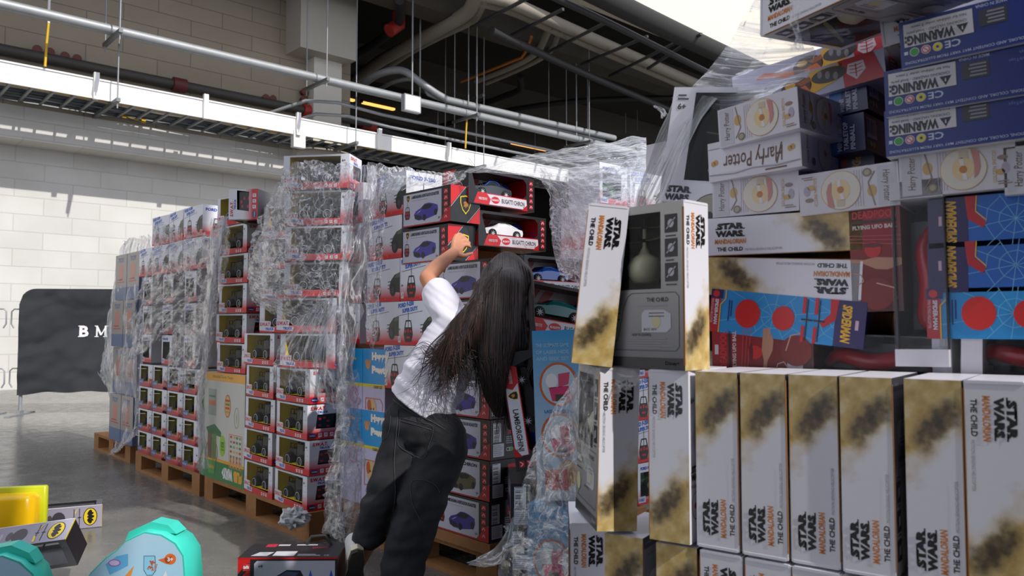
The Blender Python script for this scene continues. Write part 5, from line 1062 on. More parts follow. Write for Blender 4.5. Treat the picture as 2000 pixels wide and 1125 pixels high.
# upper part, set further back
UO = .22
place_px(UFO, PC, 1486, 684, 'dark red flying-ball box lying flat just above the long row', off=UO, roll=-90)
place_px(SPB, PC, 1530, 620, 'blue web-pattern box lying tilted below the two white boxes', off=UO, roll=6.5)
place_px(SWC, PC, 1520, 543, 'white flying-toy box lying on its side, title upside down', off=UO, roll=94)
place_px(SWC, PC, 1522, 456, 'white flying-toy box lying on its side, title readable', off=UO, roll=-89)
place_px(UFO, PC, 1710, 500, 'dark red flying-ball box standing upright between white and blue boxes', off=UO, roll=-1)
place_px(ENDC, PC, 1794, 533, 'window box with white end caps standing beside the blue web boxes', off=UO - .02, roll=-.5)
place_px(ENDC, PC, 1715, 700, 'window box with white end caps lying behind the long row', off=UO, roll=92)
place_px(ENDC, PC, 2040, 690, 'window box with a grey label lying at the right edge', off=UO, roll=90)
for i, (px, py) in enumerate(((2010, 611), (2012, 516), (2012, 424))):
    place_px((SPB, SPA, SPA)[i], PC, px, py, 'blue web-pattern box at the right edge, %s of three' % ('lowest', 'middle', 'top')[i], off=UO)
place_px(HP, PC, 1473, 380, 'ivory wizard ball box, left one directly on the white flying-toy box', off=UO)
place_px(HP, PC, 1655, 370, 'ivory wizard ball box, middle of the lower row and printed upside down', off=UO - .01, roll=178)
place_px(HP, PC, 1866, 332, 'ivory wizard ball box below the blue warning boxes', off=UO - .02, roll=-1)
place_px(HP, PC, 2088, 322, 'ivory wizard ball box cut by the right edge', off=UO - .02)
place_px(HPT, PC, 1470, 302, 'ivory box with the large upside-down brown title', off=UO - .02, yaw=-7, roll=-2)
place_px(HP, PC, 1478, 232, 'ivory wizard ball box topmost of the pile at left', off=UO - .04, yaw=-12, roll=-3)
place_px(PIN, PC, 1548, 284, 'navy pinball box, lower of two behind the ivory boxes', off=UO + .12, yaw=-8, roll=-2)
place_px(PIN, PC, 1552, 212, 'navy pinball box, upper of two behind the ivory boxes', off=UO + .12, yaw=-8, roll=-3)
place_px(SPB, PC, 1560, 345, 'blue box hidden low behind the ivory boxes', off=UO + .16)
place_px(ROB, PC, 1555, 172, 'lilac and red robot toy box, lower of two', off=UO + .10, yaw=-8, roll=-4)
place_px(ROB, PC, 1578, 128, 'lilac and red robot toy box, upper of two', off=UO + .16, yaw=-8, roll=-4)
for i, (px, py, r_, dx) in enumerate(((1905, 233, -1.2, 0), (1905, 150, -1.2, 0), (1940, 44, -2.5, 0))):
    place_px(WARN, PC, px + 12, py, 'blue box with a white upside-down warning panel, %s of three' % ('lowest', 'middle', 'top')[i], off=UO - .04 - .01 * i, roll=r_ + (4 if i < 3 else 0) - 4, pitch=0)
place_px(SWC, PC, 1905, 0, 'white flying-toy box lying above the top blue warning box', off=UO + .02, roll=-95)
o = place_px(SWW, PC, 1600, -22, 'white box jutting out at the very top, underside showing', off=UO - .12, yaw=-30, roll=-88, pitch=0)
# big window box standing left of the ivory pile
place_px(BIG, PC, 1382, 318, 'wide white box with grey window and round print, upper left under the wrap', off=.27, yaw=6, roll=9)
# cores that hold the stack up
carton('brown_carton', 'brown carton inside the right-hand stack, foot', PC, -.2, .70, .14, .95, .24, .6, m=M((92, 90, 94), rough=.7, name='grey_board'))
carton('brown_carton', 'brown carton inside the right-hand stack, middle', PC, -.15, .50, .965, 1.28, .46, .4)
carton('brown_carton', 'brown carton inside the right-hand stack, top', PC, -.15, .30, 1.29, 1.62, .48, .4)
# ================================================================== barrier fence with black banner
VINYL, t, b = nodes('black_vinyl'); b.inputs['Base Color'].default_value = (.018, .019, .02, 1); b.inputs['Roughness'].default_value = .38
tc = nd(t, 'ShaderNodeTexCoord'); nz = nd(t, 'ShaderNodeTexNoise', Scale=1.8, Detail=2.0, Distortion=.5); t.links.new(tc.outputs['Object'], nz.inputs['Vector'])
bp = nd(t, 'ShaderNodeBump', Strength=.4, Distance=.12); t.links.new(nz.outputs[0], bp.inputs['Height']); t.links.new(bp.outputs[0], b.inputs['Normal'])
def fence(x, y, L, rz, label, text=None, rev=False):
    e = bpy.data.objects.new('crowd_barrier', None); COL.objects.link(e); e.location = (x, y, 0); e.rotation_euler = (0, 0, R(rz)); tag(e, label, 'barrier')
    H = 1.50; r = .16; fr = MB(); arc = lambda cx, cz, a0: [Vector((cx + r * math.cos(R(a0 - k * 15)), 0, cz + r * math.sin(R(a0 - k * 15)))) for k in range(7)]
    fr.tube([Vector((0, 0, .02))] + arc(r, H - r, 180) + arc(L - r, H - r, 90) + [Vector((L, 0, .02))], .02, GALV, seg=10); fr.cyl((0, 0, .3), (L, 0, .3), .014, GALV, seg=8); fr.build('frame', parent=e)
    for q in (0, L):
        f = MB(); f.box((q - .03, -.32, 0), (q + .03, .32, .012), GALV); f.box((q - .02, -.05, .012), (q + .02, .05, .05), GALV); f.build('foot', parent=e)
    for zz in (1.2, .48):
        hk = MB(); sx = -1 if not rev else 1; X = 0 if not rev else L
        hk.tube([Vector((X, 0, zz + .08)), Vector((X + sx * .10, 0, zz + .08)), Vector((X + sx * .13, 0, zz + .05)), Vector((X + sx * .13, 0, zz - .10)), Vector((X + sx * .10, 0, zz - .15))], .009, GALV, seg=6); hk.build('hook', parent=e)
    bn = MB(); nx, nz_ = 60, 44
    def P(u, v, side):
        X = -.03 + u * (L + .06); Z = .26 + v * (H + .03 - .26)
        d = 0
        if X < r: d = r - X
        if X > L - r: d = X - (L - r)
        top = H + .03 - (r - math.sqrt(max(0, (r + .03) ** 2 - d * d)) + .03 if d > 0 else 0)
        Z = min(Z, top)
        n_ = noise.noise(Vector((X * 1.6 + Z * 1.1, Z * 1.3, side * 9.1 + x))) * .05 * min(1, 4 * u, 4 * (1 - u), 5 * (1 - v)) + noise.noise(Vector((X * 5 - Z * 4, Z * 5 + X * 3, 3.3 + x))) * .014 * (1 if u < .25 or v < .3 else .4)
        return (X, side * .035 + n_ * side * -1 - 0, Z - (.05 * noise.noise(Vector((X * 3, 1.7, 0))) if v == 0 else 0))
    for side in (-1, 1):
        vs = [P(i / nx, j / nz_, side) for j in range(nz_ + 1) for i in range(nx + 1)]
        bn.add(vs, [(j * (nx + 1) + i, j * (nx + 1) + i + 1, (j + 1) * (nx + 1) + i + 1, (j + 1) * (nx + 1) + i) for j in range(nz_) for i in range(nx)], VINYL, True)
    if text:
        WTX = M((226, 224, 222), rough=.5, name='white_lettering')
        fm = lambda X, Z, l: (X, P((X + .03) / (L + .06), (Z - .26) / (H + .03 - .26), -1)[1] - .012, Z)
        a = Art(bn, fm); X = .665
        for ch, w in zip(text, (.13, .17, .14)):
            if ch == 'M':
                wm = w * .86; a.line([(X + .022, .945), (X + .022, 1.075)], .020, WTX, 1); a.line([(X + wm - .022, .945), (X + wm - .022, 1.075)], .028, WTX, 1)
                a.line([(X + .018, 1.076), (X + wm / 2, .965)], .026, WTX, 1); a.line([(X + wm - .018, 1.076), (X + wm / 2, .965)], .014, WTX, 1)
                for q0, q1 in ((X - .004, X + .044), (X + wm - .048, X + wm + .004)): a.rect(q0, .94, q1, .950, WTX, 1)
                for q0, q1 in ((X - .006, X + .030), (X + wm - .032, X + wm + .006)): a.rect(q0, 1.070, q1, 1.08, WTX, 1)
            else:
                a.text(ch, X, 1.01 - .07, .14, WTX, w=w * .86, l=1, bold=.04)
                if ch == 'B': a.rect(X - .012, .94, X + .04, .952, WTX, 1); a.rect(X - .012, 1.068, X + .04, 1.08, WTX, 1)
            X += w + .055
    bn.build('banner', parent=e); return e
fence(-5.97, 9.65, 2.3, 7, 'steel crowd barrier under a black banner lettered BMO, partly behind the wrapped stacks', 'BMO')
fence(-8.42, 9.2, 2.2, 9, 'steel crowd barrier under a black banner cut by the left edge', rev=True)

# ================================================================== things on the floor in front
TEALP = M((62, 206, 186), rough=.3, name='turquoise_plastic'); ICEB = fade('ice_blue_print', (150, 206, 232), (176, 214, 232), -.2, .12)
def case(name, label, loc, rz=0, ry=0):
    e = bpy.data.objects.new(name, None); COL.objects.link(e); e.location = loc; e.rotation_euler = (0, R(ry), R(rz)); tag(e, label, 'toy case')
    out = [(-.225, -.205), (-.215, -.12), (-.195, -.045), (-.155, .01), (-.10, .06), (-.06, .085), (-.03, .115), (.04, .145), (.10, .135), (.15, .105), (.178, .062), (.195, -.205)]
    def inset(k): return [((x + .02) * k - .02, (z + .04) * k - .04) for x, z in out]
    m = MB(); n = len(out); rings = [(inset(.98), 0), (out, .008), (out, .115), (inset(.95), .13)]; vs = [(x, y, z) for pts, y in rings for x, z in pts]
    m.add(vs, [(k * n + i, k * n + (i + 1) % n, (k + 1) * n + (i + 1) % n, (k + 1) * n + i) for k in range(3) for i in range(n)], TEALP, True)
    for k in (0, 3): m.add(vs, [tuple(t) if k == 0 else tuple(reversed(t)) for t in [tuple(x + k * n for x in tri) for tri in tessellate_polygon([[Vector((x, z, 0)) for x, z in rings[k][0]]])]], TEALP)
    m.build('shell', parent=e)
    h = MB(); hp_ = [(-.05, .10), (-.035, .135), (.045, .168), (.105, .155), (.135, .125), (.10, .13), (.04, .14)]; vs = [(x, y, z) for y in (.03, .10) for x, z in hp_]; k = len(hp_)
    h.add(vs, [(i, (i + 1) % k, (i + 1) % k + k, i + k) for i in range(k)], TEALP); h.add(vs, [tuple(reversed(range(k))), tuple(range(k, 2 * k))], TEALP); h.build('handle', parent=e)
    f = MB(); a = Art(f, f_front(0)); pts = inset(.955); a.poly(pts, ICEB, 3); WT = ink(226, 226, 230)
    a.poly([(-.06, .062), (-.10, .036), (-.085, .0), (-.02, .03), (-.02, .07)], ink(100, 176, 222), 4)
    a.ell(-.068, .040, .022, .012, ink(150, 100, 180), 5); a.ell(-.068, .040, .018, .009, ink(206, 190, 226), 6)
    a.poly([(.0, .03), (-.055, -.03), (-.022, -.045)], ink(228, 150, 70), 5); a.poly([(-.055, -.03), (-.10, -.055), (-.115, -.09), (-.07, -.09), (-.022, -.045)], ink(236, 184, 160), 5)
    for q in range(6): a.line([(-.105 + q * .012, -.055 - .006 * (q % 2)), (-.085 + q * .012, -.09 + q * .006)], .002, ink(214, 96, 76), 6)
    a.poly([(.035, .062), (.075, .062), (.078, .012), (.065, -.004), (.045, -.004), (.034, .014)], ink(60, 90, 110), 4); a.poly([(.037, .060), (.073, .060), (.076, .013), (.064, -.002), (.046, -.002), (.036, .015)], ink(140, 206, 232), 5)
    A0 = a.A.copy(); a.rot(72, .062, .012); a.text('34', 0, -.004, .020, ink(190, 90, 60), w=.034, l=6, bold=.03); a.text('PCS', .002, -.014, .009, ink(206, 120, 90), w=.026, l=6, bold=.02); a.A = A0
    a.poly([(.085, .048), (.135, .060), (.125, .036), (.115, .034)], ink(222, 106, 50), 5); a.ell(.128, .050, .020, .018, ink(226, 112, 40), 5); a.text('3+', .118, .042, .014, WT, w=.02, l=6, bold=.05)
    a.ell(.01, -.09, .052, .045, WT, 5); a.ell(.01, -.09, .03, .026, ink(120, 214, 200), 6); a.poly([(-.02, -.055), (.03, -.05), (.035, -.06), (-.015, -.07)], ink(190, 130, 96), 7)
    a.poly([(.10, -.01), (.118, -.012), (.112, .012)], WT, 5); a.ell(.098, -.05, .012, .012, ink(110, 110, 206), 5); a.poly([(.105, -.056), (.118, -.044), (.128, -.062)], ink(226, 170, 110), 5); a.ell(.15, -.10, .02, .05, WT, 4)
    f.build('printed_label', parent=e); return e
case('turquoise_toy_case', 'turquoise toy case with an ice-cream print and 34 pieces mark, on the floor', at(262, 1122, 2.72), rz=-4, ry=-2)
case('turquoise_toy_case', 'turquoise toy case at the lower left corner, mostly outside the frame', at(-45, 1165, 2.62), rz=10, ry=14)
YP = M((250, 196, 10), rough=.25, name='yellow_plastic'); LP = M((190, 196, 30), rough=.3, name='lime_plastic')
e = bpy.data.objects.new('yellow_toy_case', None); COL.objects.link(e); e.location = floor_at(-10, 1085); e.rotation_euler = (0, 0, R(14)); tag(e, 'yellow toy case with a lime rim behind the grey emblem boxes at the left', 'toy case')
m = MB(); m.rbox((-.22, 0, .02), (.15, .14, .26), YP, .04); m.build('shell', parent=e)
m = MB(); m.rbox((-.24, .13, .01), (.17, .17, .285), LP, .015); m.build('rim', parent=e)
m = MB(); m.rbox((-.24, .17, .01), (.16, .20, .275), M((214, 214, 210), rough=.3, name='clear_lid'), .01); m.build('lid', parent=e)
GRP = fade('grey_lilac_print', (92, 88, 100), (168, 162, 178), -.3, .3, axis='X')
def bat_art(a, L, H):
    x, z = L / 2, H / 2; YB = ink(228, 196, 40); BK = ink(26, 24, 28)
    def emblem(cx, s):
        a.ell(cx, 0, s * .72, s * 1.0, BK, 2, 26); a.ell(cx, 0, s * .64, s * .92, YB, 3, 26)
        bat = [(0, .62), (.10, .56), (.06, .5), (.32, .52), (.22, .3), (.42, .25), (.5, .0), (.42, -.25), (.22, -.3), (.32, -.52), (.06, -.5), (.10, -.56), (0, -.62)]
        pts = [(cx + (.9 * v - .12) * s * .9 * 1.0, u * s * 1.25) for u, v in [(y_, x_) for x_, y_ in bat]]
        wing = [(.0, .80), (.16, .70), (.20, .48), (.34, .50), (.30, .28), (.14, .20), (.40, .08), (.40, -.08), (.14, -.20), (.30, -.28), (.34, -.50), (.20, -.48), (.16, -.70), (.0, -.80), (-.16, -.66), (-.30, -.40), (-.26, -.22), (-.16, -.16), (-.34, .0), (-.16, .16), (-.26, .22), (-.30, .40), (-.16, .66)]
        a.poly([(cx + u * s, v * s) for u, v in wing], BK, 4)
    emblem(x - .055, z * .80)
    for q in (x - .13, x - .105): a.line([(q, z - .012), (q, -z + .012)], .003, BK, 3); a.line([(q - .008, 0), (q + .008, 0)], .004, BK, 3)
    a.poly([(x - .128, .012), (x - .120, .03), (x - .112, z - .01), (x - .126, .03)], YB, 4); a.poly([(x - .138, -.012), (x - .128, -.02), (x - .125, -z + .008), (x - .135, -z + .01)], YB, 4)
    a.ell(x - .20, 0, .030, z * .62, ink(58, 54, 62), 2); a.ell(x - .24, .0, .012, z * .4, ink(70, 66, 74), 3)
    A0 = a.A.copy(); a.rot(90, x - .275, -.03); a.fine(0, -.008, .05, .008, 3, ink(200, 196, 206), 3); a.A = A0
    a.ell(x - .34, 0, .028, z * .7, BK, 2)
def bat_box(name, label, loc, rz, ry, rx, D=.15):
    L, H = .52, .115; x, z = L / 2, H / 2; m = MB(); m.box((-x, 0, -z), (x, D, z), GRP, faces='xXy', mm={'X': M((34, 32, 38), rough=.4, name='dark_end')}); 
    for f, (c0, c1) in ((f_bot(-z), (0, D)), (f_top(z), (0, D))): holed(m, f, [(-x, 0), (x, 0), (x, D), (-x, D)], [[(-x + .02, .012), (x - .03, .012), (x - .03, D - .02), (-x + .02, D - .02)]], ink(96, 92, 100))
    m.add([(-x, D, -z), (x, D, -z), (x, D, z), (-x, D, z)], [(0, 1, 2, 3)], ink(96, 92, 100))
    bat_art(Art(m, f_front()), L, H); m.box((x - .0005, -.001, -z), (x + .0012, .004, z), ink(220, 190, 30)); m.box((-x, -.0008, z - .002), (x, .001, z + .0012), ink(214, 212, 220))
    o = m.build(name); o.location = loc; o.rotation_euler = (Matrix.Rotation(R(rz), 4, 'Z') @ Matrix.Rotation(R(ry), 4, 'Y') @ Matrix.Rotation(R(rx), 4, 'X')).to_euler(); tag(o, label, 'toy box')
    p = MB(); p.add([(-x, 0, -z - .0008), (x, 0, -z - .0008), (x, D, -z - .0008), (-x, D, -z - .0008)], [(0, 1, 2, 3)], PANE); p.add([(-x, 0, z + .0008), (x, 0, z + .0008), (x, D, z + .0008), (-x, D, z + .0008)], [(0, 1, 2, 3)], PANE); p.build('window_pane', parent=o)
    q = MB(); q.rbox((-.1, .03, -.03), (.0, D - .03, .03), ink(60, 56, 54), .02); q.box((.08, .02, -.02), (.20, .03, -.01), YP); q.cyl((.14, .06, -.03), (.14, .06, .03), .004, BLACK); q.build('flying_toy', parent=o)
    return o
bat_box('emblem_toy_box', 'grey lilac toy box with a yellow oval emblem, front one, its window side facing down', at(8, 1050, 3.25) , 4, -7, -58)
bat_box('emblem_toy_box', 'grey lilac toy box with a yellow oval emblem lying farther back on the floor', floor_at(95, 1040) + Vector((-.02, 0, .06)), 26, 0, 0)
# black and red remote-control car carton in the foreground
m = MB(); W, H, D = .365, .205, .19; x, z = W / 2, H / 2; BK = M((34, 32, 35), rough=.4, name='black_card_top'); m.box((-x, 0, 0), (x, D, H), BK, mm={'X': M((70, 22, 26), rough=.4, name='dark_red_end')})
a = Art(m, f_front()); a.rect(-x, 0, x, H, BK, 1); a.rect(-x, 0, -x + .045, H, ink(206, 30, 34), 2); a.rect(-x, H - .006, x, H, ink(196, 24, 32), 3); a.poly([(-x + .0, H - .06), (-x + .035, H - .02), (-x + .06, H - .02), (-x + .0, H - .085)], BK, 3)
a.poly([(-x + .06, 0), (x - .008, 0), (x - .008, H - .012), (-x + .07, H - .012), (-x + .06, H - .022)], ink(186, 184, 198), 3); a.text('+9', -x + .075, H - .038, .012, BLACK, l=4, bold=.03)
icons(a, -x + .032, H - .035, 1, .026, 0, 0, ink(206, 50, 56), 4, WHITE); a.text('BxB', -x + .021, H - .04, .010, WHITE, l=6, bold=.04); icons(a, -x + .032, H - .075, 1, .026, 0, 0, ink(206, 50, 56), 4, WHITE)
a.poly([(-x + .075, .04), (-x + .085, .105), (-x + .12, .125), (-x + .18, .16), (-x + .23, .158), (-x + .245, .13), (-x + .25, .09), (-x + .24, .03)], ink(30, 32, 44), 4); a.poly([(-x + .14, .13), (-x + .18, .155), (-x + .225, .15), (-x + .2, .125)], ink(66, 82, 110), 5); a.ell(-x + .085, .09, .012, .02, BLACK, 5)
a.poly([(-x + .14, .06), (-x + .17, .14), (-x + .20, .14), (-x + .18, .06)], ink(120, 30, 40), 6)
for q in range(3): a.rect(-x + .163, .115 - q * .025, -x + .20, .133 - q * .025, ink(196, 30, 44), 7); a.fine(-x + .168, .118 - q * .025, -x + .196, .130 - q * .025, 1, WHITE, 8)
a.poly([(x - .098, .16), (x - .09, .13), (x - .03, .13), (x - .022, .16), (x - .012, .12), (x - .02, .07), (x - .09, .07), (x - .108, .12)], ink(28, 92, 196), 5)
for q in (-.08, -.04): a.ell(x + q, .105, .014, .015, BLACK, 6)
a = Art(m, f_top(H)); a.poly([(-x + .04, .02), (-x + .10, .02), (-x + .115, .07), (-x + .06, .07)], ink(196, 196, 200), 1); a.rect(-x + .12, .02, -x + .20, .08, ink(206, 206, 210), 1); a.rect(-x + .06, .14, -x + .10, .18, ink(190, 40, 60), 1); a.rect(-x + .105, .155, -x + .15, .175, ink(206, 200, 204), 1); a.fine(-x + .21, .02, -x + .30, .045, 2, ink(206, 206, 210), 1); a.text('CE', -x + .31, .02, .012, LGREY, l=1); a.text('BUGATTI', x - .12, .12, .014, ink(170, 40, 50), w=.06, l=1, bold=.04); a.rect(x - .19, .16, x - .11, .175, ink(200, 200, 204), 1)
rcb = m.build('car_carton'); rcb.location = at(562, 1083, 2.96) * 1.0; rcb.location.z = 0; rcb.rotation_euler = (0, 0, R(1)); tag(rcb, 'black and red remote-control car box with blue controller print, on the floor', 'toy box')
m = MB(); m.tube([Vector((.03, D - .02, H)), Vector((.045, D - .015, H + .03)), Vector((.10, D - .015, H + .035)), Vector((.125, D - .02, H))], .006, M((40, 40, 42), rough=.5, name='black_strap'), seg=8); m.build('carry_handle', parent=rcb)
free(BUGB, at(858, 1190, 2.80), 'black and red car box at the child\'s feet, cut by the bottom edge', rz=-38, ry=0, rx=-25)
# crumpled scrap of film at the pallet corner
def blob(name, label, c, r, m, seed=1, cat='plastic scrap', sq=(1, 1, .7)):
    mb = MB(); n, k = 26, 18; vs = []
    for i in range(k + 1):
        for j in range(n):
            th, ph = math.pi * i / k, 2 * math.pi * j / n; d = Vector((math.sin(th) * math.cos(ph) * sq[0], math.sin(th) * math.sin(ph) * sq[1], math.cos(th) * sq[2])); q = 1 + .5 * noise.noise(d * 2.5 + Vector((seed, 0, 0))) + .25 * noise.noise(d * 7 + Vector((seed, 0, 0)))
            vs.append(tuple(d * r * q))
    mb.add(vs, [(i * n + j, i * n + (j + 1) % n, (i + 1) * n + (j + 1) % n, (i + 1) * n + j) for i in range(k) for j in range(n)], m, False)
    o = mb.build(name, loc=c); return tag(o, label, cat)
blob('crumpled_film', 'small crumpled lump of milky film at the nearest pallet corner', at(574, 1012, 3.86), .055, M((196, 196, 198), rough=.35, name='milky_film'), 3, sq=(1.2, 1, .8))
# ================================================================== the child
SKIN = M((196, 132, 98), rough=.5, var=.06, scale=30, name='skin'); 
SKIN.node_tree.nodes['Principled BSDF'].inputs['Subsurface Weight'].default_value = .12; SKIN.node_tree.nodes['Principled BSDF'].inputs['Subsurface Radius'].default_value = (.02, .008, .004)
def fuse(mb, name, voxel, smooth, parent=None, disp=None):
    """merge overlapping volumes into one continuous skin"""
    o = mb.build(name); m = o.modifiers.new('r', 'REMESH'); m.mode = 'VOXEL'; m.voxel_size = voxel
    if smooth: s_ = o.modifiers.new('s', 'SMOOTH'); s_.factor = .6; s_.iterations = smooth
    bpy.context.view_layer.update(); me = bpy.data.meshes.new_from_object(o.evaluated_get(bpy.context.evaluated_depsgraph_get())); mats = mb.mats
    old = o.data; o.modifiers.clear(); o.data = me; bpy.data.meshes.remove(old); me.name = name; me.materials.clear(); me.materials.append(mats[0])
    if disp:
        me.update(); nr = [v.normal.copy() for v in me.vertices]
        for v, n_ in zip(me.vertices, nr): v.co += n_ * disp(v.co)
    for p in me.polygons: p.use_smooth = True; p.material_index = 0
    me.update()
    if parent: o.parent = parent
    return o
def limb(mb, pts, rs, m, seg=16, n=6):
    P = smooth_path([Vector(p) for p in pts], n); k = len(P); out = []
    for i in range(k):
        t = i / (k - 1) * (len(rs) - 1); a = int(min(t, len(rs) - 2)); f = t - a; out.append(rs[a] * (1 - f) + rs[a + 1] * f)
    mb.tube(P, out, m, seg=seg)
    for q, r in ((P[0], out[0]), (P[-1], out[-1])): ball(mb, q, (r, r, r), m)
def ball(mb, c, r, m, seg=16, rot=None):
    n, k = seg, seg // 2; vs = []
    for i in range(k + 1):
        for j in range(n):
            th, ph = math.pi * i / k, 2 * math.pi * j / n; d = Vector((math.sin(th) * math.cos(ph) * r[0], math.sin(th) * math.sin(ph) * r[1], math.cos(th) * r[2]))
            if rot: d = rot @ d
            vs.append(Vector(c) + d)
    mb.add(vs, [(i * n + j, (i + 1) * n + j, (i + 1) * n + (j + 1) % n, i * n + (j + 1) % n) for i in range(k) for j in range(n)], m, True)
J = dict(pelvis=at(828, 815, 3.02), chest=at(893, 672, 3.0), neck=at(945, 610, 2.99), head=at(993, 572, 3.0),
    lsh=at(875, 612, 3.02), lel=at(834, 543, 3.12), lwr=at(887, 492, 3.24), rsh=at(945, 700, 2.95), rel=at(972, 768, 3.02), rwr=at(1030, 760, 3.12),
    lhip=at(790, 835, 3.03), rhip=at(862, 850, 3.0), lkn=at(752, 975, 3.0), rkn=at(826, 990, 2.95), lan=at(700, 1096, 3.06), ran=at(768, 1150, 2.98))
bm_ = MB()
limb(bm_, [J['pelvis'], (J['pelvis'] + J['chest']) / 2, J['chest']], [.085, .08, .095], SKIN); limb(bm_, [J['chest'], J['neck'], J['head']], [.08, .04, .05], SKIN)
limb(bm_, [J['chest'], J['lsh']], [.07, .045], SKIN); limb(bm_, [J['chest'], J['rsh']], [.07, .045], SKIN)
limb(bm_, [J['lsh'], (J['lsh'] + J['lel']) / 2, J['lel']], [.042, .036, .031], SKIN); limb(bm_, [J['lel'], J['lel'] * .6 + J['lwr'] * .4 + Vector((-.006, 0, .0)), J['lwr']], [.031, .032, .021], SKIN)
limb(bm_, [J['rsh'], (J['rsh'] + J['rel']) / 2, J['rel']], [.042, .036, .031], SKIN); limb(bm_, [J['rel'], (J['rel'] + J['rwr']) / 2, J['rwr']], [.031, .03, .021], SKIN)
for s_ in 'lr':
    limb(bm_, [J['pelvis'], J[s_ + 'hip'], J[s_ + 'kn']], [.075, .07, .05], SKIN); limb(bm_, [J[s_ + 'kn'], (J[s_ + 'kn'] + J[s_ + 'an']) / 2, J[s_ + 'an']], [.05, .045, .03], SKIN)
# head turned to the boxes (away from the camera)
HR = Matrix.Rotation(R(-25), 3, 'Z') @ Matrix.Rotation(R(10), 3, 'Y')
ball(bm_, J['head'], (.072, .086, .098), SKIN, 20, HR); hv = lambda x, y, z: J['head'] + HR @ Vector((x, y, z))
ball(bm_, hv(0, .055, -.045), (.045, .04, .045), SKIN, 14, HR); ball(bm_, hv(0, .092, -.012), (.010, .014, .016), SKIN, 10, HR)
for q in (-1, 1): ball(bm_, hv(q * .073, .0, -.01), (.008, .016, .024), SKIN, 10, HR)
def hand(mb, wr, palm_dir, out_dir, curl_dir, s=1.0, grip=1.0):
    """palm with five separate bent fingers; palm_dir towards the knuckles, out_dir towards the little-finger side, curl_dir the way fingers bend"""
    pd, od = palm_dir.normalized(), out_dir.normalized(); cd = curl_dir.normalized(); W = .060 * s; Lp = .062 * s
    for i in range(5): f = i / 4 - .5; limb(mb, [wr + od * f * W * .45, wr + pd * Lp * .5 + od * f * W * .8, wr + pd * Lp + od * f * W * .85], [.011 * s, .0125 * s, .0115 * s], SKIN, seg=10, n=3)
    for i, (f, L) in enumerate(((-.42, .052), (-.14, .060), (.14, .056), (.42, .043))):
        base = wr + pd * Lp + od * f * W; L *= s; k1 = base + (pd * .80 + cd * .35 * grip + od * f * .25) * L * .42; k2 = k1 + (pd * .25 + cd * .95 * grip) * L * .34; k3 = k2 + (pd * -.15 + cd * .95 * grip) * L * .26
        limb(mb, [base - pd * .008, k1, k2, k3], [.0092 * s, .0085 * s, .0075 * s, .0062 * s], SKIN, seg=10, n=4)
    b0 = wr + pd * Lp * .2 - od * W * .42; t1 = b0 - od * .018 * s + pd * .020 * s + cd * .010 * s; t2 = t1 + pd * .022 * s - od * .006 * s + cd * .012 * s; t3 = t2 + pd * .014 * s + cd * .014 * s
    limb(mb, [b0, t1, t2, t3], [.0125 * s, .0105 * s, .009 * s, .007 * s], SKIN, seg=10, n=4)
up = Vector((0, 0, 1)); hd = (at(903, 458, 3.31) - J['lwr'])
hand(bm_, J['lwr'] + hd.normalized() * .004, hd, Vector((-.45, .0, .85)), Vector((.75, .55, -.25)), s=.98)
hand(bm_, J['rwr'], Vector((.8, .5, .1)), Vector((0, .3, -1)), Vector((.3, .8, 0)), s=.9, grip=.5)
# clothing
DEN, t, b = nodes('black_denim'); tc = nd(t, 'ShaderNodeTexCoord'); n1 = nd(t, 'ShaderNodeTexNoise', Scale=9.0, Detail=6.0, Roughness=.65); n2 = nd(t, 'ShaderNodeTexNoise', Scale=420.0, Detail=2.0)
for q in (n1, n2): t.links.new(tc.outputs['Object'], q.inputs['Vector'])
t.links.new(ramp(t, n1.outputs[0], [(.35, (.008, .008, .010)), (.62, (.018, .018, .022)), (.8, (.038, .039, .044))]), b.inputs['Base Color']); b.inputs['Roughness'].default_value = .85
bp = nd(t, 'ShaderNodeBump', Strength=.25, Distance=.002); t.links.new(n2.outputs[0], bp.inputs['Height']); t.links.new(bp.outputs[0], b.inputs['Normal'])
person = fuse(bm_, 'person', .0042, 3)
tag(person, 'child in a white T-shirt and black jeans reaching up to the boxes, long dark hair', 'person')
jm = MB()
limb(jm, [at(818, 790, 3.02), J['pelvis'] + Vector((.01, 0, 0)), J['pelvis'] + Vector((.0, 0, -.03))], [.098, .115, .118], DEN)
limb(jm, [J['lhip'] + Vector((.015, .0, .02)), J['lhip'] + Vector((.0, 0, -.06)), J['lkn'] + Vector((.0, 0, .02)), (J['lkn'] + J['lan']) / 2, at(718, 1048, 3.05)], [.095, .092, .074, .068, .056], DEN)
limb(jm, [J['rhip'] + Vector((-.01, .0, .02)), J['rhip'] + Vector((0, 0, -.06)), J['rkn'] + Vector((0, 0, .02)), (J['rkn'] + J['ran']) / 2, at(776, 1140, 2.96)], [.092, .098, .086, .084, .08], DEN)
def jd(co):
    z = co.z; f = noise.noise(Vector((co.x * 7, co.y * 7, z * 16))) * .008 + noise.noise(Vector((co.x * 14 + z * 12, co.y * 9, z * 26 - co.x * 16))) * .005
    return f * (1.5 if z < .45 else 1)
jeans = fuse(jm, 'jeans', .0075, 4, person, jd)
SHIRT = M((226, 222, 232), rough=.85, var=.02, name='white_cotton'); sm = MB()
ax = (J['neck'] - at(818, 800, 3.02)).normalized()
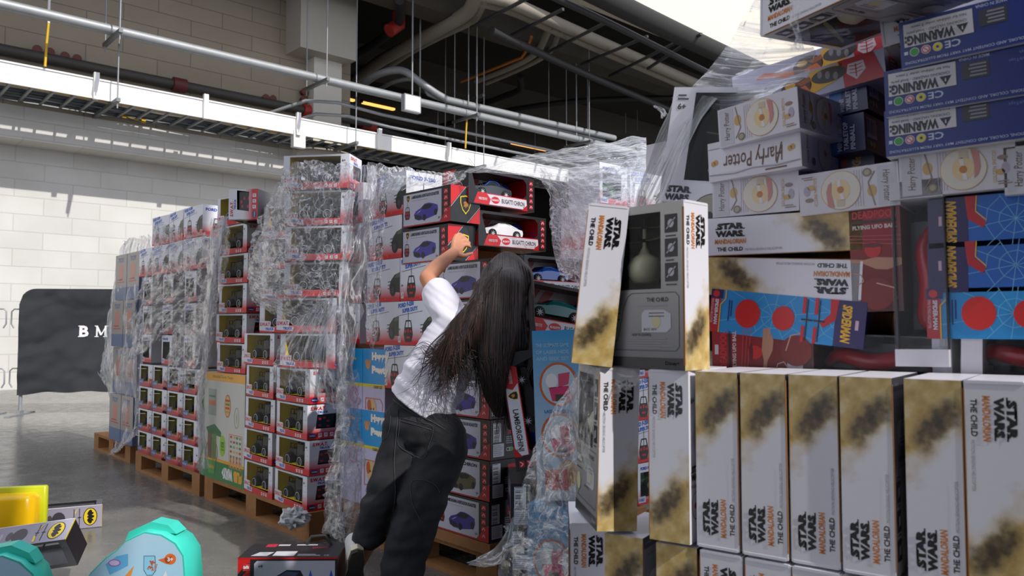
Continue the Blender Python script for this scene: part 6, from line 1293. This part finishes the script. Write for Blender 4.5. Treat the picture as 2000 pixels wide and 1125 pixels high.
def ring_loft(mb, rings, m, seg=28, cap=True):
    vs = []
    for c, rx_, ry_, axis, side in rings:
        a_ = axis.normalized(); u = (side - a_ * side.dot(a_)).normalized(); v = a_.cross(u)
        for k in range(seg): t_ = 2 * math.pi * k / seg; vs.append(c + u * math.cos(t_) * rx_ + v * math.sin(t_) * ry_)
    mb.add(vs, [(i * seg + k, i * seg + (k + 1) % seg, (i + 1) * seg + (k + 1) % seg, (i + 1) * seg + k) for i in range(len(rings) - 1) for k in range(seg)], m, True)
    if cap: mb.add(vs, [tuple(range(seg))[::-1], tuple(range((len(rings) - 1) * seg, len(rings) * seg))], m)
sd = Vector((1, 0, -.62))
ring_loft(sm, [(at(819, 797, 3.02), .130, .118, ax, sd), (at(840, 758, 3.01), .128, .115, ax, sd), (at(868, 705, 3.0), .124, .108, ax, sd), (at(893, 665, 3.0), .122, .102, ax, Vector((1, 0, -.75))), (at(915, 638, 2.99), .112, .088, ax, Vector((1, 0, -.85))), (at(935, 615, 2.99), .06, .055, ax, sd)], SHIRT)
limb(sm, [J['chest'] + Vector((.0, .0, .03)), J['lsh'] + Vector((.0, 0, .005)), J['lsh'] * .45 + J['lel'] * .55 + Vector((.004, 0, 0))], [.085, .068, .060], SHIRT)
limb(sm, [J['chest'], J['rsh'], J['rsh'] * .5 + J['rel'] * .5], [.08, .066, .060], SHIRT)
def shd(co):
    p = Vector((co.x, co.y, co.z)); q = p.dot(ax); s_ = p.dot(Vector((.62, 0, 1)).normalized())
    return noise.noise(Vector((q * 9, s_ * 22, p.y * 5))) * .009 + noise.noise(Vector((q * 20, s_ * 45 + q * 10, p.y * 9))) * .0035
shirt = fuse(sm, 't_shirt', .0065, 3, person, shd)
# stitched pockets, seams and waistband of the jeans
ST = M((70, 71, 76), rough=.9, name='grey_stitching')
from mathutils.bvhtree import BVHTree
def bvh(o): me = o.data; return BVHTree.FromPolygons([v.co for v in me.vertices], [p.vertices for p in me.polygons])
JB = bvh(jeans); camv = Vector((0, 0, CAMH))
def on_surface(B, px, py, lift=.0015):
    r = ray(px, py).normalized(); h = B.ray_cast(camv, r)
    return h[0] + h[1] * lift if h[0] else None
def seam(px_list, r=.0011, name='stitching', m=None, B=None, par=None, n=7):
    P2 = smooth_path([Vector((x, y, 0)) for x, y in px_list], n); P = [on_surface(B or JB, q.x, q.y) for q in P2]; P = [q for q in P if q]
    if len(P) < 3: return
    q = MB(); q.tube(P, r, m or ST, seg=5); q.build(name, parent=par or jeans)
seam([(782, 816), (812, 824), (845, 834), (838, 870), (828, 895), (800, 885), (778, 868), (780, 840), (782, 816)]); seam([(783, 822), (812, 830), (843, 840)])
seam([(735, 770), (760, 790), (762, 830), (752, 858), (730, 862)]); seam([(802, 960), (806, 940), (830, 938), (850, 948), (858, 962)]); seam([(802, 960), (806, 985), (820, 1015)]); seam([(778, 800), (776, 830), (770, 900), (772, 960), (768, 1000)], r=.0016); seam([(765, 778), (800, 803), (840, 822), (868, 838)], r=.002)
# shoe (heel lifted, sole to the camera)
CREAM = M((222, 212, 186), rough=.5, name='cream_rubber'); SOLE = M((66, 62, 58), rough=.8, bump=.8, bscale=150, name='dark_tread')
def shoe(c, rot, name):
    e = MB(); e.T = Matrix.Translation(c) @ rot; prof = [(-.105, .0), (-.095, .022), (-.05, .030), (.0, .028), (.06, .038), (.095, .030), (.108, .0)]
    out = [(y, x) for y, x in prof] + [(y, -x) for y, x in prof[-2:0:-1]]; n = len(out)
    for z0, z1, k, mt in ((-.012, .0, 1.0, SOLE), (.0, .022, 1.06, CREAM)):
        vs = [(x * k, y * k, z) for z in (z0, z1) for y, x in out]; e.add(vs, [(i, (i + 1) % n, (i + 1) % n + n, i + n) for i in range(n)] + [tuple(range(n))[::-1], tuple(range(n, 2 * n))], mt)
    o = e.build(name, parent=person); u = MB(); u.T = Matrix.Translation(c) @ rot
    ring_loft(u, [(Vector((0, 0, .02)), .034, .10, up, Vector((1, 0, 0))), (Vector((0, -.0, .045)), .034, .095, up, Vector((1, 0, 0))), (Vector((0, -.03, .07)), .032, .060, up, Vector((1, 0, 0))), (Vector((0, -.045, .10)), .034, .044, up, Vector((1, 0, 0)))], M((206, 204, 204), rough=.6, name='white_canvas'), seg=18); u.build('upper', parent=o)
    return o
shoe(at(694, 1112, 3.02), Matrix.Rotation(R(18), 4, 'Z') @ Matrix.Rotation(R(-58), 4, 'X'), 'shoe')
shoe(Vector((J['ran'].x + .01, J['ran'].y + .06, .014)), Matrix.Rotation(R(10), 4, 'Z') @ Matrix.Rotation(R(-3), 4, 'X'), 'shoe')
# hair: solid inner mass plus many tapering locks
HAIR, t, b = nodes('dark_brown_hair'); tc = nd(t, 'ShaderNodeTexCoord'); mp = nd(t, 'ShaderNodeMapping'); mp.inputs['Scale'].default_value = (90, 90, 5); n1 = nd(t, 'ShaderNodeTexNoise', Scale=1.0, Detail=4.0)
t.links.new(tc.outputs['Object'], mp.inputs['Vector']); t.links.new(mp.outputs[0], n1.inputs['Vector']); t.links.new(ramp(t, n1.outputs[0], [(.3, (.009, .005, .004)), (.6, (.032, .014, .010)), (.8, (.12, .05, .032))]), b.inputs['Base Color'])
b.inputs['Roughness'].default_value = .42; bp = nd(t, 'ShaderNodeBump', Strength=.5, Distance=.004); t.links.new(n1.outputs[0], bp.inputs['Height']); t.links.new(bp.outputs[0], b.inputs['Normal'])
hm = MB(); ball(hm, J['head'] + Vector((-.002, -.006, .008)), (.086, .096, .104), HAIR, 22, HR)
limb(hm, [at(985, 560, 2.95), at(975, 640, 2.90), at(965, 730, 2.90), at(975, 800, 2.93)], [.082, .076, .060, .030], HAIR)
limb(hm, [at(1005, 560, 2.98), at(1012, 650, 2.95), at(1005, 740, 2.96), at(1000, 830, 2.98)], [.072, .060, .046, .022], HAIR)
limb(hm, [at(955, 570, 2.94), at(925, 640, 2.88), at(895, 700, 2.86), at(880, 738, 2.86)], [.06, .042, .022, .010], HAIR)
hair = fuse(hm, 'hair', .007, 4, person, lambda co: noise.noise(Vector((co.x * 30, co.y * 30, co.z * 3))) * .004)
HB = bvh(hair)
rd = random.Random(11); lk = MB()
def hpt(x, y, Y, lift=.004):
    r = ray(x, y).normalized(); h = HB.ray_cast(camv, r); p = at(x, y, Y)
    if h[0] and (h[0] - camv).length < (p - camv).length + .05: return h[0] - r * lift
    return p
def lock(pts, r0, lift=.004):
    P2 = smooth_path([Vector(q) for q in pts], 7); P = [hpt(q.x, q.y, q.z, lift) for q in P2]; k = len(P)
    for _ in range(3): P = [P[0]] + [Vector((P[n].x, (P[n - 1].y + P[n].y * 2 + P[n + 1].y) / 4, P[n].z)) for n in range(1, k - 1)] + [P[-1]]
    lk.tube(P, [max(.0003, r0 * (1 - (n / (k - 1)) ** 2.4)) for n in range(k)], HAIR, seg=5, closed_ends=False)
for i in range(760):
    rx_ = rd.uniform(-1, 1); lift = rd.uniform(.002, .008)
    if i % 10 < 6:      # straight fall
        x1 = 987 + rx_ * 56; x2 = 985 + rx_ * 60 + rd.gauss(0, 3); x3 = 984 + rx_ * 52 + rd.gauss(0, 7); e3 = rd.uniform(770, 872) if rx_ > -.3 else rd.uniform(700, 800)
        if rx_ > .75: e3 -= 50
        lock([(990 + rx_ * 34, 492 + 22 * rx_ * rx_, 2.99), (990 + rx_ * 50, 535, 2.93), (x1, 600, 2.87), (x2, 690, 2.87), (x3, (690 + e3) / 2, 2.89), (x3 + rd.gauss(0, 8), e3, 2.92)], rd.uniform(.0014, .0034), lift)
    else:               # swept to the left over the shirt
        q = rd.random(); ex = 822 + q * 100 + rd.gauss(0, 8); ey = rd.uniform(695, 780) - (1 - q) * 20
        lock([(955 + q * 25, 512 + 10 * q, 2.95), (938 + q * 18 - rd.uniform(0, 14), 570, 2.88), (900 + q * 28 - rd.uniform(0, 26), 635, 2.85), ((ex + 885) / 2 + rd.gauss(0, 8), 690 + rd.gauss(0, 8), 2.845), (ex + rd.gauss(4, 6), ey - 12, 2.85), (ex - 12 + rd.gauss(0, 12), ey + rd.gauss(0, 10), 2.855)], rd.uniform(.0009, .0026), lift)
for i in range(30):     # thin flyaway curls
    x = rd.uniform(835, 930); y = rd.uniform(690, 760)
    lock([(925 + rd.gauss(0, 8), 600, 2.87), ((x + 915) / 2 - 8, 660, 2.84), (x, y, 2.84), (x - rd.uniform(-25, 25), y + rd.uniform(18, 50), 2.845), (x + rd.uniform(10, 50), y + rd.uniform(40, 90), 2.86)], rd.uniform(.0006, .0012))
lk.build('hair_locks', parent=hair)
# eyes and mouth (turned away from the camera)
for q in (-1, 1): e_ = MB(); ball(e_, hv(q * .027, .076, .0), (.011, .009, .009), WHITE, 12, HR); ball(e_, hv(q * .027, .082, .0), (.005, .004, .005), BLACK, 8, HR); e_.build('eye', parent=person)
e_ = MB(); ball(e_, hv(0, .092, -.048), (.018, .006, .006), M((170, 84, 76), rough=.4, name='lips'), 12, HR); e_.build('mouth', parent=person)
# ================================================================== torn stretch wrap
def film_mat(name, fog=.10, streak=.55, sc=(14, 14, 5), white=(.86, .88, .92), gloss=.5, rough=.16):
    m, t, b = nodes(name); t.nodes.remove(b); out = t.nodes['Material Output']; tc = nd(t, 'ShaderNodeTexCoord')
    mp = nd(t, 'ShaderNodeMapping'); mp.inputs['Scale'].default_value = sc; t.links.new(tc.outputs['UV'], mp.inputs['Vector'])
    n1 = nd(t, 'ShaderNodeTexNoise', Scale=1.0, Detail=4.0, Roughness=.55, Distortion=.6); t.links.new(mp.outputs[0], n1.inputs['Vector'])
    mp2 = nd(t, 'ShaderNodeMapping'); mp2.inputs['Scale'].default_value = (sc[0] * 2.4, sc[1] * 1.6, 1); mp2.inputs['Rotation'].default_value = (0, 0, .5); t.links.new(tc.outputs['UV'], mp2.inputs['Vector'])
    n2 = nd(t, 'ShaderNodeTexNoise', Scale=1.0, Detail=4.0, Roughness=.55, Distortion=1.2); t.links.new(mp2.outputs[0], n2.inputs['Vector'])
    mid = lambda n: ramp(t, n.outputs[0], [(.45, (0, 0, 0)), (.495, (1, 1, 1)), (.505, (1, 1, 1)), (.55, (0, 0, 0))])
    sm_ = nd(t, 'ShaderNodeMath', _operation='MAXIMUM'); t.links.new(mid(n1), sm_.inputs[0])
    h2 = nd(t, 'ShaderNodeMath', _operation='MULTIPLY'); h2.inputs[1].default_value = .6; t.links.new(mid(n2), h2.inputs[0]); t.links.new(h2.outputs[0], sm_.inputs[1])
    pw = nd(t, 'ShaderNodeMath', _operation='POWER'); pw.inputs[1].default_value = 2.2; t.links.new(sm_.outputs[0], pw.inputs[0])
    fac = nd(t, 'ShaderNodeMath', _operation='MULTIPLY_ADD'); fac.inputs[1].default_value = streak; fac.inputs[2].default_value = fog; fac.use_clamp = True; t.links.new(pw.outputs[0], fac.inputs[0])
    ad = nd(t, 'ShaderNodeMath', _operation='ADD'); t.links.new(n1.outputs[0], ad.inputs[0]); t.links.new(n2.outputs[0], ad.inputs[1])
    bp = nd(t, 'ShaderNodeBump', Strength=.8, Distance=.010); t.links.new(ad.outputs[0], bp.inputs['Height'])
    tr = nd(t, 'ShaderNodeBsdfTransparent', Color=(.97, .97, .98, 1)); df = nd(t, 'ShaderNodeBsdfDiffuse', Color=(*white, 1)); tl = nd(t, 'ShaderNodeBsdfTranslucent', Color=(*white, 1)); gl = nd(t, 'ShaderNodeBsdfGlossy', Roughness=rough)
    t.links.new(bp.outputs[0], gl.inputs['Normal']); t.links.new(bp.outputs[0], df.inputs['Normal'])
    a1 = nd(t, 'ShaderNodeMixShader', Fac=.4); t.links.new(df.outputs[0], a1.inputs[1]); t.links.new(tl.outputs[0], a1.inputs[2])
    m1 = nd(t, 'ShaderNodeMixShader'); t.links.new(fac.outputs[0], m1.inputs[0]); t.links.new(tr.outputs[0], m1.inputs[1]); t.links.new(a1.outputs[0], m1.inputs[2])
    lw = nd(t, 'ShaderNodeLayerWeight', Blend=.12); t.links.new(bp.outputs[0], lw.inputs['Normal']); g = nd(t, 'ShaderNodeMath', _operation='MULTIPLY'); g.inputs[1].default_value = gloss; t.links.new(lw.outputs['Fresnel'], g.inputs[0])
    g2 = nd(t, 'ShaderNodeMath', _operation='ADD'); g2.inputs[1].default_value = .03; t.links.new(g.outputs[0], g2.inputs[0])
    m2 = nd(t, 'ShaderNodeMixShader'); t.links.new(g2.outputs[0], m2.inputs[0]); t.links.new(m1.outputs[0], m2.inputs[1]); t.links.new(gl.outputs[0], m2.inputs[2]); t.links.new(m2.outputs[0], out.inputs[0]); return m
FILM_W = film_mat('stretch_wrap_milky', fog=.30, streak=.5, sc=(20, 2.5, 1), gloss=.5, rough=.13)
FILM = film_mat('stretch_wrap_film', fog=.05, streak=.4); FILM_TIGHT = film_mat('stretch_wrap_taut', fog=.15, streak=.45, sc=(2, 30, 1)); FILM_CR = film_mat('stretch_wrap_crumpled', fog=.08, streak=.6, sc=(13, 15, 1), gloss=.42, rough=.12)
FILM_V = film_mat('stretch_wrap_gathered', fog=.13, streak=.55, sc=(26, 3.5, 1), gloss=.42, rough=.13)
def cat(p0, p1, p2, p3, t): return .5 * ((2 * p1) + (p2 - p0) * t + (2 * p0 - 5 * p1 + 4 * p2 - p3) * t * t + (3 * p1 - p0 - 3 * p2 + p3) * t ** 3)
def spl(P, t):
    n = len(P) - 1; x = min(max(t * n, 0), n - 1e-6); i = int(x); f = x - i
    return cat(P[max(i - 1, 0)], P[i], P[i + 1], P[min(i + 2, n)], f)
def sheet(label, rows, m, nu=70, nv=90, amp=.012, fu=9.0, fv=4.0, seed=1, ragged=.0, tear=None, name='stretch_wrap', par=None):
    """rows: top to bottom, each left to right; every entry a 3D point"""
    L_ = (rows[0][-1] - rows[0][0]).length; H_ = (rows[-1][len(rows[-1]) // 2] - rows[0][len(rows[0]) // 2]).length
    grid = []
    for j in range(nv + 1):
        v = j / nv; line = []
        for i in range(nu + 1):
            u = i / nu; line.append(spl([spl(r, u) for r in rows], v))
        grid.append(line)
    def rid(x, y, z): return (1 - abs(noise.noise(Vector((x, y, z)))) * 2)
    vs = []
    for j in range(nv + 1):
        for i in range(nu + 1):
            p = grid[j][i]; du = grid[j][min(i + 1, nu)] - grid[j][max(i - 1, 0)]; dv = grid[min(j + 1, nv)][i] - grid[max(j - 1, 0)][i]; n = du.cross(dv)
            n = n.normalized() if n.length > 1e-9 else Vector((0, -1, 0)); u, v = i / nu * max(L_, .15), j / nv * H_
            w = noise.noise(Vector((u * 3, v * 3, seed + 7.7)))
            d = amp * (.9 * rid(u * fu + w, v * fv + w * 2, seed) + .5 * rid(u * fu * 2.3 - v * 3, v * fv * 2.3 + u * 2, seed + 3.1) + .3 * noise.noise(Vector((u * fu * 6, v * fv * 6, seed + 5)))) 
            q = p + n * d
            if ragged:
                e = min(j, nv - j, i, nu - i)
                if e < 3: s_ = ragged * (1 - e / 3); q = q + dv.normalized() * noise.noise(Vector((u * 14, v * 14, seed))) * s_ + du.normalized() * noise.noise(Vector((u * 13, v * 13, seed + 9))) * s_
            vs.append(q)
    mb = MB(); fs = []
    for j in range(nv):
        for i in range(nu):
            if tear and noise.noise(Vector((i / nu * 5, j / nv * 6, seed + 20))) > tear: continue
            fs.append((j * (nu + 1) + i, j * (nu + 1) + i + 1, (j + 1) * (nu + 1) + i + 1, (j + 1) * (nu + 1) + i))
    mb.add(vs, fs, m, True); o = mb.build(name); uv = o.data.uv_layers.new(name='UVMap'); W = nu + 1
    li = 0
    for p in o.data.polygons:
        for vi in p.vertices: uv.data[li].uv = (vi % W / nu * max(L_, .05), vi // W / nv * H_); li += 1
    if par: o.parent = par
    else: tag(o, label, 'plastic wrap')
    return o
def q(px, py, pl, off=-.02):
    r = ray(px, py); o = pl.o + pl.n * off; t_ = pl.n.dot(o) / pl.n.dot(r); return r * t_ + Vector((0, 0, CAMH))
def A(px, py, Y): return at(px, py, Y)
def rowp(pl, off, pts): return [q(x, y, pl, off) for x, y in pts]
# farthest stack
sheet('torn wrap hanging over the farthest stack at the left, in front of the banner', [[A(235, 470, 6.7), A(262, 462, 6.35), A(292, 460, 6.1)], [A(222, 540, 6.7), A(250, 545, 6.3), A(285, 540, 6.0)], [A(208, 640, 6.75), A(240, 640, 6.3), A(276, 640, 6.0)], [A(200, 740, 6.8), A(232, 745, 6.3), A(270, 740, 6.0)], [A(222, 830, 6.6), A(240, 835, 6.3), A(264, 832, 6.0)], [A(208, 888, 6.3), A(222, 880, 6.2), A(236, 862, 6.1)]], FILM_V, nu=50, nv=80, amp=.03, fu=8, fv=1.6, seed=2, ragged=.04)
sheet('loose see-through flap of wrap at the extreme left of the row', [[A(222, 500, 6.9), A(240, 498, 6.8)], [A(208, 600, 6.95), A(232, 600, 6.8)], [A(192, 700, 6.95), A(214, 700, 6.8)], [A(188, 730, 6.9), A(222, 790, 6.7)]], FILM_V, nu=24, nv=50, amp=.03, fu=8, fv=2, seed=5, ragged=.06)
# middle pallet
sheet('crinkled wrap over the pickup boxes of the middle pallet', [rowp(PS, -.02, [(300, 438), (345, 440), (400, 450), (432, 420)]), rowp(PS, -.06, [(290, 490), (330, 500), (385, 510), (440, 470)]), rowp(PS, -.07, [(268, 560), (310, 560), (372, 570), (425, 560)]), rowp(PS, -.06, [(250, 620), (280, 620), (345, 610), (410, 640)]), rowp(PS, -.05, [(235, 700), (262, 700), (330, 650), (400, 690)])], FILM_CR, nu=70, nv=80, amp=.028, fu=11, fv=7, seed=9, ragged=.05, tear=.42)
sheet('gathered rope-like fold of wrap hanging down the middle pallet', [[q(405, 430, PS, -.10), q(425, 425, PS, -.12), q(442, 420, PS, -.1)], [q(398, 520, PS, -.08), q(415, 520, PS, -.14), q(432, 515, PS, -.1)], [q(390, 610, PS, -.08), q(405, 612, PS, -.14), q(420, 610, PS, -.1)], [q(384, 700, PS, -.06), q(396, 702, PS, -.12), q(412, 700, PS, -.08)], [q(376, 800, PS, -.05), q(388, 800, PS, -.10), q(400, 800, PS, -.05)], [q(388, 880, PS, -.05), q(396, 915, PS, -.08), q(402, 920, PS, -.05)]], FILM_V, nu=36, nv=100, amp=.03, fu=16, fv=2, seed=12, ragged=.03)
sheet('wrap wrinkled over the small racing-car boxes', [rowp(PS, -.05, [(330, 640), (355, 630), (385, 640)]), rowp(PS, -.07, [(322, 700), (350, 700), (388, 700)]), rowp(PS, -.06, [(318, 750), (345, 748), (384, 760)])], FILM_CR, nu=40, nv=50, amp=.025, fu=12, fv=8, seed=14, ragged=.04)
# corner truck columns
sheet('big crumpled wrap over the upper truck boxes of the corner column', [[A(548, 316, 4.05), A(590, 312, 3.85), A(640, 314, 3.7), A(690, 318, 3.62)], [A(540, 380, 4.0), A(580, 390, 3.72), A(640, 392, 3.58), A(684, 390, 3.52)], [A(505, 450, 4.05), A(562, 470, 3.72), A(636, 470, 3.56), A(680, 470, 3.5)], [A(480, 520, 4.1), A(545, 545, 3.75), A(630, 545, 3.56), A(672, 550, 3.5)], [A(482, 570, 4.1), A(550, 600, 3.8), A(625, 620, 3.6), A(668, 630, 3.5)], [A(500, 600, 4.05), A(560, 630, 3.8), A(640, 690, 3.6), A(664, 700, 3.5)]], FILM_CR, nu=110, nv=120, amp=.016, fu=11, fv=9, seed=21, ragged=.03)
sheet('milky flap of wrap bunched above the second truck column', [[A(520, 395, 3.95), A(548, 345, 3.9), A(572, 330, 3.85)], [A(498, 440, 3.98), A(535, 420, 3.85), A(566, 420, 3.8)], [A(482, 500, 4.0), A(520, 500, 3.85), A(560, 480, 3.8)], [A(480, 560, 4.05), A(515, 570, 3.85), A(560, 540, 3.75)], [A(500, 592, 4.0), A(525, 602, 3.85), A(552, 590, 3.8)]], FILM_CR, nu=60, nv=80, amp=.02, fu=12, fv=9, seed=24, ragged=.04)
sheet('silvery fan of wrap pulled across the truck boxes in the middle', [[A(610, 590, 3.66), A(640, 585, 3.6), A(668, 600, 3.5)], [A(565, 640, 3.7), A(610, 640, 3.6), A(664, 660, 3.5)], [A(535, 700, 3.78), A(592, 710, 3.66), A(662, 720, 3.5)], [A(524, 715, 3.8), A(600, 750, 3.68), A(660, 800, 3.5)], [A(530, 745, 3.82), A(610, 775, 3.7), A(662, 815, 3.5)]], FILM_V, nu=90, nv=60, amp=.02, fu=26, fv=3, seed=27, ragged=.03)
sheet('long vertical fold of wrap between the truck boxes and the pickup boxes', [[A(690, 318, 3.6), A(712, 318, 3.62), A(740, 322, 3.66)], [A(676, 400, 3.52), A(702, 400, 3.54), A(735, 400, 3.62)], [A(668, 500, 3.48), A(690, 500, 3.5), A(722, 500, 3.6)], [A(664, 600, 3.45), A(678, 600, 3.47), A(712, 600, 3.6)], [A(664, 700, 3.45), A(672, 700, 3.45), A(700, 690, 3.6)], [A(655, 800, 3.45), A(675, 800, 3.42), A(705, 790, 3.56)], [A(640, 900, 3.5), A(672, 900, 3.42), A(712, 880, 3.5)], [A(628, 990, 3.5), A(665, 990, 3.42), A(706, 980, 3.45)], [A(622, 1045, 3.5), A(660, 1060, 3.4), A(690, 1075, 3.4)]], FILM_V, nu=60, nv=160, amp=.022, fu=15, fv=1.5, seed=31, ragged=.03)
sheet('crumpled milky wrap bulging low between the corner boxes and the child', [[A(650, 730, 3.5), A(672, 720, 3.42), A(704, 720, 3.5)], [A(644, 820, 3.46), A(676, 820, 3.36), A(712, 815, 3.45)], [A(632, 910, 3.46), A(668, 910, 3.36), A(714, 900, 3.42)], [A(622, 985, 3.5), A(662, 990, 3.36), A(706, 985, 3.4)], [A(626, 1035, 3.5), A(660, 1055, 3.38), A(692, 1060, 3.4)]], FILM_CR, nu=60, nv=110, amp=.03, fu=11, fv=8, seed=33, ragged=.04)
sheet('bright torn wrap along the top of the middle stack', [[A(715, 312, 3.9), A(770, 322, 3.8), A(840, 330, 3.6), A(912, 330, 3.45)], [A(712, 345, 3.86), A(765, 345, 3.72), A(835, 348, 3.55), A(905, 345, 3.42)], [A(712, 390, 3.84), A(748, 380, 3.7), A(800, 362, 3.6), A(880, 356, 3.42)]], FILM_CR, nu=110, nv=40, amp=.014, fu=14, fv=10, seed=37, ragged=.03)
sheet('thin wrap hanging over the left pickup boxes', [[A(715, 325, 3.88), A(740, 330, 3.8), A(765, 345, 3.72)], [A(708, 420, 3.84), A(730, 420, 3.76), A(750, 400, 3.7)], [A(704, 500, 3.8), A(720, 500, 3.74), A(745, 480, 3.68)], [A(708, 580, 3.76), A(722, 590, 3.7), A(738, 560, 3.66)], [A(715, 660, 3.7), A(726, 680, 3.66), A(732, 640, 3.62)]], FILM_CR, nu=40, nv=110, amp=.014, fu=14, fv=8, seed=39, ragged=.03)
# behind the child, top right of the middle stack
sheet('taut grey sheet of wrap drawn from the open car boxes up to the right', [[A(905, 332, 3.4), A(1000, 305, 3.35), A(1120, 285, 3.35), A(1262, 262, 3.5)], [A(940, 338, 3.36), A(1020, 330, 3.30), A(1130, 330, 3.25), A(1262, 320, 3.3)], [A(1065, 360, 3.30), A(1095, 375, 3.22), A(1170, 400, 3.1), A(1250, 390, 3.0)], [A(1075, 430, 3.25), A(1100, 440, 3.15), A(1170, 460, 3.0), A(1225, 440, 2.8)], [A(1078, 500, 3.2), A(1105, 512, 3.1), A(1150, 530, 2.95), A(1190, 520, 2.7)], [A(1090, 525, 3.15), A(1110, 535, 3.1), A(1130, 540, 3.0), A(1150, 545, 2.8)]], FILM_TIGHT, nu=120, nv=110, amp=.010, fu=7, fv=7, seed=41, ragged=.02)
sheet('crinkled second layer of wrap beside the open car boxes', [[A(1050, 330, 3.28), A(1130, 330, 3.15), A(1250, 300, 3.2)], [A(1066, 400, 3.24), A(1130, 400, 3.08), A(1240, 380, 3.0)], [A(1078, 470, 3.2), A(1130, 470, 3.0), A(1210, 460, 2.8)], [A(1084, 535, 3.15), A(1120, 545, 3.0), A(1170, 540, 2.8)]], FILM_CR, nu=80, nv=80, amp=.022, fu=9, fv=8, seed=43, ragged=.03)
# right-hand stack: sweeping sheet
sheet('wide sheet of wrap fanning from the top of the right-hand stack down to the left', [[A(1478, -12, 1.62), A(1520, -10, 1.58), A(1570, -8, 1.52)], [A(1440, 50, 1.68), A(1500, 60, 1.60), A(1580, 70, 1.5)], [A(1400, 110, 1.72), A(1480, 120, 1.62), A(1590, 110, 1.5)], [A(1350, 165, 1.78), A(1440, 170, 1.66), A(1560, 150, 1.52)], [A(1312, 190, 1.82), A(1400, 215, 1.72), A(1470, 200, 1.6)]], FILM_TIGHT, nu=90, nv=80, amp=.006, fu=10, fv=14, seed=51, ragged=.01)
sheet('smooth tall fold of wrap down the left edge of the right-hand stack', [[A(1318, 178, 1.80), A(1350, 178, 1.74), A(1400, 190, 1.68)], [A(1290, 240, 1.84), A(1320, 240, 1.74), A(1362, 240, 1.70)], [A(1265, 310, 1.86), A(1290, 310, 1.76), A(1320, 320, 1.70)], [A(1245, 370, 1.86), A(1262, 370, 1.78), A(1290, 390, 1.70)], [A(1235, 410, 1.84), A(1244, 412, 1.78), A(1258, 415, 1.70)]], FILM_W, nu=50, nv=90, amp=.007, fu=14, fv=2, seed=53)
sheet('twisted bright strand of wrap hanging at the very top of the stack', [[A(1545, -5, 1.15), A(1565, -5, 1.15)], [A(1543, 40, 1.15), A(1562, 42, 1.15)], [A(1556, 75, 1.16), A(1568, 75, 1.16)], [A(1545, 100, 1.18), A(1572, 102, 1.18)]], FILM_CR, nu=16, nv=60, amp=.006, fu=60, fv=20, seed=55, ragged=.004)
sheet('small twisted tuft of wrap standing out left of the right-hand stack', [[A(1276, 204, 1.9), A(1282, 203, 1.9)], [A(1288, 215, 1.88), A(1296, 210, 1.88)], [A(1290, 228, 1.86), A(1304, 222, 1.86)]], FILM_CR, nu=12, nv=24, amp=.006, fu=40, fv=20, seed=57)
# centre bottom, between child and right stack
sheet('big crumpled sheet of wrap hanging in front of the blue laser boxes', [[A(1108, 740, 2.2), A(1120, 736, 2.1), A(1128, 735, 2.0)], [A(1070, 800, 2.25), A(1095, 800, 2.15), A(1122, 800, 1.98)], [A(1036, 870, 2.3), A(1080, 880, 2.15), A(1120, 880, 1.95)], [A(1010, 950, 2.35), A(1070, 960, 2.15), A(1122, 960, 1.92)], [A(992, 1020, 2.4), A(1060, 1030, 2.15), A(1124, 1040, 1.9)], [A(975, 1080, 2.4), A(1050, 1090, 2.15), A(1118, 1090, 1.9)], [A(960, 1135, 2.4), A(1040, 1140, 2.15), A(1115, 1140, 1.9)]], FILM_CR, nu=80, nv=120, amp=.016, fu=9, fv=7, seed=61, ragged=.02)
sheet('pointed tail of wrap pulled down to the left over the pallet', [[A(990, 1030, 2.42), A(1000, 1010, 2.4)], [A(960, 1070, 2.5), A(985, 1085, 2.4)], [A(930, 1088, 2.55), A(950, 1105, 2.45)], [A(908, 1098, 2.6), A(914, 1104, 2.58)]], FILM_V, nu=24, nv=40, amp=.008, fu=20, fv=3, seed=63)
sheet('see-through wrap over the leaning box and its neighbour', [[A(1206, 720, 1.52), A(1235, 722, 1.5), A(1262, 740, 1.46)], [A(1120, 730, 1.60), A(1140, 760, 1.58), A(1165, 800, 1.54)], [A(1116, 860, 1.62), A(1130, 900, 1.58), A(1150, 930, 1.54)]], FILM, nu=30, nv=40, amp=.004, fu=9, fv=7, seed=65)
